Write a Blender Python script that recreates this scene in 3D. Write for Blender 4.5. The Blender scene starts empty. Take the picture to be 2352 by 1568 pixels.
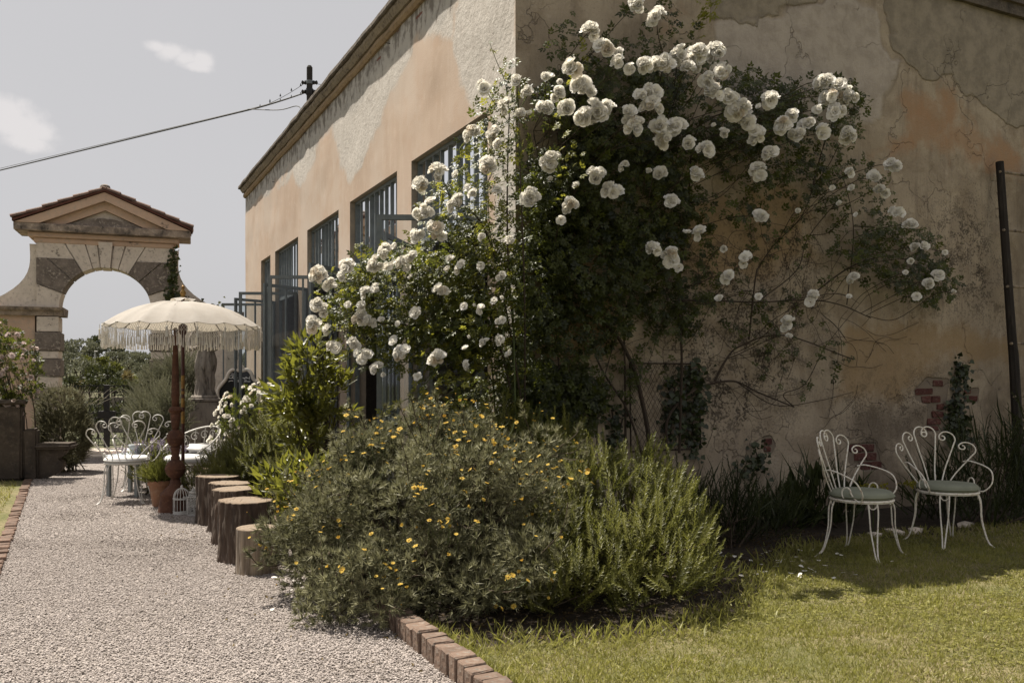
import bpy, bmesh, math, random
import numpy as np
from mathutils import Vector, Matrix

random.seed(7)
RNG = np.random.default_rng(11)
scene = bpy.context.scene
COL = scene.collection
PI = math.pi

# ------------------------------------------------------------------ camera
CAM_H = 1.45
F, CX, HY = 2022.7, 1176.0, 873.0            # focal length, centre column and horizon row of the 2352-wide photograph
cam_data = bpy.data.cameras.new("camera")
cam = bpy.data.objects.new("camera", cam_data)
COL.objects.link(cam)
cam.location = (0, 0, CAM_H)
cam.rotation_euler = (math.radians(90), 0, 0)
cam_data.sensor_width = 36.0
cam_data.lens = 36.0 * F / 2352.0
cam_data.shift_y = (HY - 784.0) / 2352.0
cam_data.clip_start = 0.05
cam_data.clip_end = 3000
scene.camera = cam

# ------------------------------------------------------------------ sun and sky
SUN = Vector((-0.418, 0.2855, 1.0)).normalized()
SUN_EL = math.asin(SUN.z)
SUN_AZ = math.atan2(SUN.x, SUN.y)
sun_data = bpy.data.lights.new("sun", "SUN")
sun_data.energy = 5.0
sun_data.angle = math.radians(0.5)
sun_data.color = (1.0, 0.93, 0.82)
sun = bpy.data.objects.new("sun", sun_data)
COL.objects.link(sun)
sun.rotation_euler = SUN.to_track_quat('Z', 'Y').to_euler()
sun.location = SUN * 60

world = bpy.data.worlds.new("World")
scene.world = world
world.use_nodes = True
wt = world.node_tree
wt.nodes.clear()

class NT:
    """tiny helper to write node trees"""
    def __init__(self, tree): self.t = tree
    def n(self, kind, **kw):
        nd = self.t.nodes.new(kind)
        ins = kw.pop('ins', {})
        for k, v in kw.items(): setattr(nd, k, v)
        for k, v in ins.items():
            s = nd.inputs[k]
            if isinstance(v, bpy.types.NodeSocket): self.t.links.new(v, s)
            else: s.default_value = v
        return nd
    def math(self, op, a, b=0.0, c=None, clamp=False):
        nd = self.t.nodes.new('ShaderNodeMath'); nd.operation = op; nd.use_clamp = clamp
        for i, v in enumerate((a, b, c)):
            if v is None: continue
            if isinstance(v, bpy.types.NodeSocket): self.t.links.new(v, nd.inputs[i])
            else: nd.inputs[i].default_value = v
        return nd.outputs[0]
    def mix(self, fac, a, b, mode='MIX'):
        nd = self.t.nodes.new('ShaderNodeMix'); nd.data_type = 'RGBA'; nd.blend_type = mode; nd.clamp_factor = True
        for k, v in ((0, fac), (6, a), (7, b)):
            if isinstance(v, bpy.types.NodeSocket): self.t.links.new(v, nd.inputs[k])
            else: nd.inputs[k].default_value = (*v, 1.0) if (k and len(v) == 3) else v
        return nd.outputs[2]
    def smooth(self, x, lo, hi):
        nd = self.t.nodes.new('ShaderNodeMapRange'); nd.interpolation_type = 'SMOOTHSTEP'; nd.clamp = True
        self.t.links.new(x, nd.inputs[0]) if isinstance(x, bpy.types.NodeSocket) else None
        nd.inputs[1].default_value = lo; nd.inputs[2].default_value = hi
        return nd.outputs[0]
    def noise(self, vec, scale, detail=4.0, rough=0.55, dist=0.0):
        nd = self.n('ShaderNodeTexNoise', ins={'Scale': scale, 'Detail': detail, 'Roughness': rough, 'Distortion': dist})
        if vec is not None: self.t.links.new(vec, nd.inputs['Vector'])
        return nd.outputs[0]
    def link(self, a, b): self.t.links.new(a, b)

w = NT(wt)
sky = w.n('ShaderNodeTexSky', sky_type='NISHITA', sun_disc=False, sun_elevation=SUN_EL, sun_rotation=SUN_AZ,
          altitude=50.0, air_density=1.0, dust_density=2.6, ozone_density=1.0)
hs = w.n('ShaderNodeHueSaturation', ins={'Saturation': 0.16, 'Value': 1.0, 'Color': sky.outputs[0]})
skyc = w.mix(0.78, hs.outputs[0], (6.0, 5.9, 6.05))         # thin bright veil of high cloud over the whole sky
tc = w.n('ShaderNodeTexCoord')
dirv = tc.outputs['Generated']
cl = None
for (x, y, rx, ry) in ((392, 118, 44, 24), (425, 134, 34, 24), (464, 138, 30, 22), (362, 108, 34, 17), (448, 152, 40, 14), (34, 290, 70, 40), (4, 262, 56, 44), (84, 304, 50, 30), (60, 325, 60, 24)):
    d = Vector(((x - CX) / F, 1.0, (HY - y) / F)).normalized()
    mp = w.n('ShaderNodeMapping', ins={'Vector': dirv, 'Location': (-d.x * F / rx, 0, -d.z * F / ry), 'Scale': (F / rx, 0.0, F / ry)})
    ln = w.n('ShaderNodeVectorMath', operation='LENGTH', ins={0: mp.outputs[0]})
    v = w.math('SUBTRACT', 1.0, ln.outputs['Value'])
    cl = v if cl is None else w.math('MAXIMUM', cl, v)
sep = w.n('ShaderNodeSeparateXYZ', ins={0: dirv})
front = w.smooth(sep.outputs[1], 0.0, 0.2)
nz = w.noise(dirv, 22.0, 9.0, 0.6)
nz2 = w.noise(dirv, 3.2, 6.0, 0.55)
clm = w.math('MULTIPLY', w.smooth(w.math('ADD', cl, w.math('MULTIPLY', w.math('SUBTRACT', nz, 0.5), 1.9)), 0.02, 0.7), front)
skyc = w.mix(w.math('MULTIPLY', w.smooth(nz2, 0.45, 0.75), 0.07), skyc, (7.2, 7.1, 7.1))
skyc = w.mix(w.math('MULTIPLY', clm, 0.85), skyc, (7.9, 7.6, 7.55))
bg = w.n('ShaderNodeBackground', ins={'Color': skyc, 'Strength': 0.0505})
out = w.n('ShaderNodeOutputWorld', ins={'Surface': bg.outputs[0]})

scene.view_settings.view_transform = 'Standard'
scene.view_settings.look = 'None'
scene.view_settings.gamma = 1.0
scene.view_settings.exposure = 1.0
scene.view_settings.use_curve_mapping = False
try:
    scene.cycles.max_bounces = 7
    scene.cycles.diffuse_bounces = 2
    scene.cycles.glossy_bounces = 3
    scene.cycles.transmission_bounces = 4
    scene.cycles.transparent_max_bounces = 8
    scene.cycles.use_denoising = True
    scene.cycles.sample_clamp_indirect = 6.0
except Exception:
    pass

# ------------------------------------------------------------------ where things stand
BANG = math.radians(26.06)                       # the building is turned by this much
BC = Vector((0.031, 7.9, 0.0))                   # its corner: local x runs along the shaded gable, local y along the sunlit front
RB = Matrix.Rotation(BANG, 3, 'Z')
UB, UA = RB @ Vector((1, 0, 0)), RB @ Vector((0, 1, 0))
def W(s, t, z=0.0):
    v = BC + UB * s + UA * t
    return np.array((v.x, v.y, z))
def at(x, y, Y):
    return np.array(((x - CX) / F * Y, Y, CAM_H + (HY - y) / F * Y))
def ground(x, y):
    Y = CAM_H * F / (y - HY)
    return np.array(((x - CX) / F * Y, Y, 0.0))
_RBI = RB.transposed()
def _loc(x, y):
    o = _RBI @ (Vector((0, 0, CAM_H)) - BC)
    d = _RBI @ Vector(((x - CX) / F, 1.0, (HY - y) / F))
    return o, d
def onA(x, y, p=0.0):
    o, d = _loc(x, y); k = (-p - o.x) / d.x
    return (o.y + k * d.y, o.z + k * d.z)        # t, z
def onB(x, y, p=0.0):
    o, d = _loc(x, y); k = (-p - o.y) / d.y
    return (o.x + k * d.x, o.z + k * d.z)        # s, z
def B3(x, y, p):
    s, z = onB(x, y, p); return W(s, -p, z)
K = 2352.0 / 2500.0
def pA(x, y): return onA(x * K, y * K)
def pB(x, y): return onB(x * K, y * K)

# ------------------------------------------------------------------ numpy noise
def _hash(i, j, k):
    h = (i * 374761393 + j * 668265263 + k * 2147483647 + 1013904223) & 0xffffffff
    h = ((h ^ (h >> 13)) * 1274126177) & 0xffffffff
    return ((h ^ (h >> 16)) & 0xffff) / 65535.0
def vnoise(P):
    P = np.asarray(P, float); I = np.floor(P).astype(np.int64); f = P - I; f = f * f * (3 - 2 * f)
    r = 0
    for a in (0, 1):
        for b in (0, 1):
            for c in (0, 1):
                wgt = (f[:, 0] if a else 1 - f[:, 0]) * (f[:, 1] if b else 1 - f[:, 1]) * (f[:, 2] if c else 1 - f[:, 2])
                r = r + wgt * _hash(I[:, 0] + a, I[:, 1] + b, I[:, 2] + c)
    return r
def fbm(P, scale=1.0, oct=3):
    P = np.asarray(P, float) * scale; r = 0; a = 0.5; s = 0
    for _ in range(oct):
        r = r + a * vnoise(P); s += a; a *= 0.5; P = P * 2.03 + 17.3
    return r / s

# ------------------------------------------------------------------ mesh building
class MB:
    def __init__(self): self.V = []; self.F = []; self.T = []; self.M = []; self.n = 0
    def add(self, V, faces, tint=0.5, mat=0):
        V = np.asarray(V, float).reshape(-1, 3)
        self.V.append(V)
        t = np.full(len(V), tint) if np.isscalar(tint) else np.asarray(tint, float)
        self.T.append(t)
        if isinstance(faces, np.ndarray): faces = [faces]
        for f in faces:
            f = np.asarray(f, np.int64)
            if f.ndim == 1: f = f[None]
            self.F.append(f + self.n); self.M.append(np.full(len(f), mat))
        self.n += len(V)
        return self
    def mesh(self, name, mats, smooth=False, off=(0, 0, 0)):
        me = bpy.data.meshes.new(name)
        V = np.concatenate(self.V) - np.asarray(off)
        me.vertices.add(len(V)); me.vertices.foreach_set('co', V.astype(np.float32).ravel())
        loops = np.concatenate([f.ravel() for f in self.F])
        tot = np.concatenate([np.full(len(f), f.shape[1]) for f in self.F])
        start = np.concatenate(([0], np.cumsum(tot)[:-1]))
        me.loops.add(len(loops)); me.loops.foreach_set('vertex_index', loops.astype(np.int32))
        me.polygons.add(len(tot))
        me.polygons.foreach_set('loop_start', start.astype(np.int32))
        try: me.polygons.foreach_set('loop_total', tot.astype(np.int32))
        except Exception: pass
        me.polygons.foreach_set('material_index', np.concatenate(self.M).astype(np.int32))
        me.polygons.foreach_set('use_smooth', np.full(len(tot), bool(smooth)))
        a = me.attributes.new('tint', 'FLOAT', 'POINT')
        a.data.foreach_set('value', np.concatenate(self.T).astype(np.float32))
        for m in (mats if isinstance(mats, (list, tuple)) else [mats]): me.materials.append(m)
        me.update(calc_edges=True); me.validate()
        return me

def origin_of(o):
    p = Vector((0, 0, 0))
    while o is not None: p += o.location; o = o.parent
    return p
def link(name, me, parent=None):
    o = bpy.data.objects.new(name, me); COL.objects.link(o)
    if parent is not None: o.parent = parent
    return o
def part(name, mb, mats, parent=None, smooth=False, local=False, label=None, kind=None):
    off = (0, 0, 0) if (local or parent is None) else origin_of(parent)
    o = link(name, mb.mesh(name, mats, smooth, off), parent)
    if label: o['label'] = label
    if kind: o['kind'] = kind
    return o
def tag(o, label=None, cat=None, group=None, kind=None):
    if label: o['label'] = label
    if cat: o['category'] = cat
    if group: o['group'] = group
    if kind: o['kind'] = kind
    return o
def thing(name, label, cat, loc=(0, 0, 0), rz=0.0, group=None):
    o = bpy.data.objects.new(name, None); COL.objects.link(o)
    o.empty_display_size = 0.2
    o.location = tuple(float(c) for c in loc); o.rotation_euler = (0, 0, rz)
    return tag(o, label, cat, group)

BOXF = np.array([[0, 3, 2, 1], [4, 5, 6, 7], [0, 1, 5, 4], [1, 2, 6, 5], [2, 3, 7, 6], [3, 0, 4, 7]])
def box(mb, lo, hi, tint=0.5, mat=0, jit=0.0, M=None, C=None):
    x0, y0, z0 = lo; x1, y1, z1 = hi
    V = np.array([[x0, y0, z0], [x1, y0, z0], [x1, y1, z0], [x0, y1, z0], [x0, y0, z1], [x1, y0, z1], [x1, y1, z1], [x0, y1, z1]], float)
    if jit: V = V + RNG.uniform(-jit, jit, V.shape)
    if M is not None: V = V @ np.asarray(M).T
    if C is not None: V = V + np.asarray(C)
    mb.add(V, BOXF, tint, mat); return mb
_bevcache = {}
def bevbox(mb, lo, hi, bev=0.01, tint=0.5, mat=0, jit=0.0, M=None, C=None, seg=1):
    """box with worn, bevelled edges"""
    lo = np.array(lo, float); hi = np.array(hi, float)
    bm = bmesh.new(); bmesh.ops.create_cube(bm, size=1.0)
    bmesh.ops.scale(bm, vec=tuple(hi - lo), verts=bm.verts)
    bmesh.ops.bevel(bm, geom=list(bm.edges), offset=bev, segments=seg, affect='EDGES')
    bm.verts.ensure_lookup_table(); bm.faces.ensure_lookup_table()
    V = np.array([v.co[:] for v in bm.verts]) + (lo + hi) / 2
    if jit: V = V + RNG.uniform(-jit, jit, V.shape)
    if M is not None: V = V @ np.asarray(M).T
    if C is not None: V = V + np.asarray(C)
    q = [[v.index for v in f.verts] for f in bm.faces]
    fs = [np.array([f for f in q if len(f) == k]) for k in sorted(set(map(len, q)))]
    bm.free(); mb.add(V, fs, tint, mat); return mb
def lathe(mb, prof, n=16, c=(0, 0, 0), tint=0.5, mat=0, caps=True, wob=0.0):
    prof = np.array(prof, float); k = len(prof)
    a = np.arange(n) / n * 2 * PI
    r = prof[:, 0][:, None] * np.ones(n)[None]
    if wob: r = r * (1 + wob * np.sin(a * 3 + 1)[None] + wob * .6 * np.sin(a * 5 + 2)[None])
    V = np.stack([r * np.cos(a), r * np.sin(a), np.repeat(prof[:, 1][:, None], n, 1)], -1).reshape(-1, 3) + np.asarray(c)
    i = np.arange(k - 1)[:, None] * n; j = np.arange(n)[None]; j2 = (j + 1) % n
    Fq = np.stack([i + j, i + j2, i + n + j2, i + n + j], -1).reshape(-1, 4)
    fs = [Fq]
    if caps:
        fs.append(np.arange(n)[::-1][None]); fs.append((np.arange(n) + (k - 1) * n)[None])
    mb.add(V, fs, tint, mat); return mb
def smooth_path(P, m=8):
    P = np.asarray(P, float)
    if len(P) < 3: return P
    Q = np.concatenate([[2 * P[0] - P[1]], P, [2 * P[-1] - P[-2]]])
    out = []
    for i in range(1, len(Q) - 2):
        t = np.linspace(0, 1, m, endpoint=False)[:, None]
        a, b, c, d = Q[i - 1], Q[i], Q[i + 1], Q[i + 2]
        out.append(0.5 * (2 * b + (c - a) * t + (2 * a - 5 * b + 4 * c - d) * t ** 2 + (3 * b - a - 3 * c + d) * t ** 3))
    out.append(P[-1][None]); return np.concatenate(out)
def tube(mb, P, r, n=6, tint=0.5, mat=0, closed=False):
    P = np.asarray(P, float); k = len(P)
    r = np.full(k, r) if np.isscalar(r) else np.asarray(r, float)
    if closed: T = np.roll(P, -1, 0) - np.roll(P, 1, 0)
    else: T = np.gradient(P, axis=0)
    T = T / (np.linalg.norm(T, axis=1)[:, None] + 1e-12)
    up = np.array((0, 0, 1.0)) if abs(T[0][2]) < 0.9 else np.array((1.0, 0, 0))
    N = np.zeros((k, 3)); v = np.cross(T[0], up); v /= np.linalg.norm(v); N[0] = v
    for i in range(1, k):
        v = N[i - 1] - T[i] * (N[i - 1] @ T[i]); N[i] = v / (np.linalg.norm(v) + 1e-12)
    Bn = np.cross(T, N)
    a = np.arange(n) / n * 2 * PI
    V = P[:, None] + r[:, None, None] * (np.cos(a)[None, :, None] * N[:, None] + np.sin(a)[None, :, None] * Bn[:, None])
    V = V.reshape(-1, 3)
    kk = k if closed else k - 1
    i = np.arange(kk)[:, None] * n; i2 = ((np.arange(kk) + 1) % k)[:, None] * n; j = np.arange(n)[None]; j2 = (j + 1) % n
    fs = [np.stack([i + j, i + j2, i2 + j2, i2 + j], -1).reshape(-1, 4)]
    if not closed: fs += [np.arange(n)[::-1][None], (np.arange(n) + (k - 1) * n)[None]]
    mb.add(V, fs, tint, mat); return mb
def prism(mb, poly, y0, y1, tint=0.5, mat=0, axis='y'):
    """polygon given as (a, z), extruded along y (axis y) or the polygon given as (x, y) extruded along z"""
    poly = np.asarray(poly, float); n = len(poly)
    if axis == 'y':
        A = np.stack([poly[:, 0], np.full(n, y0), poly[:, 1]], -1); Bv = np.stack([poly[:, 0], np.full(n, y1), poly[:, 1]], -1)
    elif axis == 'x':
        A = np.stack([np.full(n, y0), poly[:, 0], poly[:, 1]], -1); Bv = np.stack([np.full(n, y1), poly[:, 0], poly[:, 1]], -1)
    else:
        A = np.stack([poly[:, 0], poly[:, 1], np.full(n, y0)], -1); Bv = np.stack([poly[:, 0], poly[:, 1], np.full(n, y1)], -1)
    i = np.arange(n); j = (i + 1) % n
    mb.add(np.concatenate([A, Bv]), [np.stack([i, j, j + n, i + n], -1), i[::-1][None], (i + n)[None]], tint, mat); return mb

# instanced templates merged into one mesh ---------------------------------
def sublobes(lobes, n, r0, r1, zmin=.06):
    """the same bush broken up into many small clumps of shoots"""
    P, N = lobes_sample(lobes, n, .97, zmin, 1)
    return list(lobes) + [(p[0], p[1], p[2], r, r, r * .85) for p, r in zip(P, RNG.uniform(r0, r1, len(P)))]
def frames(d, roll=None, up=None):
    """matrices whose y axis is d"""
    d = np.asarray(d, float); d = d / (np.linalg.norm(d, axis=1)[:, None] + 1e-9)
    n = len(d)
    ref = RNG.normal(size=(n, 3)) if up is None else np.broadcast_to(np.asarray(up, float), (n, 3)) + RNG.normal(size=(n, 3)) * 0.05
    x = np.cross(d, ref); x /= (np.linalg.norm(x, axis=1)[:, None] + 1e-9)
    z = np.cross(x, d)
    return np.stack([x, d, z], -1)
def scatter(mb, tmpl, pos, M, scale=1.0, tint=0.5, mat=0):
    V, fs = tmpl; n = len(pos)
    if n == 0: return mb
    sc = np.broadcast_to(np.asarray(scale, float), (n,)) if np.ndim(scale) <= 1 else None
    out = pos[:, None, :] + np.einsum('nij,kj->nki', M, V) * sc[:, None, None]
    k = len(V)
    tn = np.broadcast_to(np.asarray(tint, float), (n,))
    F2 = [(np.asarray(f)[None] + (np.arange(n) * k)[:, None, None]).reshape(-1, np.asarray(f).shape[1]) for f in fs]
    mb.add(out.reshape(-1, 3), F2, np.repeat(tn, k), mat); return mb
def tm_join(*ts):
    V = []; Fs = {}; n = 0
    for (v, fs) in ts:
        V.append(v)
        for f in fs: Fs.setdefault(np.asarray(f).shape[1], []).append(np.asarray(f) + n)
        n += len(v)
    return (np.concatenate(V), [np.concatenate(x) for x in Fs.values()])
def tm_move(t, M=None, loc=(0, 0, 0), s=1.0):
    v = t[0] * s
    if M is not None: v = v @ np.asarray(M).T
    return (v + np.asarray(loc), t[1])
def rot(ax, deg): return np.array(Matrix.Rotation(math.radians(deg), 3, ax))
def leaf_t(L=1.0, wd=0.5, fold=0.12, curl=0.0):
    V = np.array([[0, 0, 0], [-wd / 2, L * .45, fold], [0, L * .5, curl * .4], [wd / 2, L * .45, fold], [0, L, curl * -1.0]], float)
    return (V, [np.array([[0, 2, 1], [0, 3, 2], [1, 2, 4], [2, 3, 4]])])
def needle_t(L=1.0, wd=0.1):
    return (np.array([[-wd / 2, 0, 0], [wd / 2, 0, 0], [0, L, 0]], float), [np.array([[0, 1, 2]])])
def blade_t(L=1.0, wd=0.08, bend=0.25):
    return (np.array([[-wd / 2, 0, 0], [wd / 2, 0, 0], [wd * .4, L * .55, bend * .3], [-wd * .4, L * .55, bend * .3], [0, L, bend]], float),
            [np.array([[0, 1, 2, 3]]), np.array([[3, 2, 4]])])
def lobes_sample(lobes, n, inner=0.6, zmin=0.02, power=2.0, lump=0.0, lscale=3.0):
    L = np.array(lobes, float)
    wgt = (L[:, 3] * L[:, 4] + L[:, 4] * L[:, 5] + L[:, 3] * L[:, 5]); wgt /= wgt.sum()
    Ps, Ns = [], []; got = 0
    for _ in range(30):
        m = int((n - got) * 2.2) + 60
        idx = RNG.choice(len(L), m, p=wgt); d = RNG.normal(size=(m, 3)); d /= np.linalg.norm(d, axis=1)[:, None]
        rad = inner + (1 - inner) * RNG.random(m) ** (1.0 / power)
        q = L[idx]; P = q[:, :3] + d * q[:, 3:6] * rad[:, None]
        if lump:
            f_ = 1 + lump * (fbm(P, lscale, 2) - .5) * 2
            P = q[:, :3] + d * q[:, 3:6] * (rad * f_)[:, None]
        N = d / q[:, 3:6]; N /= np.linalg.norm(N, axis=1)[:, None]
        ok = P[:, 2] > zmin
        for l in L:
            e = (((P - l[:3]) / l[3:6]) ** 2).sum(1)
            ok &= e > (inner * (.86 if l[3] > .21 else .6)) ** 2
        Ps.append(P[ok]); Ns.append(N[ok]); got += ok.sum()
        if got >= n: break
    return np.concatenate(Ps)[:n], np.concatenate(Ns)[:n]

# ------------------------------------------------------------------ materials
def new_mat(name):
    m = bpy.data.materials.new(name); m.use_nodes = True; m.node_tree.nodes.clear()
    return m, NT(m.node_tree)
def finish(t, surf, disp=None):
    o = t.n('ShaderNodeOutputMaterial'); t.link(surf, o.inputs['Surface'])
def bump(t, h, strength=0.3, dist=0.02, normal=None):
    b = t.n('ShaderNodeBump', ins={'Strength': strength, 'Distance': dist, 'Height': h})
    if normal is not None: t.link(normal, b.inputs['Normal'])
    return b.outputs[0]
def princ(t, col, rough=0.8, normal=None, metal=0.0, spec=0.3, **kw):
    p = t.n('ShaderNodeBsdfPrincipled', ins={'Roughness': rough, 'Metallic': metal, 'Specular IOR Level': spec})
    if isinstance(col, bpy.types.NodeSocket): t.link(col, p.inputs['Base Color'])
    else: p.inputs['Base Color'].default_value = (*col, 1)
    if normal is not None: t.link(normal, p.inputs['Normal'])
    return p.outputs[0]
def mat_stone(name, c1, c2, c3=None, scale=3.0, rough=0.85, bstr=0.35, bscale=40.0, spot=0.0, spotc=(.03, .027, .024), metal=0.0, spec=0.25, coord='Object', zs=1.0, vary=0.0, k=.67):
    """colour noise in two or three tones, optional dark stains, fine relief"""
    c1 = tuple(x * k for x in c1); c2 = tuple(x * k for x in c2); c3 = tuple(x * k for x in c3) if c3 else None
    m, t = new_mat(name)
    tc = t.n('ShaderNodeTexCoord'); v = tc.outputs[coord]
    if zs != 1.0: v = t.n('ShaderNodeMapping', ins={'Vector': v, 'Scale': (1, 1, zs)}).outputs[0]
    n1 = t.noise(v, scale, 6, 0.6); n2 = t.noise(v, scale * 4.3, 5, 0.6); n3 = t.noise(v, bscale, 4, 0.6)
    c = t.mix(t.smooth(n1, 0.3, 0.7), c1, c2)
    if c3: c = t.mix(t.math('MULTIPLY', t.smooth(n2, 0.48, 0.72), 0.75), c, c3)
    if spot: c = t.mix(t.math('MULTIPLY', t.smooth(t.math('ADD', t.math('MULTIPLY', n1, .5), t.math('MULTIPLY', n2, .5)), 0.62 - spot * .25, 0.68 - spot * .18), 0.85), c, spotc)
    if vary:
        at_ = t.n('ShaderNodeAttribute', attribute_name='tint')
        oi = t.n('ShaderNodeObjectInfo')
        k = t.math('ADD', t.math('MULTIPLY', t.math('ADD', at_.outputs['Fac'], oi.outputs['Random']), vary), 1.0 - vary)
        c = t.mix(1.0, c, t.n('ShaderNodeCombineColor', ins={0: k, 1: k, 2: k}).outputs[0], 'MULTIPLY')
    h = t.math('ADD', t.math('MULTIPLY', n2, 0.6), t.math('MULTIPLY', n3, 0.5))
    finish(t, princ(t, c, rough, bump(t, h, bstr, 0.02), metal, spec)); return m
def mat_leaf(name, dark, light, trans=0.35, rough=0.5, spec=0.35, tcol=None, alt=None):
    dark = tuple(x * y * .55 for x, y in zip(dark, (1.02, .99, .82))); light = tuple(x * y * .74 for x, y in zip(light, (1.03, 1.0, .84))); alt = tuple(x * .66 for x in alt) if alt else None
    m, t = new_mat(name)
    a = t.n('ShaderNodeAttribute', attribute_name='tint')
    c = t.mix(a.outputs['Fac'], dark, light)
    if alt: c = t.mix(t.smooth(a.outputs['Fac'], 0.93, 0.96), c, alt)
    p = princ(t, c, rough, None, 0.0, spec)
    tcl = t.mix(0.5, c, tcol if tcol else tuple(min(1, x * 1.6) for x in light))
    tr = t.n('ShaderNodeBsdfTranslucent', ins={'Color': tcl})
    mx = t.n('ShaderNodeMixShader', ins={0: trans, 1: p, 2: tr.outputs[0]})
    finish(t, mx.outputs[0]); return m
def mat_cloth(name, c, tr=.35):
    m, t = new_mat(name)
    d = t.n('ShaderNodeBsdfDiffuse', ins={'Color': (*c, 1)}); tl = t.n('ShaderNodeBsdfTranslucent', ins={'Color': (*c, 1)})
    mx = t.n('ShaderNodeMixShader', ins={0: tr, 1: d.outputs[0], 2: tl.outputs[0]}); finish(t, mx.outputs[0]); return m
def mat_flat(name, c, rough=0.6, metal=0.0, spec=0.4, var=0.12, scale=14.0, bstr=0.12):
    c2 = tuple(x * (1 - var * 2) for x in c)
    return mat_stone(name, c, c2, None, scale, rough, bstr, scale * 5, 0.0, metal=metal, spec=spec)
# ------------------------------------------------------------------ shared materials
M_metal = mat_stone('painted_steel', (.21, .24, .25), (.155, .18, .19), (.24, .24, .225), 9, .5, .12, 60, spec=.45)
M_iron = mat_stone('black_iron', (.014, .014, .015), (.022, .020, .018), (.035, .025, .018), 12, .6, .2, 70, spec=.4)
M_soil = mat_stone('garden_soil', (.055, .040, .028), (.035, .026, .018), (.085, .065, .045), 6, .95, .8, 45)
M_brickedge = mat_stone('edging_brick', (.25, .17, .125), (.18, .125, .095), (.40, .345, .29), 7, .9, .55, 55, spot=.35, spotc=(.10, .085, .07), vary=.35)
M_stem = mat_stone('rose_wood', (.075, .05, .035), (.05, .036, .026), (.10, .085, .06), 20, .8, .4, 90)
M_greenstem = mat_stone('green_stem', (.10, .13, .035), (.07, .09, .03), None, 20, .6, .2, 90)
M_twig = mat_stone('brown_twig', (.11, .08, .055), (.07, .05, .035), None, 20, .85, .3, 90)
M_bark = mat_stone('pine_bark', (.155, .108, .080), (.058, .043, .035), (.32, .265, .215), 7, .95, 1.0, 52, zs=.16)
M_palewood = mat_stone('weathered_wood', (.42, .33, .235), (.105, .078, .058), (.50, .44, .37), 15, .88, .8, 60, zs=.06, spot=.12, spotc=(.05, .04, .033))
M_white = mat_stone('white_paint', (.78, .76, .72), (.68, .65, .60), (.55, .48, .40), 14, .45, .12, 80, spec=.4)
M_cream = mat_stone('cream_paint', (.76, .73, .66), (.66, .61, .53), (.36, .23, .15), 13, .5, .2, 80, spec=.4, k=1.0)
M_rust = mat_stone('rusty_iron', (.135, .058, .034), (.085, .040, .027), (.20, .095, .055), 6, .85, .35, 45)
M_terra = mat_stone('terracotta', (.37, .19, .11), (.27, .14, .085), (.42, .28, .19), 5, .85, .3, 40, spot=.15, spotc=(.2, .14, .10))
M_old_rust = mat_stone('rusted_wire', (.055, .036, .026), (.035, .025, .02), None, 20, .8, .2, 60)

# ------------------------------------------------------------------ ground sheets
def sheet(name, poly, z, mat, kind='structure', sub=0):
    mb = MB(); P = np.array([(p[0], p[1], z) for p in poly], float)
    mb.add(P, np.arange(len(P))[None])
    o = part(name, mb, mat); tag(o, kind=kind); return o

m, t = new_mat('meadow'); tc = t.n('ShaderNodeTexCoord'); v = tc.outputs['Object']
c = t.mix(t.smooth(t.noise(v, .06, 6), .35, .65), (.075, .085, .030), (.12, .105, .05))
c = t.mix(t.smooth(t.noise(v, 1.7, 5), .4, .7), c, (.05, .065, .022))
c = t.mix(1.0, c, (.62, .62, .6), 'MULTIPLY'); finish(t, princ(t, c, .95, bump(t, t.noise(v, 12, 5), .6, .05))); M_meadow = m
gp = MB()
gx = np.concatenate([np.linspace(-1500, -60, 14), np.linspace(-50, 30, 41), np.linspace(40, 1500, 14)])
gy = np.concatenate([np.linspace(-200, -6, 10), np.linspace(0, 60, 31), np.linspace(70, 2400, 16)])
GX, GY = np.meshgrid(gx, gy)
GZ = np.zeros_like(GX) - np.clip((GY - 19) / 12, 0, 1) * .55
V = np.stack([GX, GY, GZ], -1).reshape(-1, 3)
ii = np.arange(len(gy) - 1)[:, None] * len(gx); jj = np.arange(len(gx) - 1)[None]
gp.add(V, np.stack([ii + jj, ii + jj + 1, ii + jj + 1 + len(gx), ii + jj + len(gx)], -1).reshape(-1, 4))
tag(part('ground', gp, M_meadow, smooth=True), kind='structure')

# far slope with terraces beyond the gate
hx = np.linspace(-160, 60, 80); hy = np.linspace(34, 190, 70)
HX, HYY = np.meshgrid(hx, hy)
def hill_z(x, y):
    u = np.clip((y - 36) / 75, 0, 1)
    side = np.clip((-x - 2) / 14, 0.25, 1.0)
    zz = (u ** 1.2) * 4.4 * side
    return zz + .35 * np.sin(x * .21) * u + .18 * np.sin(y * .5 + x * .1) * u - .60
HZ = hill_z(HX, HYY)
hb = MB(); ii = np.arange(len(hy) - 1)[:, None] * len(hx); jj = np.arange(len(hx) - 1)[None]
hb.add(np.stack([HX, HYY, HZ], -1).reshape(-1, 3), np.stack([ii + jj, ii + jj + 1, ii + jj + 1 + len(hx), ii + jj + len(hx)], -1).reshape(-1, 4))
tag(part('hillside', hb, M_meadow, smooth=True), kind='structure')

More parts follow.
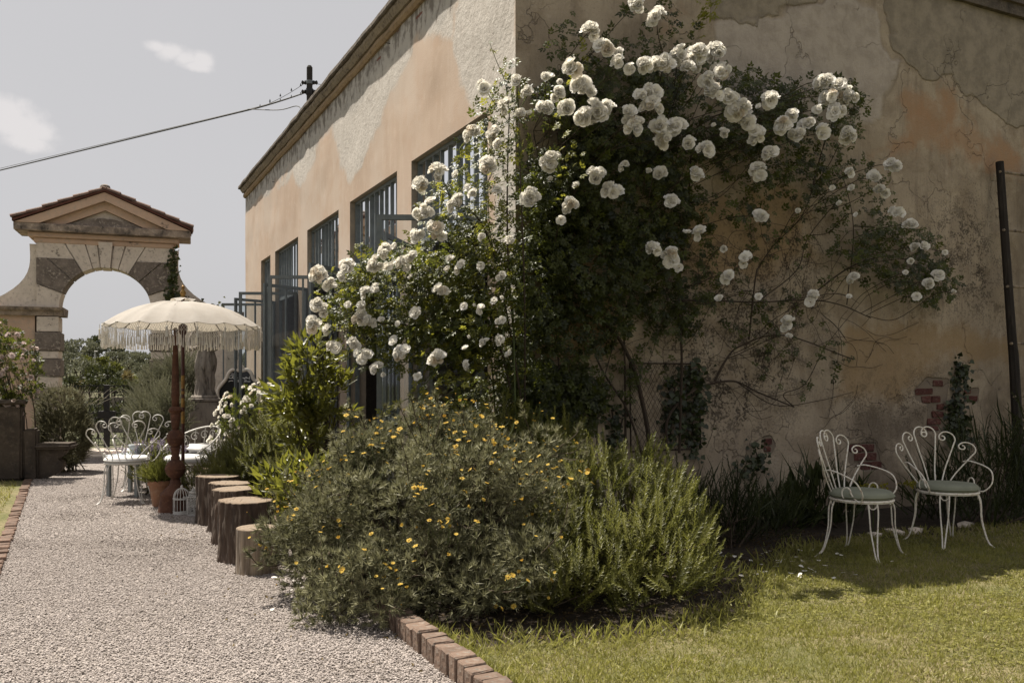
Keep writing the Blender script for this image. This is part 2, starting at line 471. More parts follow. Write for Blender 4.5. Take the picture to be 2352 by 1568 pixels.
# gravel path
m, t = new_mat('gravel'); tc = t.n('ShaderNodeTexCoord'); v = tc.outputs['Object']
def gravel_vor(sc):
    vo = t.n('ShaderNodeTexVoronoi', feature='F1', ins={'Vector': v, 'Scale': sc, 'Randomness': 1.0}); return vo
v1 = gravel_vor(62.0)
csep = t.n('ShaderNodeSeparateColor', ins={0: v1.outputs['Color']})
c = t.mix(csep.outputs[0], (.42, .375, .345), (.58, .525, .49))
c = t.mix(t.smooth(csep.outputs[1], .86, .95), c, (.15, .125, .105))
c = t.mix(t.smooth(v1.outputs['Distance'], .40, .75), c, (.13, .115, .10))
c = t.mix(t.math('MULTIPLY', t.smooth(t.noise(v, 2.2, 5), .5, .75), .35), c, (.33, .285, .24)); c = t.mix(t.math('MULTIPLY', t.smooth(t.noise(v, .7, 5, .6), .5, .72), .28), c, (.30, .265, .225)); c = t.mix(1.0, c, (.66, .645, .64), 'MULTIPLY')
hgt = t.math('SUBTRACT', 1.0, v1.outputs['Distance'])
finish(t, princ(t, c, .9, bump(t, hgt, .9, .012), spec=.2)); M_gravel = m
m, t = new_mat('pebble')
a = t.n('ShaderNodeAttribute', attribute_name='tint')
r = t.n('ShaderNodeValToRGB', ins={0: a.outputs['Fac']})
e = r.color_ramp.elements
e[0].position = 0; e[0].color = (.12, .10, .085, 1); e[1].position = 1; e[1].color = (.72, .68, .64, 1)
for p_, c_ in ((.06, (.28, .24, .215)), (.25, (.44, .395, .36)), (.62, (.53, .475, .44)), (.9, (.60, .55, .515))):
    q = e.new(p_); q.color = (*c_, 1)
finish(t, princ(t, t.mix(1.0, r.outputs[0], (.66, .645, .64), 'MULTIPLY'), .85, spec=.25)); M_pebble = m

def edge_R(y): return np.array((-.218 + (-.436 / .9) * (y - 4.22), y))      # brick edging beside the flower bed
def edge_L(y): return np.array((-4.19 + (-2.79 / 5.5) * (y - 7.2), y))
path_poly = [edge_R(-3), edge_R(16.2), (-6.3, 16.6), (-9.2, 16.4), edge_L(13.5), edge_L(-3)]
sheet('gravel_path', path_poly, .004, M_gravel)
sheet('flower_bed', [edge_R(2.9), (1.6, 4.95), (2.4, 5.6), (9.5, 9.4), tuple(W(9, 0)[:2]), tuple(W(0, 0)[:2]), tuple(W(0, 14.6)[:2]), edge_R(16)], .008, M_soil)

m, t = new_mat('lawn'); tc = t.n('ShaderNodeTexCoord'); v = tc.outputs['Object']
c = t.mix(t.smooth(t.noise(v, 1.1, 6), .38, .66), (.17, .165, .06), (.29, .24, .13))
c = t.mix(t.smooth(t.noise(v, 30, 4), .45, .7), c, (.11, .115, .035))
c = t.mix(1.0, c, (.68, .68, .68), 'MULTIPLY'); finish(t, princ(t, c, .95, bump(t, t.noise(v, 70, 4), .8, .02))); M_lawn = m
sheet('lawn', [edge_R(2.0) + (0.05, 0), edge_R(4.35) + (0.05, 0), edge_R(4.75) + (.1, 0), (-.3, 4.72), (.9, 4.98), (1.48, 5.5), (1.9, 6.5), (2.6, 7.7), (9, 10.1), (14, 9.5), (14, -2), (0, -2)], .012, M_lawn)
sheet('lawn', [edge_L(-3), edge_L(12.55), (-16, 12.4), (-16, -3)], .012, M_lawn)

# loose gravel: real stones, dense near the camera
PEB = []
for k in range(5):
    bm = bmesh.new(); bmesh.ops.create_icosphere(bm, subdivisions=1, radius=1.0)
    Vv = np.array([v.co[:] for v in bm.verts]); Ff = np.array([[v.index for v in f.verts] for f in bm.faces]); bm.free()
    Vv = Vv * np.array((1.0, .75, .55)) * (1 + RNG.uniform(-.28, .28, (len(Vv), 1)))
    PEB.append((Vv, [Ff]))
OCT = (np.array([[1, 0, 0], [-.9, .1, 0], [0, .8, .1], [.1, -.75, 0], [0, 0, .6], [0, .1, -.5]]), [np.array([[0, 2, 4], [2, 1, 4], [1, 3, 4], [3, 0, 4], [2, 0, 5], [1, 2, 5], [3, 1, 5], [0, 3, 5]])])
def rand_rot(n):
    a = RNG.uniform(0, 2 * PI, n); M = np.zeros((n, 3, 3)); M[:, 0, 0] = np.cos(a); M[:, 0, 1] = -np.sin(a); M[:, 1, 0] = np.sin(a); M[:, 1, 1] = np.cos(a); M[:, 2, 2] = 1
    tx = RNG.normal(0, .3, n); X = np.zeros((n, 3, 3)); X[:, 0, 0] = 1; X[:, 1, 1] = np.cos(tx); X[:, 1, 2] = -np.sin(tx); X[:, 2, 1] = np.sin(tx); X[:, 2, 2] = np.cos(tx)
    return M @ X
pb = MB()
def strew(y0, y1, n, s0, s1, tmpls):
    y = RNG.uniform(y0, y1, n); xl = np.maximum(-4.19 + (-2.79 / 5.5) * (y - 7.2), -.64 * y - .3) + .03; xr = -.218 - .4844 * (y - 4.22) - .05
    x = xl + (xr - xl) * RNG.random(n)
    P = np.stack([x, y, RNG.uniform(.004, .013, n)], -1); M = rand_rot(n)
    tn = np.clip(RNG.beta(3, 2.6, n) + (RNG.random(n) < .05) * -.5 - .30 * np.clip((fbm(P, 1.3, 3) - .52) * 5, 0, 1), 0, 1)
    ids = RNG.integers(0, len(tmpls), n)
    for k, tm in enumerate(tmpls):
        q = ids == k; scatter(pb, tm, P[q], M[q], RNG.uniform(s0, s1, q.sum()), tn[q])
strew(3.95, 5.4, 24000, .0040, .0078, PEB)
strew(5.4, 8.0, 42000, .0045, .0085, [OCT, OCT, PEB[1]])
strew(8.0, 13.0, 30000, .0065, .011, [OCT])
tag(part('gravel', pb, M_pebble), kind='stuff')

# brick edging ---------------------------------------------------------------
def edging(label, fn, y0, y1, wx, h, step, ang, gap, tilt=.04, mat=None):
    d = np.array(fn(y1)) - np.array(fn(y0)); Ltot = np.linalg.norm(d); d /= Ltot
    root = thing('brick_edging', label, 'edging', (*fn(y0), 0))
    n = int(Ltot / step); s = 0.0
    variants = []
    for k in range(7):
        mb = MB(); ll = step * RNG.uniform(.86, .98) - gap
        bevbox(mb, (-wx / 2, 0, -.03), (wx / 2, ll, h * RNG.uniform(.93, 1.04)), .007, 0.5, 0, .0035)
        variants.append(mb.mesh('brick', mat or M_brickedge))
    for i in range(n):
        o = link('brick', variants[i % 7] if i < 7 else random.choice(variants), root)
        p = d * (i * step); o.location = (p[0] + random.uniform(-.008, .008), p[1], random.uniform(-.012, .006))
        o.rotation_euler = (random.uniform(-tilt, tilt), random.uniform(-tilt, tilt), math.atan2(-d[0], d[1]) + random.uniform(-.05, .05) + ang)
    return root
edging('row of worn upright bricks between the gravel path and the flower bed', edge_R, 3.3, 14.5, .12, .125, .102, 0, .005, .06)
edging('low row of red bricks along the gravel path and the small sunlit lawn', edge_L, 6.0, 12.7, .105, .032, .105, 0, .006, .08, mat_stone('old_kerb_brick', (.23, .145, .105), (.17, .115, .088), (.30, .25, .20), 7, .9, .5, 50, spot=.3, vary=.4))

# ------------------------------------------------------------------ plaster materials
def attr(t, name):
    return t.n('ShaderNodeAttribute', attribute_name=name).outputs['Fac']
def mat_plasterA():
    m, t = new_mat('peach_plaster'); tc = t.n('ShaderNodeTexCoord'); v = tc.outputs['Object']
    n1 = t.noise(v, .9, 6, .6); n2 = t.noise(v, 7, 6, .6); n3 = t.noise(v, 55, 4, .6)
    st = t.noise(t.n('ShaderNodeMapping', ins={'Vector': v, 'Scale': (7, 7, .55)}).outputs[0], 1.0, 5, .6)
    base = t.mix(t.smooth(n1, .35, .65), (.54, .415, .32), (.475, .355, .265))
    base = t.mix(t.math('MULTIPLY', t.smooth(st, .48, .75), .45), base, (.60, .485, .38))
    base = t.mix(t.math('MULTIPLY', t.smooth(n2, .5, .72), .5), base, (.58, .46, .36))
    base = t.mix(t.math('MULTIPLY', t.smooth(t.noise(v, .55, 5, .6), .44, .66), .6), base, (.565, .48, .40))
    base = t.mix(t.math('MULTIPLY', t.smooth(t.noise(v, 2.6, 5, .6), .52, .68), .4), base, (.50, .35, .25))
    pale = t.mix(t.smooth(n2, .35, .7), (.575, .525, .465), (.50, .45, .395))
    edge = t.math('MULTIPLY', t.math('SUBTRACT', n2, .5), .32)
    fp = t.smooth(t.math('ADD', attr(t, 'pale'), t.math('MULTIPLY', edge, 1.5)), .36, .66)
    c = t.mix(fp, base, pale)
    grey = t.mix(t.smooth(n2, .4, .7), (.50, .46, .41), (.40, .37, .335))
    fg = t.smooth(t.math('ADD', attr(t, 'grey'), t.math('MULTIPLY', t.math('SUBTRACT', n1, .5), .9)), .42, .62)
    c = t.mix(fg, c, grey)
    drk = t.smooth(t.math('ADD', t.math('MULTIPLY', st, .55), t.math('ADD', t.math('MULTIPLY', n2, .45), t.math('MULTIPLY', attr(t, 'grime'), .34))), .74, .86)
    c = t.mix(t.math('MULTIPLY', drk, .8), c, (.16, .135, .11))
    rd = t.smooth(t.math('ADD', attr(t, 'hole'), edge), .45, .55)
    c = t.mix(rd, c, (.20, .09, .065))
    pits = t.math('MULTIPLY', t.smooth(t.noise(v, 34, 3, .5), .66, .74), t.math('MAXIMUM', fp, fg))
    h = t.math('ADD', t.math('MULTIPLY', fp, .06), t.math('ADD', t.math('MULTIPLY', n3, .10), t.math('MULTIPLY', t.math('MAXIMUM', fp, fg), t.math('MULTIPLY', t.math('SUBTRACT', t.noise(v, 16, 5, .65), .5), .6))))
    h = t.math('SUBTRACT', h, t.math('ADD', t.math('MULTIPLY', rd, .5), t.math('MULTIPLY', pits, .35)))
    c = t.mix(1.0, c, (.86, .87, .89), 'MULTIPLY')
    finish(t, princ(t, c, .93, bump(t, h, .8, .022), spec=.15)); return m
def mat_plasterB():
    m, t = new_mat('old_plaster'); tc = t.n('ShaderNodeTexCoord'); v = tc.outputs['Object']
    n1 = t.noise(v, .75, 6, .62); n2 = t.noise(v, 5, 7, .65); n3 = t.noise(v, 42, 5, .65); n4 = t.noise(v, 1.9, 6, .6, .6)
    st = t.noise(t.n('ShaderNodeMapping', ins={'Vector': v, 'Scale': (9, 9, 1.0)}).outputs[0], 1.0, 5, .6)
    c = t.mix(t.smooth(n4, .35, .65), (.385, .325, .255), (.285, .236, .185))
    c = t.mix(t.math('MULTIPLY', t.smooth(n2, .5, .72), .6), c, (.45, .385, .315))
    c = t.mix(t.math('MULTIPLY', t.smooth(st, .50, .72), .6), c, (.18, .147, .12))
    c = t.mix(t.math('MULTIPLY', t.smooth(t.noise(t.n('ShaderNodeMapping', ins={'Vector': v, 'Scale': (5, 5, .8), 'Location': (3, 1, 2)}).outputs[0], 1.0, 6, .65), .56, .74), .5), c, (.50, .44, .37))
    n5 = t.noise(v, 2.4, 7, .68, .4)
    c = t.mix(t.math('MULTIPLY', t.smooth(n5, .47, .66), .55), c, (.205, .16, .115))
    c = t.mix(t.math('MULTIPLY', t.smooth(n3, .56, .70), .5), c, (.15, .12, .09))
    e2 = t.math('MULTIPLY', t.math('SUBTRACT', n2, .5), .7); e1 = t.math('MULTIPLY', t.math('SUBTRACT', n4, .5), .8)
    fo = t.smooth(t.math('ADD', attr(t, 'ochre'), t.math('ADD', e1, e2)), .40, .75)
    c = t.mix(t.math('MULTIPLY', fo, .8), c, t.mix(n2, (.31, .215, .12), (.26, .19, .115)))
    fr = t.smooth(t.math('ADD', attr(t, 'orange'), t.math('ADD', e1, e2)), .42, .72)
    c = t.mix(t.math('MULTIPLY', fr, .85), c, t.mix(t.smooth(n2, .35, .65), (.36, .215, .125), (.32, .215, .14)))
    fs = t.smooth(t.math('ADD', attr(t, 'smooth'), t.math('MULTIPLY', e1, .6)), .36, .66)
    c = t.mix(t.math('MULTIPLY', fs, .8), c, t.mix(t.smooth(n2, .4, .65), (.43, .385, .35), (.325, .288, .26)))
    fc = t.smooth(t.math('ADD', attr(t, 'cement'), t.math('MULTIPLY', e2, .8)), .40, .58)
    c = t.mix(fc, c, t.mix(t.smooth(n2, .35, .65), (.30, .26, .21), (.21, .182, .148)))
    rim = t.math('MULTIPLY', t.smooth(t.math('ADD', attr(t, 'cement'), t.math('MULTIPLY', e2, .5)), .40, .50), t.math('SUBTRACT', 1.0, fc))
    c = t.mix(t.math('MULTIPLY', rim, .45), c, (.07, .056, .045))
    rim2 = t.math('MULTIPLY', t.smooth(t.math('ADD', attr(t, 'smooth'), t.math('MULTIPLY', e1, .35)), .30, .46), t.math('SUBTRACT', 1.0, fs))
    c = t.mix(t.math('MULTIPLY', t.math('MULTIPLY', rim2, t.smooth(n1, .42, .6)), .6), c, (.11, .085, .065))
    fl = t.math('MULTIPLY', attr(t, 'lichen'), t.smooth(t.math('ADD', t.math('MULTIPLY', n3, .55), t.math('MULTIPLY', n2, .6)), .55, .66))
    c = t.mix(t.math('MULTIPLY', fl, .92), c, (.040, .032, .027))
    fb = t.smooth(t.math('ADD', attr(t, 'damp'), e1), .4, .7)
    c = t.mix(t.math('MULTIPLY', fb, .7), c, t.mix(n2, (.11, .088, .07), (.18, .145, .11)))
    fh = t.smooth(t.math('ADD', attr(t, 'hole'), t.math('MULTIPLY', e2, .45)), .44, .52)
    c = t.mix(fh, c, t.mix(n2, (.26, .215, .175), (.15, .125, .10)))
    cr = t.n('ShaderNodeTexVoronoi', feature='DISTANCE_TO_EDGE', ins={'Vector': t.n('ShaderNodeVectorMath', operation='ADD', ins={0: v, 1: t.n('ShaderNodeTexNoise', ins={'Vector': v, 'Scale': 2.5, 'Detail': 5.0}).outputs['Color']}).outputs[0], 'Scale': 1.1})
    crk = t.math('MULTIPLY', t.math('SUBTRACT', 1.0, t.smooth(cr.outputs[0], .0, .009)), t.smooth(n1, .45, .58))
    c = t.mix(t.math('MULTIPLY', crk, .4), c, (.10, .08, .065))
    h = t.math('ADD', t.math('MULTIPLY', fc, .7), t.math('ADD', t.math('MULTIPLY', n3, .35), t.math('MULTIPLY', n2, .5)))
    h = t.math('ADD', h, t.math('MULTIPLY', fs, .55))
    h = t.math('SUBTRACT', h, t.math('ADD', t.math('MULTIPLY', fh, .6), t.math('ADD', t.math('MULTIPLY', fl, .25), t.math('MULTIPLY', crk, .5))))
    c = t.mix(1.0, c, (1.0, .98, .935), 'MULTIPLY')
    finish(t, princ(t, c, .95, bump(t, h, .95, .024), spec=.12)); return m
M_plA, M_plB = mat_plasterA(), mat_plasterB()

def sdf(P, poly):
    poly = np.asarray(poly, float); d = np.full(len(P), 1e9); ins = np.zeros(len(P), bool); n = len(poly)
    for i in range(n):
        a, b = poly[i], poly[(i + 1) % n]; e = b - a; wv = P - a
        u = np.clip((wv @ e) / (e @ e + 1e-12), 0, 1); d = np.minimum(d, np.linalg.norm(wv - u[:, None] * e, axis=1))
        c = ((a[1] <= P[:, 1]) != (b[1] <= P[:, 1])) & (P[:, 0] < (b[0] - a[0]) * (P[:, 1] - a[1]) / (b[1] - a[1] + 1e-12) + a[0])
        ins ^= c
    return np.where(ins, -d, d)
def mask(P, polys, band=.25):
    r = np.zeros(len(P))
    for pl in polys: r = np.maximum(r, np.clip(.5 - sdf(P, pl) / band, 0, 1))
    return r
def set_attr(o, name, vals):
    a = o.data.attributes.new(name, 'FLOAT', 'POINT'); a.data.foreach_set('value', vals.astype(np.float32))

# ------------------------------------------------------------------ the building
LA, LB, HW = 14.45, 12.5, 6.0
bld = thing('old_garden_house', 'old plastered garden house with tall steel windows and a shaded gable under climbing roses', 'building', BC, BANG)
def bpart(name, mb, mats, parent=None, **kw): return part(name, mb, mats, parent or bld, local=True, **kw)
WIN = [(.603, 2.773), (3.30, 5.418), (6.045, 8.107), (8.817, 10.91), (11.40, 12.45)]
ZH, ZT = 4.03, 3.07
tb = [0, LA]; [tb.extend(wn) for wn in WIN]
def breaks(bs, step):
    bs = sorted(bs); o = [bs[0]]
    for a, b in zip(bs, bs[1:]):
        k = max(1, int(round((b - a) / step))); o += list(a + (b - a) * np.arange(1, k + 1) / k)
    return np.array(o)
ta = breaks(tb, .085); za = breaks([0, .03, ZH, HW], .085)
T_, Z_ = np.meshgrid(ta, za); nT = len(ta)
P2 = np.stack([T_.ravel(), Z_.ravel()], -1)
cellT = (ta[:-1] + ta[1:]) / 2; cellZ = (za[:-1] + za[1:]) / 2
keep = np.ones((len(cellZ), len(cellT)), bool)
for a, b in WIN: keep[np.ix_((cellZ < ZH) & (cellZ > .03), (cellT > a) & (cellT < b))] = False
ii, jj = np.nonzero(keep); q = ii * nT + jj
near_win = np.zeros(len(P2))
for a, b in WIN: near_win = np.maximum(near_win, 1 - np.clip((np.maximum(np.maximum(a - P2[:, 0], P2[:, 0] - b), P2[:, 1] - ZH)) / .6, 0, 1))
wob = (fbm(np.stack([P2[:, 0], P2[:, 1], P2[:, 0] * 0], -1), 1.6, 3) - .5) * .03 * (1 - near_win)
wob[P2[:, 0] < .01] = 0
mb = MB(); mb.add(np.stack([wob, P2[:, 0], P2[:, 1]], -1), np.stack([q, q + nT, q + nT + 1, q + 1], -1))
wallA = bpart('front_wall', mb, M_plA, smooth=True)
palep = [[pA(800, 285), pA(812, 330), pA(830, 395), pA(856, 445), pA(880, 425), pA(905, 372), pA(930, 290), pA(960, 215), pA(1000, 130), pA(1010, 20), pA(900, 80)],
         [pA(1118, 20), pA(1113, 100), pA(1120, 190), pA(1140, 240), pA(1155, 280), pA(1200, 270), pA(1258, 260), pA(1262, -300), pA(1140, -200)],
         [(-.1, 0), (.42, 0), (.38, 2), (.5, 3.6), (.3, 5.9), (-.1, 5.9)],
         [pA(775, 310), pA(770, 390), pA(745, 455), pA(715, 430), pA(690, 455), pA(672, 460), pA(720, 400)],
         [pA(1012, 92), pA(1035, 102), pA(1070, 95), pA(1110, 76), pA(1112, 20), pA(1040, 40)]]
PW = P2 + (np.stack([fbm(np.stack([P2[:, 0], P2[:, 1], P2[:, 0] * 0 + q], -1), 2.2, 3) for q in (0, 9)], -1) - .5) * .45
set_attr(wallA, 'pale', mask(PW, palep, .42))
gr = np.clip((P2[:, 1] - 4.95) / .75, 0, 1) * .9
set_attr(wallA, 'grey', np.maximum(gr, np.clip((.5 - P2[:, 1]) / .6, 0, 1) * .8))
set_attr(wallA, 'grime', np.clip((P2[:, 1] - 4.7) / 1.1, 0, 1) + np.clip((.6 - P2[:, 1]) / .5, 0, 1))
set_attr(wallA, 'hole', mask(P2, [[pA(1008, 48), pA(1030, 22), pA(1034, 28), pA(1015, 48)], [pA(966, 78), pA(992, 62), pA(990, 72), pA(972, 80)], [pA(910, 165), pA(930, 132), pA(928, 148), pA(914, 168)]], .12))
# reveals of the window openings
rv = MB(); D = .24
for a, b in WIN:
    rv.add([[0, a, 0], [D, a, 0], [D, a, ZH], [0, a, ZH]], np.array([[0, 1, 2, 3]]))
    rv.add([[0, b, 0], [0, b, ZH], [D, b, ZH], [D, b, 0]], np.array([[0, 1, 2, 3]]))
    rv.add([[0, a, ZH], [D, a, ZH], [D, b, ZH], [0, b, ZH]], np.array([[0, 1, 2, 3]]))
    rv.add([[-.02, a, .03], [-.02, b, .03], [D, b, .03], [D, a, .03]], np.array([[0, 1, 2, 3]]))
M_reveal = mat_stone('reveal_plaster', (.46, .38, .29), (.36, .30, .24), (.30, .26, .22), 5, .92, .4, 50)
bpart('window_reveal', rv, M_reveal)
# shaded gable wall
sb = breaks([0, 8.4], .04); zb = breaks([0, HW], .04)
S_, Z_ = np.meshgrid(sb, zb); nS = len(sb); Q2 = np.stack([S_.ravel(), Z_.ravel()], -1)
wob = (fbm(np.stack([Q2[:, 0], Q2[:, 1], Q2[:, 0] * 0], -1), 1.3, 4) - .5) * .05
PB = lambda *pts: [pB(x, y) for x, y in pts]
HOLES = [PB((1862, 1068), (1885, 1062), (1897, 1085), (1890, 1106), (1872, 1108), (1862, 1090)), PB((2232, 955), (2262, 922), (2318, 925), (2312, 985), (2308, 1050), (2262, 1052), (2270, 990), (2238, 975)),
         PB((2350, 955), (2392, 945), (2390, 985), (2352, 982)), PB((2070, 1085), (2140, 1080), (2150, 1125), (2165, 1145), (2110, 1150), (2075, 1130))]
wob += .020 * np.clip(mask(Q2, HOLES, .05) + (fbm(np.stack([Q2[:, 0], Q2[:, 1], Q2[:, 0] * 0], -1), 9, 2) - .5) * .8 * (mask(Q2, HOLES, .2) > .02), 0, 1)
wob[Q2[:, 0] < .01] = 0
ii = np.arange(len(zb) - 1)[:, None] * nS; jj = np.arange(nS - 1)[None]; q = (ii + jj).ravel()
mb = MB(); mb.add(np.stack([Q2[:, 0], wob, Q2[:, 1]], -1), np.stack([q, q + 1, q + nS + 1, q + nS], -1))
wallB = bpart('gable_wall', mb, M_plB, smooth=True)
QW = Q2 + (np.stack([fbm(np.stack([Q2[:, 0], Q2[:, 1], Q2[:, 0] * 0 + q], -1), 2.6, 4) for q in (0, 9)], -1) - .5) * .38
set_attr(wallB, 'cement', mask(QW, [PB((2165, -20), (2180, 60), (2178, 130), (2215, 165), (2262, 180), (2325, 185), (2345, 220), (2400, 262), (2440, 298), (2470, 300), (2520, 285), (2540, -60)),
                                    PB((1740, -30), (1745, 50), (1850, 65), (1860, 30), (1990, 20), (2000, -40))], .22))
set_attr(wallB, 'smooth', mask(QW, [PB((1765, 60), (1860, 40), (2010, 25), (2020, 10), (2145, 8), (2158, 60), (2160, 135), (2184, 160), (2182, 200), (2150, 222), (2140, 290), (2075, 330), (1990, 335), (1930, 300), (1800, 260), (1755, 180))], .25))
set_attr(wallB, 'orange', np.maximum(mask(Q2, [PB((2170, 190), (2330, 180), (2420, 300), (2520, 330), (2520, 480), (2350, 440), (2300, 400), (2110, 410), (2090, 370), (2180, 300)), PB((1560, -40), (1700, -30), (1690, 130), (1600, 110)), PB((1330, 600), (1560, 560), (1560, 700), (1350, 720))], .6), 0) * .66)
set_attr(wallB, 'ochre', mask(Q2, [PB((2040, 770), (2260, 760), (2400, 790), (2520, 830), (2520, 905), (2300, 900), (2200, 1010), (2020, 1000)), PB((1250, 720), (1560, 640), (1560, 900), (1300, 930)), PB((1600, 480), (1980, 420), (2010, 640), (1650, 760))], .6) * .8)
set_attr(wallB, 'lichen', np.clip(mask(Q2, [PB((1560, 640), (1990, 500), (2010, 760), (1930, 1000), (1880, 1080), (1700, 1080), (1560, 900)), PB((1265, 320), (1420, 330), (1420, 700), (1270, 640)), PB((2150, 560), (2400, 480), (2460, 760), (2200, 740)), PB((2050, 960), (2300, 930), (2300, 1060), (2060, 1080))], .8), 0, 1) * np.clip(.25 + fbm(np.stack([Q2[:, 0], Q2[:, 1], Q2[:, 0] * 0 + 3], -1), 1.7, 3) * 1.35, 0, 1))
set_attr(wallB, 'damp', np.maximum(np.clip((.55 - Q2[:, 1]) / .5, 0, 1), mask(Q2, [PB((2050, 940), (2520, 900), (2520, 1300), (2050, 1300))], .7) * .55))
set_attr(wallB, 'hole', mask(Q2, HOLES, .16))
# bare bricks in the broken plaster
M_bare = mat_stone('bare_brick', (.16, .058, .046), (.10, .04, .035), (.26, .17, .13), 9, .9, .5, 60, vary=.25)
def wall_bricks(rows):
    for (x0, x1, y0, y1) in rows:
        (s0, z1), (s1, z0) = pB(x0, y0), pB(x1, y1)
        n = max(1, int(round((s1 - s0) / .21)))
        for k in range(n):
            a = s0 + (s1 - s0) * k / n + .006; b = s0 + (s1 - s0) * (k + 1) / n - .006
            bb = MB(); bevbox(bb, (a, .009, z0 + .002), (b, .09, z1 - .002), .008, .5, 0, .006)
            bpart('brick', bb, M_bare, wallB)
wall_bricks([(1868, 1888, 1071, 1086), (1868, 1886, 1089, 1102),
             (2281, 2306, 928, 943), (2237, 2281, 948, 963), (2252, 2300, 966, 983), (2290, 2309, 985, 1000), (2278, 2307, 1003, 1019), (2266, 2301, 1022, 1036), (2267, 2295, 1040, 1050),
             (2355, 2374, 950, 962), (2358, 2389, 965, 979), (2076, 2138, 1085, 1101), (2088, 2144, 1107, 1123), (2100, 2156, 1128, 1145)])
# interior shell, far walls, roof
M_in = mat_flat('dim_interior', (.20, .17, .14), .9)
M_roof = mat_stone('old_roofing', (.20, .15, .12), (.13, .10, .085), (.28, .24, .2), 4, .95, .6, 30)
sh = MB()
sh.add([[D, 0.3, 0.02], [6.5, .3, .02], [6.5, LA - .3, .02], [D, LA - .3, .02]], np.array([[0, 1, 2, 3]]))
sh.add([[6.5, .3, 0], [6.5, LA - .3, 0], [6.5, LA - .3, 5.6], [6.5, .3, 5.6]], np.array([[0, 3, 2, 1]]))
sh.add([[D, .3, 5.6], [6.5, .3, 5.6], [6.5, LA - .3, 5.6], [D, LA - .3, 5.6]], np.array([[0, 3, 2, 1]]))
sh.add([[D, .3, 0], [6.5, .3, 0], [6.5, .3, 5.6], [D, .3, 5.6]], np.array([[0, 1, 2, 3]]))
sh.add([[D, LA - .3, 0], [6.5, LA - .3, 0], [6.5, LA - .3, 5.6], [D, LA - .3, 5.6]], np.array([[0, 3, 2, 1]]))
bpart('interior', sh, M_in)
ow = MB()
ow.add([[8.4, 0, 0], [LB, 0, 0], [LB, 0, HW], [8.4, 0, HW]], np.array([[0, 1, 2, 3]]))
ow.add([[LB, 0, 0], [LB, LA, 0], [LB, LA, HW], [LB, 0, HW]], np.array([[0, 1, 2, 3]]))
ow.add([[0, LA, 0], [LB, LA, 0], [LB, LA, HW], [0, LA, HW]], np.array([[0, 3, 2, 1]]))
bpart('outer_wall', ow, mat_stone('plain_plaster', (.30, .24, .185), (.24, .19, .15), None, 2, .95, .4, 40))
rf = MB()
rf.add([[-.12, -.1, HW + .085], [LB, -.1, HW + .085], [LB, LA + .1, HW + .085], [-.12, LA + .1, HW + .085]], np.array([[0, 1, 2, 3]]))
rf.add([[.02, .02, HW - .02], [LB, .02, HW - .02], [LB, LA, HW - .02], [.02, LA, HW - .02]], np.array([[0, 3, 2, 1]]))
bpart('roof', rf, M_roof)
# cornice: a stepped moulding along the eaves, weathered
M_corn = mat_stone('weathered_cornice', (.40, .33, .25), (.28, .23, .18), (.15, .115, .085), 5, .95, .7, 30, spot=.28, spotc=(.07, .055, .045))
M_lip = mat_stone('mossy_roof_edge', (.18, .145, .115), (.10, .082, .068), (.27, .235, .19), 8, .95, .8, 26, spot=.3)
def cornice(profile, t0, t1, mat, name, seed):
    prof = np.array(profile); n = 130; tt = np.linspace(t0, t1, n); k = len(prof)
    V = np.zeros((n, k, 3))
    for i in range(n):
        V[i, :, 0] = -prof[:, 0]; V[i, :, 1] = tt[i]; V[i, :, 2] = prof[:, 1]
    Pn = V.reshape(-1, 3); nz_ = fbm(Pn + seed, 3.0, 3) - .5
    Pn = Pn + np.stack([nz_ * .03, nz_ * 0, (fbm(Pn + seed + 9, 2.3, 3) - .5) * .035], -1)
    i = np.arange(n - 1)[:, None] * k; j = np.arange(k)[None]; j2 = (j + 1) % k
    mb = MB(); mb.add(Pn, [np.stack([i + j, i + j2, i + k + j2, i + k + j], -1).reshape(-1, 4), np.arange(k)[::-1][None], (np.arange(k) + (n - 1) * k)[None]])
    return bpart(name, mb, mat)
cornice([(.15, HW + .05), (.155, HW + .0), (.14, HW - .02), (-.05, HW - .02), (-.05, HW + .10), (.13, HW + .08)], -.12, LA + .12, M_lip, 'roof_edge', 1)
cornice([(.115, HW - .025), (.11, HW - .06), (.065, HW - .12), (-.04, HW - .12), (-.04, HW - .025)], -.06, LA + .06, M_corn, 'cornice', 5)
cornice([(.05, HW - .16), (.055, HW - .20), (.03, HW - .24), (-.04, HW - .24), (-.04, HW - .13), (.04, HW - .13)], -.03, LA + .03, mat_stone('ochre_moulding', (.46, .33, .20), (.36, .25, .15), (.22, .17, .12), 6, .95, .6, 30), 'moulding', 8)
gc = MB()
box(gc, (-.04, -.06, HW - .05), (LB, -.002, HW + .21))
bpart('gable_coping', gc, M_lip)
# mast on the roof
# nails left in the front
for (x, y) in ((953, 107), (749, 326), (671, 445)):
    tt, zz = pA(x, y); nb = MB(); tube(nb, [(0.02, tt, zz), (-.05, tt + .03, zz + .012)], .006, 5); bpart('nail', nb, M_iron)

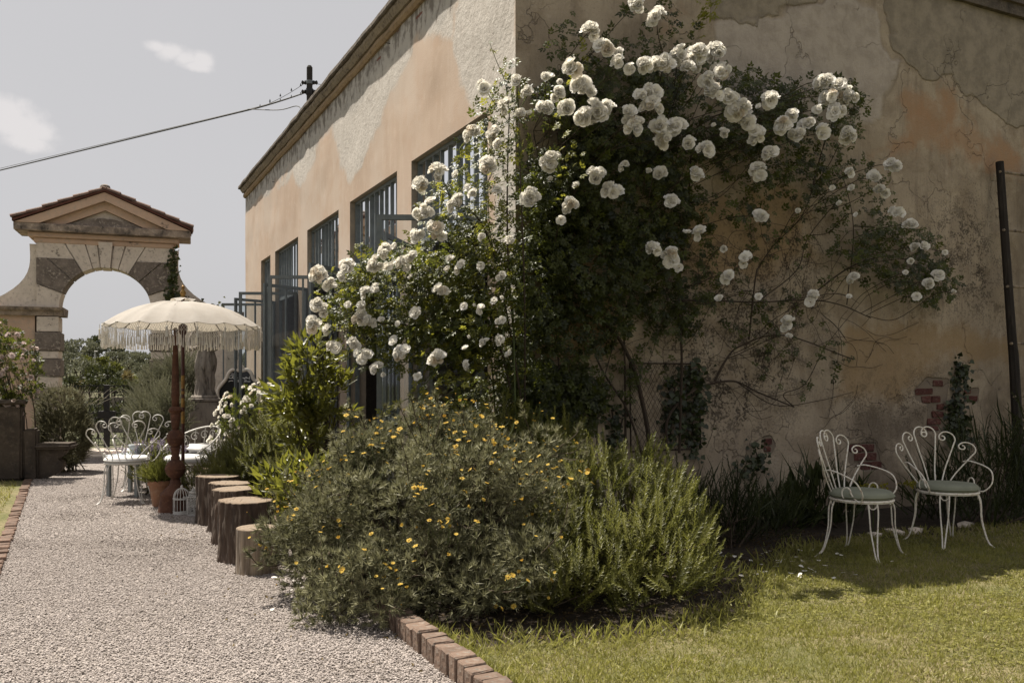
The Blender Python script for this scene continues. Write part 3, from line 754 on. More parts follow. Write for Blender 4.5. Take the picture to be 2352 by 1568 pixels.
# windows: fixed upper lights with upright bars, casements below ----------------
m, t = new_mat('window_glass')
gl = t.n('ShaderNodeBsdfGlossy', ins={'Roughness': .03, 'Color': (.95, .97, 1, 1)})
tr = t.n('ShaderNodeBsdfTransparent', ins={'Color': (.88, .90, .90, 1)})
fr = t.n('ShaderNodeFresnel', ins={'IOR': 1.5})
fac = t.math('MULTIPLY', fr.outputs[0], .62, clamp=True)
mx = t.n('ShaderNodeMixShader', ins={0: fac, 1: tr.outputs[0], 2: gl.outputs[0]}); finish(t, mx.outputs[0]); M_glass = m
m2 = M_glass.copy(); m2.name = 'upper_glass'; M_glass2 = m2
for nd in m2.node_tree.nodes:
    if nd.type == 'MATH': nd.inputs[1].default_value = 3.4
def frame_bar(mb, a0, a1, z0, z1, d0, d1): box(mb, (d0, a0, z0), (d1, a1, z1))
for wi, (a, b) in enumerate(WIN):
    fm = MB(); dd0, dd1 = .075, .13; wdt = .042
    frame_bar(fm, a + .004, a + wdt, .035, ZH - .004, dd0, dd1); frame_bar(fm, b - wdt, b - .004, .035, ZH - .004, dd0, dd1)
    frame_bar(fm, a + wdt, b - wdt, ZH - wdt, ZH - .004, dd0, dd1); frame_bar(fm, a + wdt, b - wdt, ZT - .03, ZT + .03, dd0, dd1)
    wo = bpart('window', fm, M_metal)
    n = max(4, int(round((b - a) / .235))); xs = np.linspace(a + wdt, b - wdt, n + 1)
    for k in range(1, n):
        mm = MB(); box(mm, (dd0 + .004, xs[k] - .011, ZT + .03), (dd1 + .012, xs[k] + .011, ZH - wdt)); bpart('mullion', mm, M_metal, wo)
    for k in range(n):
        g = MB(); tl = random.uniform(-.013, .013)
        g.add([[.103 + tl, xs[k], ZT + .03], [.103 - tl, xs[k + 1], ZT + .03], [.103 - tl, xs[k + 1], ZH - wdt], [.103 + tl, xs[k], ZH - wdt]], np.array([[0, 1, 2, 3]]))
        bpart('pane', g, M_glass2, wo)
# casement leaves: (window, hinge t, closed direction, opening end in world, width)
def casement(hinge, dirv, width, mids=(.95,), side='near'):
    d = Vector((dirv[0], dirv[1], 0)).normalized()
    ang = math.atan2(d.y, d.x) - BANG                      # in building coordinates
    H = ZT - .035; z0 = .06; wf = .05; th = .04
    M = rot('Z', math.degrees(ang)); C = (hinge[0], hinge[1], 0)
    fb = MB()
    def bx(lo, hi): box(fb, lo, hi, M=M, C=C)
    bx((.004, -th / 2, z0), (wf, th / 2, H)); bx((width - wf, -th / 2, z0), (width, th / 2, H))
    bx((wf, -th / 2, H - wf), (width - wf, th / 2, H)); bx((wf, -th / 2, z0), (width - wf, th / 2, z0 + .09))
    zs = [z0 + .09]
    for mz in mids: bx((wf, -th / 2 + .004, mz - .018), (width - wf, th / 2 - .004, mz + .018)); zs += [mz - .018, mz + .018]
    zs.append(H - wf)
    xm = width * .5
    bx((xm - .014, -th / 2 + .006, z0 + .09), (xm + .014, th / 2 - .006, mids[0] - .018)); bx((xm - .014, -th / 2 + .006, mids[0] + .018), (xm + .014, th / 2 - .006, H - wf))
    o = bpart('casement', fb, M_metal)
    for (u0, u1) in ((wf, xm - .014), (xm + .014, width - wf)):
        for za_, zb_ in ((zs[0], zs[1]), (zs[2], zs[3])):
            g = MB(); Vg = np.array([[u0, 0, za_], [u1, 0, za_], [u1, 0, zb_], [u0, 0, zb_]]) @ M.T + np.array(C)
            g.add(Vg, np.array([[0, 1, 2, 3]])); bpart('pane', g, M_glass, o)
    hb = MB(); Vp = [np.array((width - .03, -.03, 1.02)), np.array((width - .03, -.06, 1.02)), np.array((width - .03, -.06, .90))]
    tube(hb, [M @ p + np.array(C) for p in Vp], .008, 6); bpart('handle', hb, M_metal, o)
    return o
HX_ = .02
for wi in (0, 2, 3, 4):
    a, b = WIN[wi]; wd = 1.04 if wi < 4 else .98
    casement((HX_ - .03, a + .03), (-1, -.02), wd)
for wi in (0, 1, 2, 3):
    a, b = WIN[wi]
    dr = [(-.2, -.98), (-.40, -.88), (-.55, -.80), (-.62, -.78)][wi]
    casement((HX_ - .03, b - .03), dr, .93)
casement((.10, WIN[1][0] + .05), tuple(UA[:2]), 1.0)
casement((.10, 12.41), (-UA.x, -UA.y), .0 + .5)
# things just inside the windows
# ------------------------------------------------------------------ stone gateway
GC = np.array((-7.99, 17.32, 0.0)); GA = math.radians(20)
M_pale = mat_stone('pale_limestone', (.70, .61, .52), (.60, .52, .44), (.42, .36, .305), 4, .9, .6, 40, spot=.20, spotc=(.17, .14, .118), k=1.0)
M_dark = mat_stone('blackened_stone', (.23, .19, .16), (.13, .108, .092), (.33, .28, .235), 5, .95, 1.0, 34, spot=.30, spotc=(.42, .36, .30), k=1.0)
M_pink = mat_stone('rosy_stone', (.58, .41, .30), (.50, .355, .265), (.42, .34, .275), 3, .9, .35, 40, spot=.12, spotc=(.11, .085, .07), k=1.0)
M_corn2 = mat_stone('stained_cornice', (.36, .285, .225), (.13, .105, .088), (.52, .43, .35), 5, .92, .6, 40, spot=.3, k=1.0)
M_tile = mat_stone('roof_tile', (.22, .125, .09), (.16, .098, .075), (.33, .285, .225), 8, .9, .5, 50, vary=.35)
gate = thing('gateway', 'pale stone garden gateway with a round arch, rusticated blocks and tiled pediment', 'gateway', GC, GA)
def gpart(name, mb, mats, parent=None, **kw): return part(name, mb, mats, parent or gate, local=True, **kw)
GH, GO, ZS, ZE, TH = 1.21, .825, 2.84, 4.09, .5
angs = [0, 21, 43, 60, 74, 83.5]
ZC = .955
def outer(a, zt):
    ca, sa = math.cos(math.radians(a)), math.sin(math.radians(a)); k = min(GH / max(ca, 1e-6), zt / max(sa, 1e-6)); return (ca * k, sa * k)
dark_ids = {1, 2}
for sg in (-1, 1):
    for i in range(5):
        a0, a1 = angs[i] + (.5 if i else .3), angs[i + 1] - .5
        aa = np.linspace(a0, a1, 6)
        poly = [(GO * math.cos(math.radians(x)), GO * math.sin(math.radians(x))) for x in aa]
        zt_ = ZC if i <= 2 else ZE - ZS; o1, o0 = outer(a1, zt_), outer(a0, zt_); corner = []
        if i <= 2 and a0 < math.degrees(math.atan2(ZC, GH)) < a1: corner = [(GH, ZC)]
        poly = poly + [o1] + corner + [o0]
        poly = [(sg * x, z + ZS) for x, z in poly]
        if sg > 0: poly = poly[::-1]
        dk = i in dark_ids
        mb = MB(); prism(mb, poly, -.045 if dk else -.02, TH, .5)
        gpart('arch_stone', mb, M_dark if dk else M_pale)
    mb = MB(); poly = [(sg * .565, ZS + ZC + .008), (sg * GH, ZS + ZC + .008), (sg * GH, ZE), (sg * .727, ZE)]
    if sg < 0: poly = poly[::-1]
    prism(mb, poly, -.02, TH); gpart('corner_stone', mb, M_pale)
    # pier blocks
    z = 2.68; alt = 0
    hs_ = [.30, .36, .16, .34, .22, .36, .22, .36, .3]
    for h in hs_:
        if z <= .05: break
        z0 = max(0.0, z - h); dk = alt % 2 == 1; e = .03 if dk else 0.0
        mb = MB(); lo, hi = (GO - e, -.02 - e, z0 + .006), (GH + e, TH + e, z - .004)
        if sg < 0: lo, hi = (-hi[0], lo[1], lo[2]), (-lo[0], hi[1], hi[2])
        bevbox(mb, lo, hi, .012, .5, 0, .003)
        gpart('pier_block', mb, M_dark if dk else M_pale); z = z0; alt += 1
    mb = MB(); x0, x1 = (GO - .09, 2.6) if sg > 0 else (-3.4, -GO + .09)
    prism(mb, [(-.14, 2.85), (-.12, 2.80), (-.05, 2.76), (-.03, 2.69), (TH + .03, 2.69), (TH + .12, 2.80), (TH + .12, 2.85)], x0, x1, axis='x')
    gpart('impost_cornice', mb, M_corn2)
    # concave buttress scroll beside the arch
    pts = [(GH + .006, 2.86), (GH + .006, ZE - .02), (GH + .13, ZE - .02)]
    for u in np.linspace(0, 1, 9):
        pts.append((GH + .12 + .62 * (u ** 2.6), ZE - .25 - (ZE - .25 - 2.98) * u))
    pts += [(GH + .95, 2.90), (GH + .95, 2.86)]
    pts = [(sg * x, zz) for x, zz in pts]
    if sg < 0: pts = pts[::-1]
    mb = MB(); prism(mb, pts[::-1], .06, TH - .06); gpart('buttress', mb, M_pale)
    # flank wall continuing beyond the pier
    mb = MB(); lo, hi = (GH + .04, .06, 0), (2.5 if sg > 0 else 3.4, TH - .06, 2.69)
    if sg < 0: lo, hi = (-hi[0], lo[1], lo[2]), (-lo[0], hi[1], hi[2])
    box(mb, lo, hi); gpart('flank_wall', mb, M_pink if sg < 0 else M_pale)
mb = MB(); prism(mb, [(GO * math.cos(x) + .0 , ZS + GO * math.sin(x)) for x in []] or ([(-GH + .01, ZS), (-GH + .01, ZE - .01), (GH - .01, ZE - .01), (GH - .01, ZS)] + [((GO + .02) * math.cos(x), ZS + (GO + .02) * math.sin(x)) for x in np.linspace(0, PI, 24)]), .03, TH - .02); gpart('arch_core', mb, M_pale)
mb = MB(); ks = [(-.082, ZS + GO - .015), (.082, ZS + GO - .015), (.128, ZE + .06), (-.128, ZE + .06)]
prism(mb, ks, -.085, TH); gpart('keystone', mb, M_pale)
# entablature
def band(z0, z1, p, hw, mat, name='entablature'):
    mb = MB(); bevbox(mb, (-hw, -p, z0), (hw, TH + p * .6, z1), .012, .5, 0, .002); return gpart(name, mb, mat)
band(ZE + .001, ZE + .10, .03, GH + .04, M_pink); band(ZE + .101, ZE + .20, .09, GH + .14, M_pink)
band(ZE + .201, ZE + .345, .22, GH + .36, M_corn2, 'cornice')
# gable with raking cornices
ZG, ZA = ZE + .346, 5.10; HWG = GH + .345
def rake(hw0, za0, hw1, za1, y0, y1, mat, name):
    for sg in (-1, 1):
        poly = [(sg * hw0, ZG), (0, za0), (0, za1), (sg * hw1, ZG)]
        if sg > 0: poly = poly[::-1]
        mb = MB(); prism(mb, poly, y0, y1); gpart(name, mb, mat)
rake(HWG, ZA, HWG - .42, ZA - .165, -.23, TH, M_pink, 'raking_cornice')
rake(HWG - .425, ZA - .167, HWG - .80, ZA - .33, -.10, TH, M_pink, 'raking_moulding')
mb = MB(); prism(mb, [(-(HWG - .805), ZG), (0, ZA - .332), (HWG - .805, ZG)][::-1], .0, TH - .02); gpart('tympanum', mb, M_pale)
mb = MB(); pts = [(-.78, ZG + .002)] + [(x, ZG + .03 + .14 * max(0, 1 - (x / .62) ** 2) + random.uniform(-.012, .012)) for x in np.linspace(-.74, .74, 22)] + [(.78, ZG + .002)]
prism(mb, pts[::-1], -.11, -.004); gpart('moss_crust', mb, M_dark)
# roof slab and tiles
slope = math.atan2(ZA - ZG, HWG); Ls = math.hypot(HWG, ZA - ZG)
for sg in (-1, 1):
    poly = [(sg * (HWG + .03), ZG + .012), (0, ZA + .012), (0, ZA + .05), (sg * (HWG + .03), ZG + .05)]
    if sg > 0: poly = poly[::-1]
    mb = MB(); prism(mb, poly, -.27, TH + .05); gpart('roof_board', mb, mat_flat('clay_underside', (.17, .065, .045), .9))
tl = MB(); n = 6
for (r0, yy) in ((.085, 0), (.07, .33)): pass
aa = np.linspace(0, PI, 6)
Vt = []
for r, yy in ((.088, 0.0), (.070, .34)):
    for a_ in aa: Vt.append((r * math.cos(a_), yy, r * .85 * math.sin(a_)))
for r, yy in ((.073, 0.0), (.056, .34)):
    for a_ in aa: Vt.append((r * math.cos(a_), yy, r * .62 * math.sin(a_)))
i = np.arange(5); tf = [np.stack([i, i + 1, i + 7, i + 6], -1), np.stack([i + 13, i + 12, i + 18, i + 19], -1), np.stack([i + 12, i + 13, i + 1, i], -1), np.stack([i + 6, i + 7, i + 19, i + 18], -1)]
tl.add(np.array(Vt), tf); tile_me = tl.mesh('roof_tile', M_tile)
nt = 6
for sg in (-1, 1):
    for k in range(nt):
        for c_ in range(4):
            u = k / nt
            o = link('roof_tile', tile_me, gate)
            xx = sg * (HWG + .05) * (1 - u); zz = ZG + .055 + (ZA - ZG) * u + random.uniform(0, .012)
            o.location = (xx, -.20 + c_ * .235 + random.uniform(-.012, .012), zz)
            e1 = Vector((-sg * math.cos(slope), 0, math.sin(slope) - .06)); zv = Vector((sg * math.sin(slope), 0, math.cos(slope)))
            e1.normalize(); xv = e1.cross(zv); zv = xv.cross(e1)
            o.rotation_euler = Matrix((xv, e1, zv)).transposed().to_euler()
            o.rotation_euler[2] += random.uniform(-.05, .05)
mb = MB(); lathe(mb, [(.0, 0), (.10, .0), (.10, .07), (.085, .12), (.04, .145), (.0, .15)], 10, (0, -.14, ZA + .02), caps=False); gpart('ridge_tile', mb, M_dark)
for k in range(2):
    o = link('roof_tile', tile_me, gate); o.location = (0, -.05 + k * .3, ZA + .06); o.scale = (1.2, 1, 1.2)

# iron gate in the arch
ig = thing('iron_gate', 'black iron gate with diamond lattice standing in the arch of the stone gateway', 'gate', GC + np.array((math.sin(GA) * -.22, math.cos(GA) * .22, 0)), GA)
def ipart(name, mb, mat=M_iron, **kw): return part(name, mb, mat, ig, local=True, **kw)
mb = MB(); bevbox(mb, (-.055, -.05, .12), (.055, .05, 1.36), .006); ipart('centre_post', mb)
mb = MB(); bevbox(mb, (-.16, -.06, .70), (.16, .06, .84), .006); ipart('lock_box', mb)
for zz in (.16, .30, .86 - .16, .80, 1.22, 1.34):
    mb = MB(); box(mb, (-.78, -.012, zz - .009), (-.06, .012, zz + .009)); box(mb, (.06, -.012, zz - .009), (.78, .012, zz + .009)); ipart('rail', mb)
for xx in np.concatenate([np.linspace(-.77, -.15, 5), np.linspace(.15, .77, 5)]):
    mb = MB(); tube(mb, [(xx, 0, .13), (xx, 0, 1.35)], .007, 6); ipart('upright', mb)
lat = MB()
for s_ in (-1, 1):
    for k in range(-8, 14):
        x0 = .07 + k * .09
        pts = []
        for zz in np.linspace(.16, 1.22, 12):
            xx = x0 + s_ * (zz - .16) * .42
            if .06 <= xx <= .78: pts.append((xx, zz))
        if len(pts) > 1:
            for m_ in (-1, 1): tube(lat, [(m_ * pts[0][0], .004 * s_, pts[0][1]), (m_ * pts[-1][0], .004 * s_, pts[-1][1])], .0045, 4)
ipart('lattice', lat)
mb = MB(); bevbox(mb, (-.95, -.55, -.05), (1.0, .30, .10), .015, .5, 0, .004); 
st = part('threshold', mb, M_pale, gate, local=True)
mb = MB(); bevbox(mb, (-1.0, -.80, -.05), (1.05, -.555, .035), .012, .5, 0, .004); part('step', mb, M_pale, gate, local=True)

M_block_ = mat_stone('field_stone', (.30, .26, .215), (.22, .19, .16), None, 4, .9, .4, 30)
# ------------------------------------------------------------------ far trees
M_olive = mat_leaf('olive_leaf', (.075, .085, .055), (.19, .20, .145), .25, .55)
M_green = mat_leaf('bright_leaf', (.055, .075, .018), (.16, .17, .04), .35, .5)
M_deep = mat_leaf('deep_leaf', (.022, .035, .014), (.075, .085, .028), .25, .5)
M_straw = mat_leaf('dry_leaf', (.14, .10, .045), (.24, .20, .09), .3, .6)
LEAF = leaf_t(1.0, .42, .08)
def crown_mesh(lobes, n, size, mat, updir=.35, tmpl=LEAF, jitter=.6, inner=.62, tlo=.0, thi=1.0, name='crown', parent=None, roff=.0, zmin=0.02):
    P, N = lobes_sample(lobes, n, inner, zmin)
    d = N * .6 + RNG.normal(size=P.shape) * jitter + np.array((0, 0, updir))
    mb = MB(); M = frames(d)
    clump = fbm(P, 2.2 / max(.15, np.mean([l[3] for l in lobes])), 2)
    tn = np.clip(tlo + (thi - tlo) * (RNG.random(len(P)) * .65 + clump * .5 - .08), 0, 1)
    scatter(mb, tmpl, P, M, size * RNG.uniform(.7, 1.3, len(P)), tn)
    return part(name, mb, mat, parent)
def far_tree(name, label, cat, group, x, y, Y, wpx, hpx, mat, n=700, size=None, kind='tree', trunk=True):
    """crown centred on the line of sight through (x, y) at depth Y, wpx x hpx pixels"""
    c = at(x, y, Y); rx = wpx / 2 / F * Y; rz = hpx / 2 / F * Y
    gz = min(c[2] - rz * .8, float(hill_z(np.array(c[0]), np.array(Y)))) if Y > 34 else (-.3)
    root = thing(name, label, cat, (c[0], c[1], gz), 0, group)
    lb = [(c[0], c[1], c[2], rx * .8, rx * .75, rz * .85)]
    for k in range(5):
        a = random.uniform(0, 2 * PI); lb.append((c[0] + rx * .5 * math.cos(a), c[1] + rx * .5 * math.sin(a), c[2] + rz * random.uniform(-.35, .5), rx * random.uniform(.38, .55), rx * .45, rz * random.uniform(.4, .55)))
    sz = size or Y / F * 7.5
    crown_mesh(lb, n, sz, mat, parent=root, zmin=-5)
    tb_ = MB(); top = c[2]
    tube(tb_, smooth_path([(c[0], c[1], gz - .2), (c[0] + rx * .05, c[1], gz + (top - gz) * .5), (c[0] - rx * .04, c[1], top)], 4), np.linspace(rx * .09, rx * .04, 9), 6)
    for k in range(3):
        a = random.uniform(0, 2 * PI); tube(tb_, [(c[0], c[1], gz + (top - gz) * .6), (c[0] + rx * .45 * math.cos(a), c[1] + rx * .4 * math.sin(a), top + rz * .25)], rx * .035, 5)
    part('trunk', tb_, M_twig, root)
    return root
OL = 'silvery olive tree on the far slope seen through the arch'
for a, OL in (((152, 804, 74, 56, 50), 'pale olive tree on the skyline against the gateway pier'), ((190, 800, 80, 74, 44), 'wide silvery olive tree on the skyline beside the dark evergreen'), ((212, 808, 76, 44, 34), 'small silvery olive tree just below the dark evergreen'),
              ((160, 835, 60, 50, 56), 'shaded olive tree half hidden by the gateway pier'), ((186, 852, 52, 74, 66), 'big silver-grey olive tree low in the arch, above the straw-coloured bush'), ((262, 808, 88, 46, 28), 'distant olive tree under the left edge of the parasol fringe'.replace('left ', '')),
              ((330, 826, 70, 70, 34), 'olive tree behind the parasol fringe'), ((132, 850, 66, 40, 60), 'olive tree hidden behind the gateway pier'), ((122, 812, 82, 50, 50), 'olive tree seen over the flank wall of the gateway')):
    far_tree('olive_tree', OL, 'tree', 'olive trees on the far slope', *a, M_olive, 650)
for a, lb_ in (((268, 822, 74, 50, 26), 'clipped grey-green shrub on the upper terrace beside the thin post'), ((300, 822, 76, 50, 28), 'clipped grey-green shrub on the upper terrace below the parasol fringe'), ((296, 842, 62, 56, 32), 'broad grey-green shrub on the middle terrace'), ((335, 850, 50, 56, 34), 'grey-green shrub on the middle terrace behind the silver shrubs'), ((284, 868, 46, 36, 34), 'grey-green shrub on the lowest terrace beside the brownish shrub')):
    far_tree('grey_shrub', lb_, 'shrub', 'grey shrubs on the far terraces', *a, M_olive, 520)
for a, lb_ in (((212, 836, 64, 40, 26), 'yellow-green bush in the middle of the far slope above the silver-grey olive'), ((234, 832, 60, 34, 24), 'yellow-green bush right behind the thin lamp post'.replace('right ', '')), ((262, 846, 58, 40, 30), 'bright green bush below the upper clipped shrubs'), ((196, 828, 68, 26, 22), 'small pale green bush between the two skyline olives'), ((256, 864, 50, 36, 26), 'bright green bush beside the bushy dark tree'), ((124, 856, 56, 26, 50), 'sunlit bush tucked behind the gateway pier'), ((304, 880, 42, 40, 30), 'sunlit bush beside the silver-leaved shrubs')):
    far_tree('green_shrub', lb_, 'shrub', 'sunlit bushes on the far slope', *a, M_green, 420)
far_tree('evergreen_tree', 'round dark evergreen tree on the skyline behind the thin lamp post', 'tree', None, 224, 791, 84, 54, 42, M_deep, 900)
far_tree('evergreen_tree', 'bushy dark green tree just above the iron gate', 'tree', None, 238, 864, 44, 84, 52, M_deep, 1000, .19)
for a, lb_ in (((160, 884, 40, 44, 40), 'dim shrub low against the gateway pier'), ((206, 884, 40, 40, 34), 'dim shrub just behind the centre of the iron gate'), ((262, 886, 39, 44, 34), 'dim shrub behind the hinge side of the iron gate'), ((230, 884, 41, 40, 34), 'dim shrub under the bushy dark tree'), ((286, 890, 38, 40, 40), 'dim shrub at the foot of the brownish one')):
    far_tree('field_shrub', lb_, 'shrub', 'shrubs just beyond the iron gate', *a, M_deep, 420)
for a, lb_ in (((205, 950, 24, 50, 60), 'dark low bush close behind the iron gate, toward the latch'), ((250, 955, 25, 60, 50), 'dark low bush close behind the iron gate, beside the hinge'), ((285, 945, 24, 50, 60), 'dark low bush by the inner pier behind the silver shrubs'), ((225, 930, 28, 60, 40), 'dark bush in the field behind the lock box of the gate')):
    far_tree('field_shrub', lb_, 'shrub', 'shrubs just beyond the iron gate', *a, M_deep, 420)
far_tree('dry_shrub', 'small straw-coloured bush beside a tree trunk above the gate', 'shrub', None, 188, 888, 42, 30, 28, M_straw, 260)
far_tree('red_shrub', 'small brownish shrub among the green ones on the slope', 'shrub', None, 294, 868, 40, 26, 40, M_straw, 260)
for a, lb_ in (((510, 842, 27, 60, 60), 'pale grassy shrub just past the draped statue'), ((545, 838, 30, 60, 70), 'pale grassy shrub behind the chalkboard sign'), ((480, 845, 25, 50, 60), 'pale grassy shrub behind the draped statue'), ((580, 845, 27, 60, 70), 'pale grassy shrub touching the end of the house'), ((610, 858, 29, 60, 80), 'pale grassy shrub hidden round the end of the house')):
    far_tree('field_shrub', lb_, 'shrub', 'shrubs beyond the end of the house', *a, M_olive, 700, .12)
lp = at(218, 845, 60); root = thing('lamp_post', 'thin pale lamp post on the far slope before the dark evergreen', 'lamp post', (lp[0], lp[1], lp[2] - .6))
mb = MB(); tube(mb, [(lp[0], lp[1], lp[2] - .6), tuple(at(218, 808, 60))], .035, 6); part('post', mb, M_white, root)
hp = at(219.5, 807, 60); mb = MB(); bevbox(mb, (-.08, -.06, -.03), (.14, .06, .04), .015, C=hp); part('lamp_head', mb, M_white, root)
lp = at(252, 850, 50); root = thing('lamp_post', 'short thin post on the slope before the clipped grey shrubs', 'post', (lp[0], lp[1], lp[2] - .5))
mb = MB(); tube(mb, [(lp[0], lp[1], lp[2] - .5), tuple(at(252, 832, 50))], .03, 6); part('post', mb, M_white, root)
fw = MB(); a0, a1 = at(205, 914, 34), at(300, 918, 34); box(fw, (a0[0], 34, -.8), (a1[0], 34.3, a0[2] + .03)); 
tag(part('field_wall', fw, M_block_), 'low pale wall in the field beyond the iron gate', 'wall')

# ------------------------------------------------------------------ mast and cables
mp = W(.42, 10.15)
mast = thing('roof_mast', 'dark wooden mast with cable clamps rising behind the eaves', 'mast', (mp[0], mp[1], 5.9))
Ym = mp[1]; zt = CAM_H + (HY - 150) / F * Ym
def mz(y): return CAM_H + (HY - y) / F * Ym
mx_ = (711 - CX) / F * Ym; dxm = mx_ - mp[0]; mast.location.x = mx_
mb = MB(); lathe(mb, [(.058, 5.9), (.058, zt - .05), (.035, zt - .01), (.0, zt)], 10, (mx_, Ym, 0), caps=False); part('post', mb, mat_flat('tarred_wood', (.05, .043, .036), .9), mast)
for yy, hh in ((190, .07), (211, .12)):
    mb = MB(); z = mz(yy); lathe(mb, [(.07, z - hh / 2), (.074, z), (.07, z + hh / 2)], 10, (mx_, Ym, 0)); part('clamp', mb, M_iron if yy > 200 else M_metal, mast)
    for sg in (-1, 1):
        mb = MB(); lathe(mb, [(.02, 0), (.045, .02), (.03, .05), (.045, .08), (.015, .1)], 8); mb.V[-1] = mb.V[-1][:, [2, 1, 0]] * np.array((sg, 1, 1)) + np.array((mx_ + sg * .06, Ym, z)); part('insulator', mb, M_iron, mast)
cb = thing('overhead_cable', 'black overhead cables sagging from the roof mast across the sky', 'cable', (mx_, Ym, mz(200)))
e1 = at(-160, 428, 70.0)
def sag(a, b, s, n=26):
    u = np.linspace(0, 1, n)[:, None]; P = np.asarray(a) * (1 - u) + np.asarray(b) * u; P[:, 2] -= (4 * u * (1 - u)).ravel() * s; return P
j0 = at(590, 248, 19.5); e1 = j0 + (e1 - j0) * 2.4
mb = MB(); main = np.concatenate([sag(e1, j0, .06), sag(j0, (mx_ - .1, Ym, mz(214)), .01, 6)[1:]]); tube(mb, main, np.linspace(.07, .013, len(main)), 5); part('wire', mb, M_iron, cb)
mb = MB(); tube(mb, sag(e1 + np.array((0, 0, .38)), at(600, 244, 19.4), .05), np.linspace(.034, .006, 26), 4); part('wire', mb, M_iron, cb)
mb = MB(); tube(mb, sag(j0, (mx_ - .1, Ym, mz(192)), .05, 8), .006, 4); part('wire', mb, M_iron, cb)
mb = MB(); tube(mb, smooth_path([j0 + np.array((-.2, 0, -.03)), at(640, 253, 18.7), at(680, 244, 18.0), at(692, 252, 17.8), at(704, 268, Ym)], 5), .010, 5); part('wire', mb, M_iron, cb)
for k, u in enumerate((.05, .2, .35, .5, .62)):
    for base, tip in (((j0), (mx_ - .1, Ym, mz(192))), ((j0), (mx_ - .1, Ym, mz(214)))):
        p = np.asarray(base) * (1 - u * 1.5) + np.asarray(tip) * u * 1.5
        mb = MB(); lathe(mb, [(.02, -.012), (.010, .02), (.003, .045)], 6, p); part('clip', mb, M_iron, cb)
mb = MB(); tube(mb, sag((mx_ + .1, Ym, mz(192)), at(760, 196, Ym + 2), .01, 5), .006, 4); part('wire', mb, M_iron, cb)

# ------------------------------------------------------------------ tree stump seats
M_endgrain = None
m, t = new_mat('sawn_wood'); tc = t.n('ShaderNodeTexCoord'); v = tc.outputs['Object']
ln = t.n('ShaderNodeVectorMath', operation='LENGTH', ins={0: t.n('ShaderNodeMapping', ins={'Vector': v, 'Scale': (1, 1, 0)}).outputs[0]})
rr = t.math('ADD', t.math('MULTIPLY', ln.outputs['Value'], 230.0), t.math('MULTIPLY', t.noise(v, 9, 4), 9.0))
c = t.mix(t.math('ADD', t.math('MULTIPLY', t.math('SINE', rr), .55), .5), (.40, .32, .24), (.31, .245, .185))
c = t.mix(t.math('MULTIPLY', t.smooth(t.noise(v, 7, 5), .5, .7), .6), c, (.30, .26, .22))
ang_ = t.n('ShaderNodeTexVoronoi', feature='DISTANCE_TO_EDGE', ins={'Vector': t.n('ShaderNodeMapping', ins={'Vector': v, 'Scale': (1, 1, 0)}).outputs[0], 'Scale': 6.0})
c = t.mix(t.math('MULTIPLY', t.math('SUBTRACT', 1.0, t.smooth(ang_.outputs[0], .0, .03)), .7), c, (.09, .065, .05))
c = t.mix(t.math('MULTIPLY', t.smooth(ln.outputs['Value'], .12, .2), .35), c, (.24, .17, .12)); c = t.mix(1.0, c, (.58, .56, .54), 'MULTIPLY'); finish(t, princ(t, c, .85, bump(t, t.noise(v, 60, 4), .2, .01), spec=.2)); M_endgrain = m
def stump(label, c, r, h, bark=True, tiltx=0.0, seed=0):
    root = thing('stump_seat', label, 'stump seat', (c[0], c[1], 0), random.uniform(0, 6), 'tree stump seats beside the gravel path')
    n = 130; kz = 34; zz = np.linspace(-.01, h, kz); a = np.arange(n) / n * 2 * PI
    A, Z = np.meshgrid(a, zz)
    big = fbm(np.stack([np.cos(A).ravel() * 1.3, np.sin(A).ravel() * 1.3, Z.ravel() * .6 + seed], -1), 1.5, 2) - .5
    fine = fbm(np.stack([np.cos(A).ravel() * r * 38, np.sin(A).ravel() * r * 38, Z.ravel() * 7 + seed * 3], -1), 1.0, 3) - .5
    R = r * (1 + big * .16 + (.26 if bark else .06) * fine) * (1 + .06 * np.exp(-Z.ravel() / .06))
    Zt = Z.ravel() + (Z.ravel() / h) * (tiltx * R * np.cos(A).ravel())
    V = np.stack([R * np.cos(A).ravel(), R * np.sin(A).ravel(), Zt], -1)
    i = np.arange(kz - 1)[:, None] * n; j = np.arange(n)[None]; j2 = (j + 1) % n
    mb = MB(); mb.add(V, np.stack([i + j, i + j2, i + n + j2, i + n + j], -1).reshape(-1, 4)); part('bark' if bark else 'side', mb, M_bark if bark else M_palewood, root, local=True, smooth=True)
    top = V[-n:].copy(); top[:, :2] *= .985 if bark else .97; top[:, 2] += .006
    ctr = np.array([[0, 0, h + .007]]); mid = top * np.array((.6, .6, 1)); mid[:, 2] = h + .007 + (top[:, 2] - h - .006) * .6
    mb = MB(); j = np.arange(n); j2 = (j + 1) % n
    base = V[-n:].copy()
    mb.add(np.concatenate([top, mid, ctr, base]), [np.stack([j, j2, j2 + n, j + n], -1), np.stack([j + n, j2 + n, np.full(n, 2 * n)], -1), np.stack([j + 2 * n + 1, j2 + 2 * n + 1, j2, j], -1)])
    part('sawn_top', mb, M_endgrain, root, local=True)
    return root
stump('small smooth pale stump without bark at the near end of the stump row', (-1.93, 6.66), .15, .335, False, .0, 1)
stump('large rough-barked stump standing behind the small pale one', (-2.15, 7.12), .212, .478, True, .02, 2)
stump('rough-barked stump with a flat sawn top, third in the row from the small pale one', (-2.47, 7.86), .19, .480, True, .02, 3)
stump('barked stump mostly hidden between its neighbours, fourth from the small pale one', (-2.71, 8.46), .188, .462, True, .03, 4)
stump('tall barked stump beside the filigree birdcage at the far end of the row', (-2.98, 8.94), .20, .475, True, .03, 5)

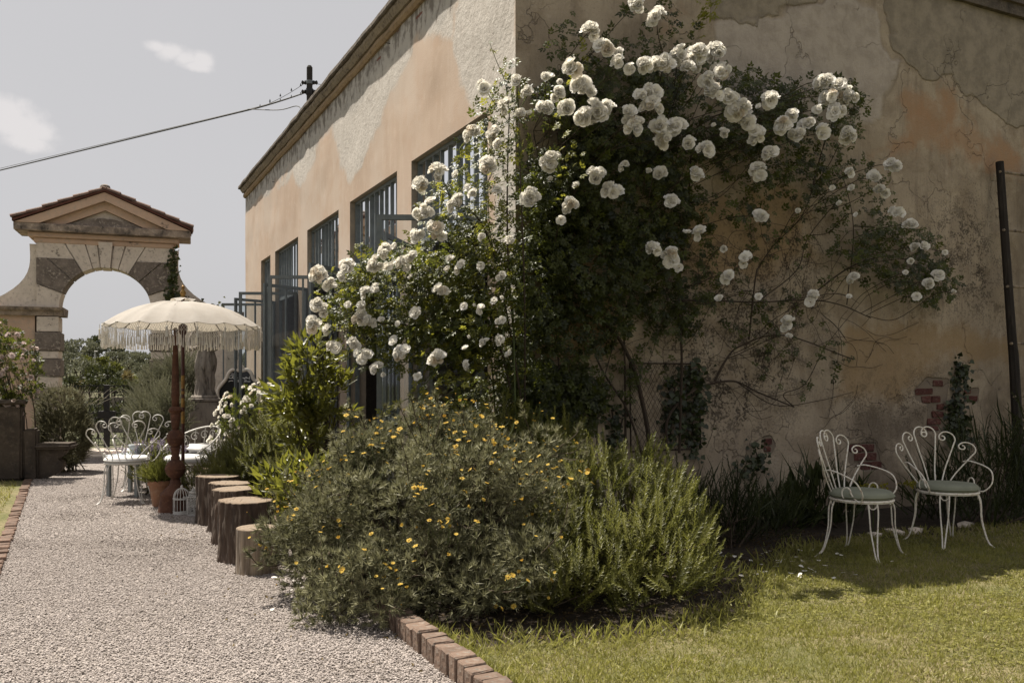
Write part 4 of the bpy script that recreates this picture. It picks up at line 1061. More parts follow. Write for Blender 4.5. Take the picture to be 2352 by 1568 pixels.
# ------------------------------------------------------------------ birdcages
def cage(label, c, r, hw, hd, square=False):
    root = thing('birdcage', label, 'birdcage', (c[0], c[1], .004), .2)
    P = lambda n, mb: part(n, mb, M_white, root, local=True)
    mb = MB(); lathe(mb, [(r * 1.04, 0), (r * 1.06, .012), (r * 1.0, .022), (0, .022)], 20, caps=False) if not square else bevbox(mb, (-r, -r, 0), (r, r, .02), .004); P('base', mb)
    nw = 16
    for k in range(nw):
        a = k / nw * 2 * PI; mb = MB(); pts = []
        rr = r if not square else r * .92
        z0 = .02 if not square else hw
        if not square: pts.append((rr * math.cos(a), rr * math.sin(a), z0))
        for u in np.linspace(0, PI / 2, 8): pts.append((rr * math.cos(u) * math.cos(a), rr * math.cos(u) * math.sin(a), hw + hd * math.sin(u)))
        tube(mb, pts, .0034, 4); P('bar', mb)
    for zz in ((.03, hw * .99, hw * .93) if not square else (hw + .012, hw + .045)):
        mb = MB(); a = np.linspace(0, 2 * PI, 25)[:-1]; r2 = (r if not square else r * .92) * (1 if not square or zz < hw + .02 else .95) + .002; tube(mb, np.stack([r2 * np.cos(a), r2 * np.sin(a), np.full(24, zz)], -1), .0045, 4, closed=True); P('ring', mb)
    mb = MB(); lathe(mb, [(.02, hw + hd - .006), (.012, hw + hd + .01), (.014, hw + hd + .022), (.0, hw + hd + .035)], 8, caps=False); P('finial', mb)
    if square:
        for sx in (-1, 1):
            for sy in (-1, 1):
                mb = MB(); box(mb, (sx * r - .005, sy * r - .005, .02), (sx * r + .005, sy * r + .005, hw)); P('corner_post', mb)
        for zz in (hw, hw * .55):
            mb = MB(); 
            for s_ in (-1, 1):
                box(mb, (-r, s_ * r - .005, zz - .005), (r, s_ * r + .005, zz + .005)); box(mb, (s_ * r - .005, -r, zz - .0045), (s_ * r + .005, r, zz + .0045))
            P('rail', mb)
        mb = MB()
        for f in range(4):
            M = rot('Z', 90 * f)
            for q in range(7):
                for w_ in range(5):
                    cx_, cz_ = -r + r * 2 * (w_ + .5) / 5, .02 + (hw - .02) * (q + .5) / 7
                    a = np.linspace(0, 2 * PI, 9)[:-1]; rr = r * .17 * random.uniform(.7, 1.1)
                    tube(mb, np.stack([cx_ + rr * np.cos(a), np.full(8, -r), cz_ + rr * np.sin(a)], -1) @ M.T, .0035, 3, closed=True)
        P('filigree', mb)
        mb = MB(); tube(mb, smooth_path([(0, 0, hw + hd + .02), (-.045, 0, hw + hd + .0), (-.055, 0, hw + hd - .05), (-.075, 0, hw + hd - .06), (-.08, 0, hw + hd - .035)], 5), .004, 5); P('hook', mb)
    return root
c1 = ground(411, 1183); cage('round white wire birdcage with a domed top on the gravel', (c1[0], c1[1] + .08), .086, .175, .105)
c2 = ground(446, 1186); cage('white birdcage with square filigree body and domed lid beside the tall stump', (c2[0], c2[1] + .09), .086, .205, .085, True)

# ------------------------------------------------------------------ turned rusty finial post
fx, fy = -3.715, 9.72; kf = fy / F
fin = thing('turned_finial', 'tall turned rust-brown finial of stacked balls and a spire on a cone base', 'garden ornament', (fx, fy, 0))
prof = lambda lst: [(r * kf, CAM_H - (y - 873) * kf) for (y, r) in lst]
def fp(name, lst, n=24):
    mb = MB(); lathe(mb, prof(lst), n, (fx, fy, 0)); part(name, mb, M_rust, fin, smooth=True)
fp('base', [(1178.5, 39), (1176, 38.5), (1160, 36), (1138, 31.5), (1137, 33), (1131, 33), (1130, 30), (1124, 25), (1112, 13), (1100, 10.5)])
def ball(name, ctop, cbot, rmax, rt, rb):
    ys = np.linspace(cbot, ctop, 14); mid = (ctop + cbot) / 2; l = []
    for y in ys:
        u = (y - mid) / ((cbot - ctop) / 2); l.append((y, max(rt if u < 0 else rb, rmax * math.sqrt(max(0, 1 - u * u)))))
    l.insert(7, (mid + 1.2, rmax + .9)); l.insert(8, (mid - 1.2, rmax + .9)); fp(name, l)
fp('shaft', [(1101, 9.5), (1094, 10)], 16); ball('ball', 1054, 1099, 22.5, 9, 9)
fp('neck', [(1058, 9), (1050, 10.5), (1046, 8), (1034, 9.5), (1026, 12)], 18)
ball('ball', 985, 1027, 19.5, 6, 10)
fp('neck', [(990, 7), (978, 8.5), (966, 10), (952, 11.5), (948, 9)], 18)
ball('ball', 931, 953, 14.5, 6, 9)
fp('spire', [(936, 8.5), (915, 8), (907, 9.6), (904, 9.8), (902, 9.0), (880, 8.4), (840, 7.2), (800, 5.6), (768, 4.2), (764, 5.2), (762, 3.4)], 18)
ball('knob', 752, 763, 5.2, 1.5, 2.5)

# ------------------------------------------------------------------ fringed parasol
ux, uy, UR, zr, ztop = -3.83, 10.25, .865, 2.085, 2.365
um = thing('fringed_parasol', 'cream garden parasol with lace edge, long tassel fringe and gilded finial', 'parasol', (ux, uy, 0))
m, t = new_mat('canvas'); tc = t.n('ShaderNodeTexCoord'); v = tc.outputs['Object']
c = t.mix(t.smooth(t.noise(v, 4, 5), .4, .7), (.45, .42, .385), (.40, .37, .335))
d1 = t.n('ShaderNodeBsdfDiffuse', ins={'Color': c, 'Roughness': .0}); t.link(bump(t, t.noise(v, 22, 4), .2, .02), d1.inputs['Normal'])
t1 = t.n('ShaderNodeBsdfTranslucent', ins={'Color': (.55, .49, .40, 1)}); mx = t.n('ShaderNodeMixShader', ins={0: .28, 1: d1.outputs[0], 2: t1.outputs[0]}); finish(t, mx.outputs[0]); M_canvas = m
NR = 18
def up(name, mb, mat, parent=None, **kw): return part(name, mb, mat, parent or um, local=True, **kw)
def canopy_z(r): 
    u = r / UR; return zr + (ztop - zr) * (1 - u ** 2.3)
nr_, na = 12, NR * 6
rr = np.linspace(.05, UR, nr_); aa = np.arange(na) / na * 2 * PI
R_, A_ = np.meshgrid(rr, aa, indexing='ij')
sagf = (1 - np.abs(((A_ * NR / (2 * PI)) % 1) * 2 - 1) ** 2)
Zc = canopy_z(R_) - sagf * .022 * (R_ / UR) ** 1.5 + (fbm(np.stack([R_.ravel() * 3, A_.ravel() * 6, R_.ravel() * 0], -1), 1.0, 2).reshape(R_.shape) - .5) * .02
Rr = R_ * (1 - sagf * .018 * (R_ / UR) ** 2)
V = np.stack([Rr * np.cos(A_), Rr * np.sin(A_), Zc], -1).reshape(-1, 3)
i = np.arange(nr_ - 1)[:, None] * na; j = np.arange(na)[None]; j2 = (j + 1) % na
mb = MB(); mb.add(V, np.stack([i + j, i + na + j, i + na + j2, i + j2], -1).reshape(-1, 4)); up('canopy', mb, M_canvas, smooth=True)
rim = V[-na:].copy()
mb = MB(); a = np.arange(40) / 40 * 2 * PI; V2 = np.stack([np.concatenate([.045 * np.cos(a), .13 * np.cos(a) * (1 + .1 * np.sin(a * 7))]), np.concatenate([.045 * np.sin(a), .13 * np.sin(a) * (1 + .1 * np.sin(a * 7))]), np.concatenate([np.full(40, ztop + .045), ztop + .012 + .018 * np.sin(a * 5)])], -1)
j = np.arange(40); j2 = (j + 1) % 40; mb.add(V2, np.stack([j, j + 40, j2 + 40, j2], -1)); up('vent_cap', mb, M_canvas, smooth=True)
M_gold = mat_stone('gilded_wood', (.42, .26, .07), (.26, .13, .04), (.12, .05, .03), 14, .4, .2, 60, metal=.6, spec=.5)
M_redwood = mat_flat('dark_red_lacquer', (.085, .022, .018), .35)
mb = MB(); lathe(mb, [(.02, ztop + .02), (.03, ztop + .05), (.022, ztop + .075), (.032, ztop + .085), (.035, ztop + .11), (.02, ztop + .13), (.014, ztop + .145), (.021, ztop + .16), (.018, ztop + .178), (.0, ztop + .19)], 12, caps=False); up('finial', mb, M_gold, smooth=True)
mb = MB(); lathe(mb, [(.020, .0), (.020, ztop + .02)], 12); up('pole', mb, M_redwood)
for (ya, yb) in ((862, 892), (898, 905), (914, 935), (944, 972)):
    z0, z1 = CAM_H + (873 - yb) / F * uy, CAM_H + (873 - ya) / F * uy
    mb = MB(); lathe(mb, [(.0215, z0), (.0225, (z0 + z1) / 2), (.0215, z1)], 12); up('gold_band', mb, M_gold)
mb = MB(); lathe(mb, [(.03, 1.98), (.05, 2.02), (.052, 2.08), (.03, 2.1)], 14); up('hub', mb, M_redwood)
mb = MB(); lathe(mb, [(.22, 0), (.22, .05), (.08, .07), (.05, .25), (0, .25)], 20, caps=False); up('base', mb, M_iron)
for k in range(NR):
    a = (k) / NR * 2 * PI; mb = MB()
    tube(mb, [(r * math.cos(a), r * math.sin(a), canopy_z(r) - .012) for r in np.linspace(.06, UR, 7)], .006, 5); up('rib', mb, M_twig)
M_lace = mat_cloth('cotton_lace', (.70, .67, .62), .42)
rm = rim[::1]; kk = len(rm)
def rim_at(u): 
    x = (u % 1.0) * kk; i0 = int(x) % kk; f = x - int(x); return rm[i0] * (1 - f) + rm[(i0 + 1) % kk] * f
mb = MB(); nl = 204; hl = .085
for k in range(nl):
    for s_ in (1, -1):
        for h_ in range(2):
            u0 = (k + (0 if s_ > 0 else 1) + .5 * h_ * 0) / nl; u1 = (k + (1 if s_ > 0 else 0)) / nl
            p0 = rim_at(u0) - np.array((0, 0, .002 + h_ * hl / 2)); p1 = rim_at(u1) - np.array((0, 0, .002 + (h_ + 1) * hl / 2)); tube(mb, [p0, p1], .0017, 3)
up('lace', mb, M_lace)
fr_ = MB()
for k in range(nl):
    p = rim_at(k / nl) - np.array((0, 0, hl)); L = random.uniform(.14, .175); b = np.array((random.uniform(-.006, .006), random.uniform(-.006, .006), 0))
    tube(fr_, [p, p - (0, 0, L * .42) + b, p - (0, 0, L * .46) + b, p - (0, 0, L * .56) + b * 1.1, p - (0, 0, L) + b * 1.3], [.0028, .0028, .0056, .0048, .0082], 5)
    if k % 2 == 0: tube(fr_, [p + (0, 0, .03), p - (0, 0, L * .4)], .0026, 4)
up('fringe', fr_, M_lace)
mb = MB(); tube(mb, rim, .004, 4, closed=True); up('rim_cord', mb, M_lace)
for k in range(NR):
    p = rim_at(k / NR) * np.array((1.02, 1.02, 1)); mb = MB(); tube(mb, [p, p - (0, 0, .05), p - (0, 0, .06), p - (0, 0, .085), p - (0, 0, .17)], [.003, .003, .012, .009, .016], 7); up('tassel', mb, M_lace)

# ------------------------------------------------------------------ scrolled garden chairs
M_green_cush = mat_flat('grey_green_cotton', (.33, .345, .265), .95, 0, .1, .08, 9)
M_white_cush = mat_flat('white_cotton', (.80, .79, .78), .95, 0, .1, .05, 9)
def chair(label, group, loc, rz, fmat, cmat, wire=.0056, square=False):
    root = thing('garden_chair', label, 'chair', (loc[0], loc[1], 0), rz, group); root.scale = (1.13, 1.13, 1.06)
    P = lambda n, mb, mat=fmat, par=None, **kw: part(n, mb, mat, par or root, local=True, **kw)
    sr, sz = .215, .445
    mb = MB(); a = np.linspace(0, 2 * PI, 41)[:-1]; tube(mb, np.stack([sr * np.cos(a), sr * np.sin(a), np.full(40, sz)], -1), .010, 6, closed=True)
    lathe(mb, [(sr - .004, sz - .012), (sr + .004, sz - .012), (sr + .004, sz + .012), (sr - .004, sz + .012), (sr - .004, sz - .012)], 40, caps=False)
    lathe(mb, [(0, sz + .004), (sr, sz + .004), (sr, sz), (0, sz)], 30, caps=False); P('seat', mb)
    mb = MB(); rs = sr + .008
    lathe(mb, [(0, sz + .008), (rs * .9, sz + .008), (rs, sz + .025), (rs, sz + .045), (rs * .9, sz + .068), (rs * .5, sz + .074), (0, sz + .072)], 32, caps=False, wob=.012)
    cu = P('cushion', mb, cmat, smooth=True)
    mb = MB(); a = np.linspace(0, 2 * PI, 41)[:-1]; tube(mb, np.stack([rs * np.cos(a), rs * np.sin(a), np.full(40, sz + .034)], -1), .006, 5, closed=True); P('piping', mb, cmat, cu)
    def bend(u, z): return np.array((u, .165 + (z - sz) * .24 - .85 * u * u, z))
    for sg in (-1, 1):
        for (b, ph, L, R) in ((.024, 6, .455, .063), (.066, 20, .43, .060), (.108, 36, .385, .057)):
            phr = math.radians(ph); e1 = np.array((math.sin(phr), math.cos(phr))); e2 = np.array((math.cos(phr), -math.sin(phr)))
            B = np.array((b, sz)); Cc = B + e1 * L - e2 * R * .55
            pts = [B, B + e1 * L * .35 + e2 * .002, B + e1 * L * .7 + e2 * (.45 * R * .6)]
            for th in np.linspace(-.25, PI * 2.7, 34):
                if th < PI: q = Cc + R * (math.cos(th) * e2 + math.sin(th) * e1)
                else:
                    r2 = R * (.46 - .26 * (th - PI) / (PI * 1.7)); q = Cc - e2 * (R * .54) + r2 * (math.cos(th) * e2 + math.sin(th) * e1)
                pts.append(q)
            pp = smooth_path(np.array([(sg * p[0], p[1]) for p in pts]), 3)
            mb = MB(); tube(mb, np.array([bend(p[0], p[1]) for p in pp]), wire, 6); P('back_scroll', mb)
        ph_ = math.radians(33); A = bend(sg * (.105 + math.sin(ph_) * .27 + .02), sz + math.cos(ph_) * .27)
        pts = [A, (sg * .285, A[1] - .06, sz + .235), (sg * .315, -.02, sz + .205), (sg * .315, -.10, sz + .16), (sg * .285, -.135, sz + .07), (sg * .24, -.10, sz + .004), (sg * .213, -.05, sz + .02)]
        for th in np.linspace(0, PI * 1.3, 8): pts.append((sg * .222, -.02 + .042 * -math.cos(th) * .8 + .03, sz + .06 + .045 * math.sin(th)))
        mb = MB(); tube(mb, smooth_path(pts, 5), wire, 6); P('arm', mb)
    for k in range(4):
        a = PI / 4 + k * PI / 2; ca, sa = math.cos(a), math.sin(a); mb = MB()
        for s_ in (-1, 1):
            o = .032 * s_
            prof_ = [(sr - .008, sz - .01, 1), (sr + .012, sz - .075, 1), (sr + .018, sz - .20, .8), (sr + .040, .13, .45), (sr + .070, .04, .25), (sr + .112, .004, .2)]
            tube(mb, smooth_path([(r * ca - o * q * sa, r * sa + o * q * ca, z) for r, z, q in prof_], 5), wire * 1.0, 6)
        th = np.linspace(0, PI, 8)
        tube(mb, [((sr - .004) * ca - .030 * math.cos(x) * sa, (sr - .004) * sa + .030 * math.cos(x) * ca, sz - .012 - .04 * math.sin(x)) for x in th], wire * .8, 5)
        P('leg', mb)
    return root
G1 = 'cream scroll-back chairs by the gable wall'
chair('cream scroll-back chair with a grey-green cushion, nearer the rosemary', G1, (2.89, 7.28), math.radians(44), M_cream, M_green_cush)
chair('cream scroll-back chair with a flat cushion, nearer the wooden ladder', G1, (3.85, 7.78), math.radians(13), M_cream, M_green_cush)
G2 = 'white scroll-back chairs by the little table'
chair('white scroll-back chair with its back to the path, beside the terracotta pot', G2, (-4.60, 10.52), math.radians(188), M_white, M_white_cush, .006)
chair('white scroll-back chair on the far side of the grey-blue table', G2, (-4.93, 11.75), math.radians(25), M_white, M_white_cush, .006)

# round-backed wire armchair with white cushions
ac = (-4.03, 11.0)
root = thing('wire_armchair', 'white wire armchair with a scrolled round back and white cushions behind the rusty finial', 'armchair', (ac[0], ac[1], 0), math.radians(-32))
P = lambda n, mb, mat=M_white, **kw: part(n, mb, mat, root, local=True, **kw)
def ap(th, z, r=.33): return np.array((r * 1.05 * math.sin(th), r * math.cos(th), z))
ths = np.linspace(-2.0, 2.0, 40)
rail_z = lambda th: .56 + .30 * (math.cos(th * .78) if abs(th) < 2.01 else 0)
mb = MB(); tube(mb, [ap(th, rail_z(th), .36) for th in ths], .010, 6); P('top_rail', mb)
mb = MB(); tube(mb, [ap(th, .50 + .14 * math.cos(th * .7), .34) for th in ths], .007, 6); P('middle_rail', mb)
mb = MB(); tube(mb, [ap(th, .42, .30) for th in np.linspace(-PI, PI, 50)[:-1]], .009, 6, closed=True); P('seat_rail', mb)
for th in np.linspace(-1.75, 1.75, 11):
    mb = MB(); zt_, zm = rail_z(th), .50 + .14 * math.cos(th * .7)
    pts = []
    for x in np.linspace(0, PI * 2.6, 20):
        rr = .062 * (1 - x / (PI * 3.2)); pts.append(ap(th + rr * math.cos(x + .6) * 2.6, (zt_ + zm) / 2 + .006 + rr * math.sin(x + .6) * min(1, (zt_ - zm) / .14), .352))
    tube(mb, pts, .0055, 5); P('scroll', mb)
    mb = MB(); tube(mb, [ap(th, .42, .30), ap(th, zm, .34), ap(th + .03, zt_, .36)], .0055, 5); P('spindle', mb)
for th in (-2.2, -.9, .9, 2.2):
    mb = MB(); tube(mb, smooth_path([ap(th, .42, .29), ap(th, .25, .31), ap(th, .05, .33), ap(th, .004, .36)], 5), .009, 6); P('leg', mb)
mb = MB(); lathe(mb, [(0, .43), (.27, .43), (.30, .455), (.30, .485), (.26, .515), (0, .525)], 30, caps=False, wob=.02); P('seat_cushion', mb, M_white_cush, smooth=True)
mb = MB(); bevbox(mb, (-.25, .10, .52), (.25, .25, .64), .05, seg=3); P('pillow', mb, M_white_cush, smooth=True)

# little table with a pot
tcx, tcy = -4.78, 11.12
M_blue = mat_flat('grey_blue_paint', (.34, .365, .365), .6, 0, .3, .08, 8)
root = thing('side_table', 'small grey-blue wooden table between the white chairs', 'table', (tcx, tcy, 0), math.radians(-14))
P = lambda n, mb, mat=M_blue, **kw: part(n, mb, mat, root, local=True, **kw)
mb = MB(); bevbox(mb, (-.24, -.24, .49), (.24, .24, .52), .006); P('tabletop', mb, mat_flat('pale_blue_paint', (.52, .57, .60), .55, 0, .3, .05, 8))
mb = MB(); bevbox(mb, (-.205, -.205, .41), (.205, .205, .489), .004); P('apron', mb)
for sx in (-1, 1):
    for sy in (-1, 1):
        mb = MB(); prism(mb, [(sx * .20 - .022, sy * .20 - .022), (sx * .20 + .022, sy * .20 - .022), (sx * .20 + .022, sy * .20 + .022), (sx * .20 - .022, sy * .20 + .022)], 0, .409, axis='z'); P('leg', mb)
root = thing('enamel_pot', 'small pale blue pot with an orange filling on the little table', 'pot', (tcx + .06, tcy - .05, .521), .3)
mb = MB(); lathe(mb, [(.045, 0), (.075, .03), (.088, .09), (.094, .125), (.086, .125), (.078, .08), (0, .08)], 20, caps=False); part('bowl', mb, mat_flat('pale_enamel', (.58, .63, .66), .35, 0, .5, .04), root, local=True, smooth=True)
mb = MB(); lathe(mb, [(.080, .081), (.06, .11), (.02, .125), (0, .122)], 12, caps=False, wob=.08); part('filling', mb, mat_flat('orange_bread', (.50, .27, .10), .8), root, local=True)
mb = MB(); tube(mb, smooth_path([(.085, 0, .11), (.13, 0, .10), (.12, 0, .05), (.08, 0, .045)], 5), .008, 6); part('handle', mb, mat_flat('pale_enamel', (.58, .63, .66), .35, 0, .5, .04), root, local=True)

# terracotta pot
px_, py_ = -4.03, 10.12
pot = thing('terracotta_pot', 'tapered terracotta pot holding a lavender plant beside the rusty finial', 'pot', (px_, py_, 0))
mb = MB(); lathe(mb, [(.09, .0), (.095, .01), (.132, .245), (.148, .25), (.152, .305), (.140, .308), (.128, .27), (0, .27)], 28, caps=False); part('body', mb, M_terra, pot, local=True, smooth=False)
mb = MB(); lathe(mb, [(.126, .271), (.08, .285), (0, .29)], 16, caps=False, wob=.05); part('soil', mb, M_soil, pot, local=True)

# ------------------------------------------------------------------ statue on its pedestal
M_marble = mat_stone('weathered_marble', (.40, .35, .30), (.29, .25, .215), (.11, .095, .08), 5, .9, .5, 40, spot=.28, spotc=(.075, .065, .055), zs=.35)
sc_ = at(470, 914, 14.0)
ped = thing('stone_pedestal', 'tall weathered stone pedestal carrying the draped statue', 'pedestal', (sc_[0], sc_[1], 0), .25)
P = lambda n, mb, mat=M_marble, **kw: part(n, mb, mat, ped, local=True, **kw)
zt0 = sc_[2]
mb = MB(); bevbox(mb, (-.20, -.20, 0), (.20, .20, zt0 - .05), .012, .5, 0, .004); P('block', mb)
mb = MB(); bevbox(mb, (-.225, -.225, zt0 - .049), (.225, .225, zt0), .012, .5, 0, .004); P('cap', mb)
ns, nz_ = 56, 46; a = np.arange(ns) / ns * 2 * PI; zz = np.linspace(0, 1.28, nz_)
A, Z = np.meshgrid(a, zz)
prof_r = .88 * np.interp(Z, [0, .03, .12, .4, .62, .78, .9, 1.02, 1.12, 1.17, 1.22, 1.28], [.185, .17, .14, .135, .15, .125, .15, .155, .09, .055, .05, .05])
folds = .026 * np.sin(A * 9 + Z * 5 + 2 * np.sin(Z * 4)) + .012 * np.sin(A * 17 - Z * 7)
folds *= np.clip((.85 - Z) / .3, .15, 1)
knee = .075 * np.exp(-((Z - .48) / .17) ** 2) * np.clip(np.cos(A + PI / 2 + .35), 0, 1) ** 1.5
R = prof_r + folds + knee
sx = np.where(Z > .85, 1.15, 1.0)
V = np.stack([R * np.cos(A) * sx + .03 * np.sin(Z * 2.5), R * np.sin(A) * .85, Z], -1).reshape(-1, 3)
i = np.arange(nz_ - 1)[:, None] * ns; j = np.arange(ns)[None]; j2 = (j + 1) % ns
sb_ = MB(); sb_.add(V, [np.stack([i + j, i + j2, i + ns + j2, i + ns + j], -1).reshape(-1, 4), (np.arange(ns) + (nz_ - 1) * ns)[None]])
hd = [(0.02, 1.25)] 
hp_ = [(.05, 1.24), (.075, 1.30), (.082, 1.36), (.07, 1.42), (.03, 1.455), (0, 1.46)]
lathe(sb_, hp_, 20, (.03, -.01, 0), caps=False)
stt = thing('draped_statue', 'weathered marble statue in long draped robe standing on the pedestal', 'statue', (sc_[0], sc_[1], zt0 + .001), .1)
part('figure', sb_, M_marble, stt, local=True, smooth=True)
mb = MB(); lathe(mb, [(.20, 0), (.21, .02), (.19, .045), (.0, .045)], 20, caps=False); part('plinth', mb, M_marble, stt, local=True)
for sg in (-1, 1):
    mb = MB(); tube(mb, smooth_path([(sg * .14, 0, 1.06), (sg * .21, -.02, .92), (sg * .19, -.10, .78), (sg * .06, -.16, .80)], 6), np.linspace(.05, .03, 19), 10); part('arm', mb, M_marble, stt, local=True, smooth=True)

# ------------------------------------------------------------------ chalkboard sign in an ornate frame
sg_ = at(556, 873, 17.0); sgn = thing('chalkboard_sign', 'black chalkboard sign with white handwriting in an arched ornate grey frame', 'sign', (sg_[0], sg_[1], 0), math.radians(6))
ks_ = 17.0 / F
def sp(zx, zy):                                   # zoomed photo coordinates of the sign -> board plane
    x = (545 + zx / 26.133) * K; y = (900 + zy / 26.14) * K
    return ((x - 556) * ks_, CAM_H + (HY - y) * ks_)
out_ = [sp(*p) for p in ((-260, 2100), (-300, 1400), (-60, 1000), (90, 820), (260, 560), (380, 280), (560, 90), (760, 60), (1000, 100), (1250, 130), (1450, 60), (1600, 90), (1760, 260), (1850, 480), (1960, 720), (2120, 860), (2180, 1100), (2200, 2100))]
bp = smooth_path(np.array(out_), 5)
mb = MB(); prism(mb, np.concatenate([bp, [(bp[-1][0], .55), (bp[0][0], .55)]]), 0, .02); part('board', mb, mat_flat('blackboard', (.012, .012, .012), .7), sgn, local=True)
mb = MB(); tube(mb, np.stack([bp[:, 0], np.full(len(bp), -.012), bp[:, 1]], -1), .034, 8); part('frame', mb, mat_stone('carved_frame', (.78, .70, .61), (.62, .55, .47), None, 14, .8, .4, 50, k=1.0), sgn, local=True, smooth=True)
mb = MB(); cr = [sp(*p) for p in ((600, 60), (860, -330), (900, -560), (1050, -500), (1200, -300), (1400, 60), (1000, 210))]
prism(mb, smooth_path(np.array(cr + cr[:1]), 4)[:-1], -.03, .02); part('crest', mb, mat_stone('carved_frame', (.74, .66, .57), (.45, .39, .33), None, 30, .85, .9, 40, k=1.0), sgn, local=True)
strokes = [[(540, 310), (660, 310), (760, 390), (800, 460), (740, 540), (600, 590), (430, 590), (390, 540), (480, 450), (600, 420), (680, 430), (620, 520), (560, 600)],
           [(620, 580), (700, 560), (760, 590), (830, 560), (890, 590), (950, 570)], [(700, 590), (720, 690)], [(1020, 610), (1080, 580), (1140, 560), (1080, 640), (1040, 650)], [(1030, 390), (1140, 300)],
           [(1240, 560), (1300, 600), (1380, 590)], [(1380, 700), (1370, 600), (1440, 540), (1500, 510)], [(1440, 600), (1520, 590), (1640, 610)], [(1660, 470), (1680, 560), (1660, 680)],
           [(380, 830), (430, 780), (540, 760), (660, 770)], [(760, 870), (830, 880), (900, 840), (980, 790), (1140, 800)], [(830, 790), (900, 740), (1000, 730), (1060, 790), (960, 820)], [(1030, 880), (1090, 850), (1140, 880), (1060, 910)],
           [(1360, 830), (1380, 770), (1480, 720)], [(1400, 820), (1500, 800), (1600, 820), (1720, 800)]]
mb = MB()
for st_ in strokes:
    q = smooth_path(np.array([sp(*p) for p in st_]), 4); tube(mb, np.stack([q[:, 0], np.full(len(q), -.006), q[:, 1]], -1), .007, 4)
part('handwriting', mb, mat_stone('white_chalk', (.86, .85, .83), (.8, .79, .77), None, 14, .8, .1, 50, k=1.0), sgn, local=True)
mb = MB()
for xx in (-.26, .26): tube(mb, [(xx, .04, 0), (xx * .9, .03, .75)], .018, 6)
part('leg', mb, M_twig, sgn, local=True)

# ------------------------------------------------------------------ wire panel, ladder on the gable wall
def Bp(x, y, p): return B3(x, y, p)
s0, z1 = onB(1441, 828); s1, z0 = onB(1600, 1029); z1b = onB(1600, 836)[1]; z0b = onB(1441, 1030)[1]
pr = W((s0 + s1) / 2, -.06, z0)
pan = thing('wire_screen', 'rusty framed screen of diamond wire mesh leaning on the gable wall', 'wire screen', pr, BANG)
sm = (s0 + s1) / 2; z1 = (z1 + z1b) / 2 ; z0 = (z0 + z0b) / 2
hwp, hp2 = (s1 - s0) / 2, z1 - z0
mb = MB(); tube(mb, [(-hwp, 0, 0), (hwp, 0, 0), (hwp, .02, hp2), (-hwp, .02, hp2)], .010, 6, closed=True); part('frame', mb, M_old_rust, pan, local=True)
mb = MB(); st_ = .052
for k in range(-30, 40):
    for s_ in (-1, 1):
        x0 = -hwp + k * st_; pts = []
        # clip the slanted wire to the frame
        za, zb = 0.0, hp2; xa, xb = x0, x0 + s_ * hp2 * .62
        if s_ < 0: xa, xb = x0 + hp2 * .62, x0
        def clipz(lo, hi):
            pass
        u0, u1 = 0.0, 1.0; dx = xb - xa
        for bound, sgnb in ((-hwp, 1), (hwp, -1)):
            q = (bound - xa) / dx
            if (dx > 0) == (sgnb > 0): u0 = max(u0, q)
            else: u1 = min(u1, q)
        if u1 - u0 > .02: tube(mb, [(xa + dx * u0, .02 * u0 + .002 * s_, hp2 * u0), (xa + dx * u1, .02 * u1 + .002 * s_, hp2 * u1)], .0022, 3)
part('wire_mesh', mb, M_old_rust, pan, local=True)

lad = thing('wooden_ladder', 'dark weathered wooden ladder leaning on the gable wall under a red-leaved climber', 'ladder', W(7.25, -.42), BANG)
M_ladder = mat_stone('dark_old_wood', (.045, .036, .030), (.028, .023, .020), (.075, .062, .05), 6, .9, .5, 40, zs=.15)
def onBt(x, y, p): s, z = onB(x, y, p); return np.array((s, -p, z))
base = np.array((7.25, -.42, 0)); b0 = onBt(2336, 1000, .36); t0 = onBt(2296, 372, .12)
dirl = (b0 - t0); foot = t0 + dirl * (t0[2] / (t0[2] - b0[2]))
lp_ = lambda p: np.asarray(p) - np.array((7.25, -.42, 0))
mb = MB(); mid = (t0 + foot) / 2 + np.array((.02, 0, 0)); tube(mb, smooth_path([lp_(foot), lp_(foot * .6 + t0 * .4 + np.array((.03, 0, 0))), lp_(mid), lp_(t0)], 5), np.linspace(.062, .046, 16), 8); part('rail', mb, M_ladder, lad, local=True)
off = np.array((.62, 0, .0)); mb = MB(); tube(mb, smooth_path([lp_(foot + off), lp_(mid + off), lp_(t0 + off)], 5), np.linspace(.06, .046, 11), 8); part('rail', mb, M_ladder, lad, local=True)
for yy in (395, 530, 660, 790, 910):
    u = (onBt(2300, yy, .15)[2] - foot[2]) / (t0[2] - foot[2]); p = foot + (t0 - foot) * u
    mb = MB(); tube(mb, [lp_(p + np.array((-.04, -.02, 0))), lp_(p + off + np.array((.03, -.02, .01)))], .017, 6); part('rung', mb, M_palewood, lad, local=True)

# ------------------------------------------------------------------ stone seat and blocks under the pink rose
M_block = mat_stone('mossy_stone', (.12, .095, .074), (.07, .056, .045), (.18, .145, .115), 4, .95, .8, 30, spot=.25)
g0 = ground(62, 1104)
blk = thing('stone_block', 'tall weathered stone post standing beneath the pink rose', 'stone post', (g0[0] - .45, g0[1] + .1, 0), math.radians(24))
mb = MB(); bevbox(mb, (-.8, -.2, 0), (.30, .25, 1.10), .03, .5, 0, .012, seg=2); part('shaft', mb, M_block, blk, local=True)
mb = MB(); bevbox(mb, (.305, -.18, 0), (.50, .22, .74), .03, .5, 0, .01, seg=2); part('step_block', mb, M_block, blk, local=True)
mb = MB(); bevbox(mb, (-.85, -.24, 1.101), (.34, .28, 1.17), .02, .5, 0, .01); part('cap', mb, M_block, blk, local=True)
ben = thing('stone_bench', 'broken stone bench slab on a scrolled bracket beside the grey bush', 'bench', (g0[0] + .10, g0[1] + .3, 0), math.radians(10))
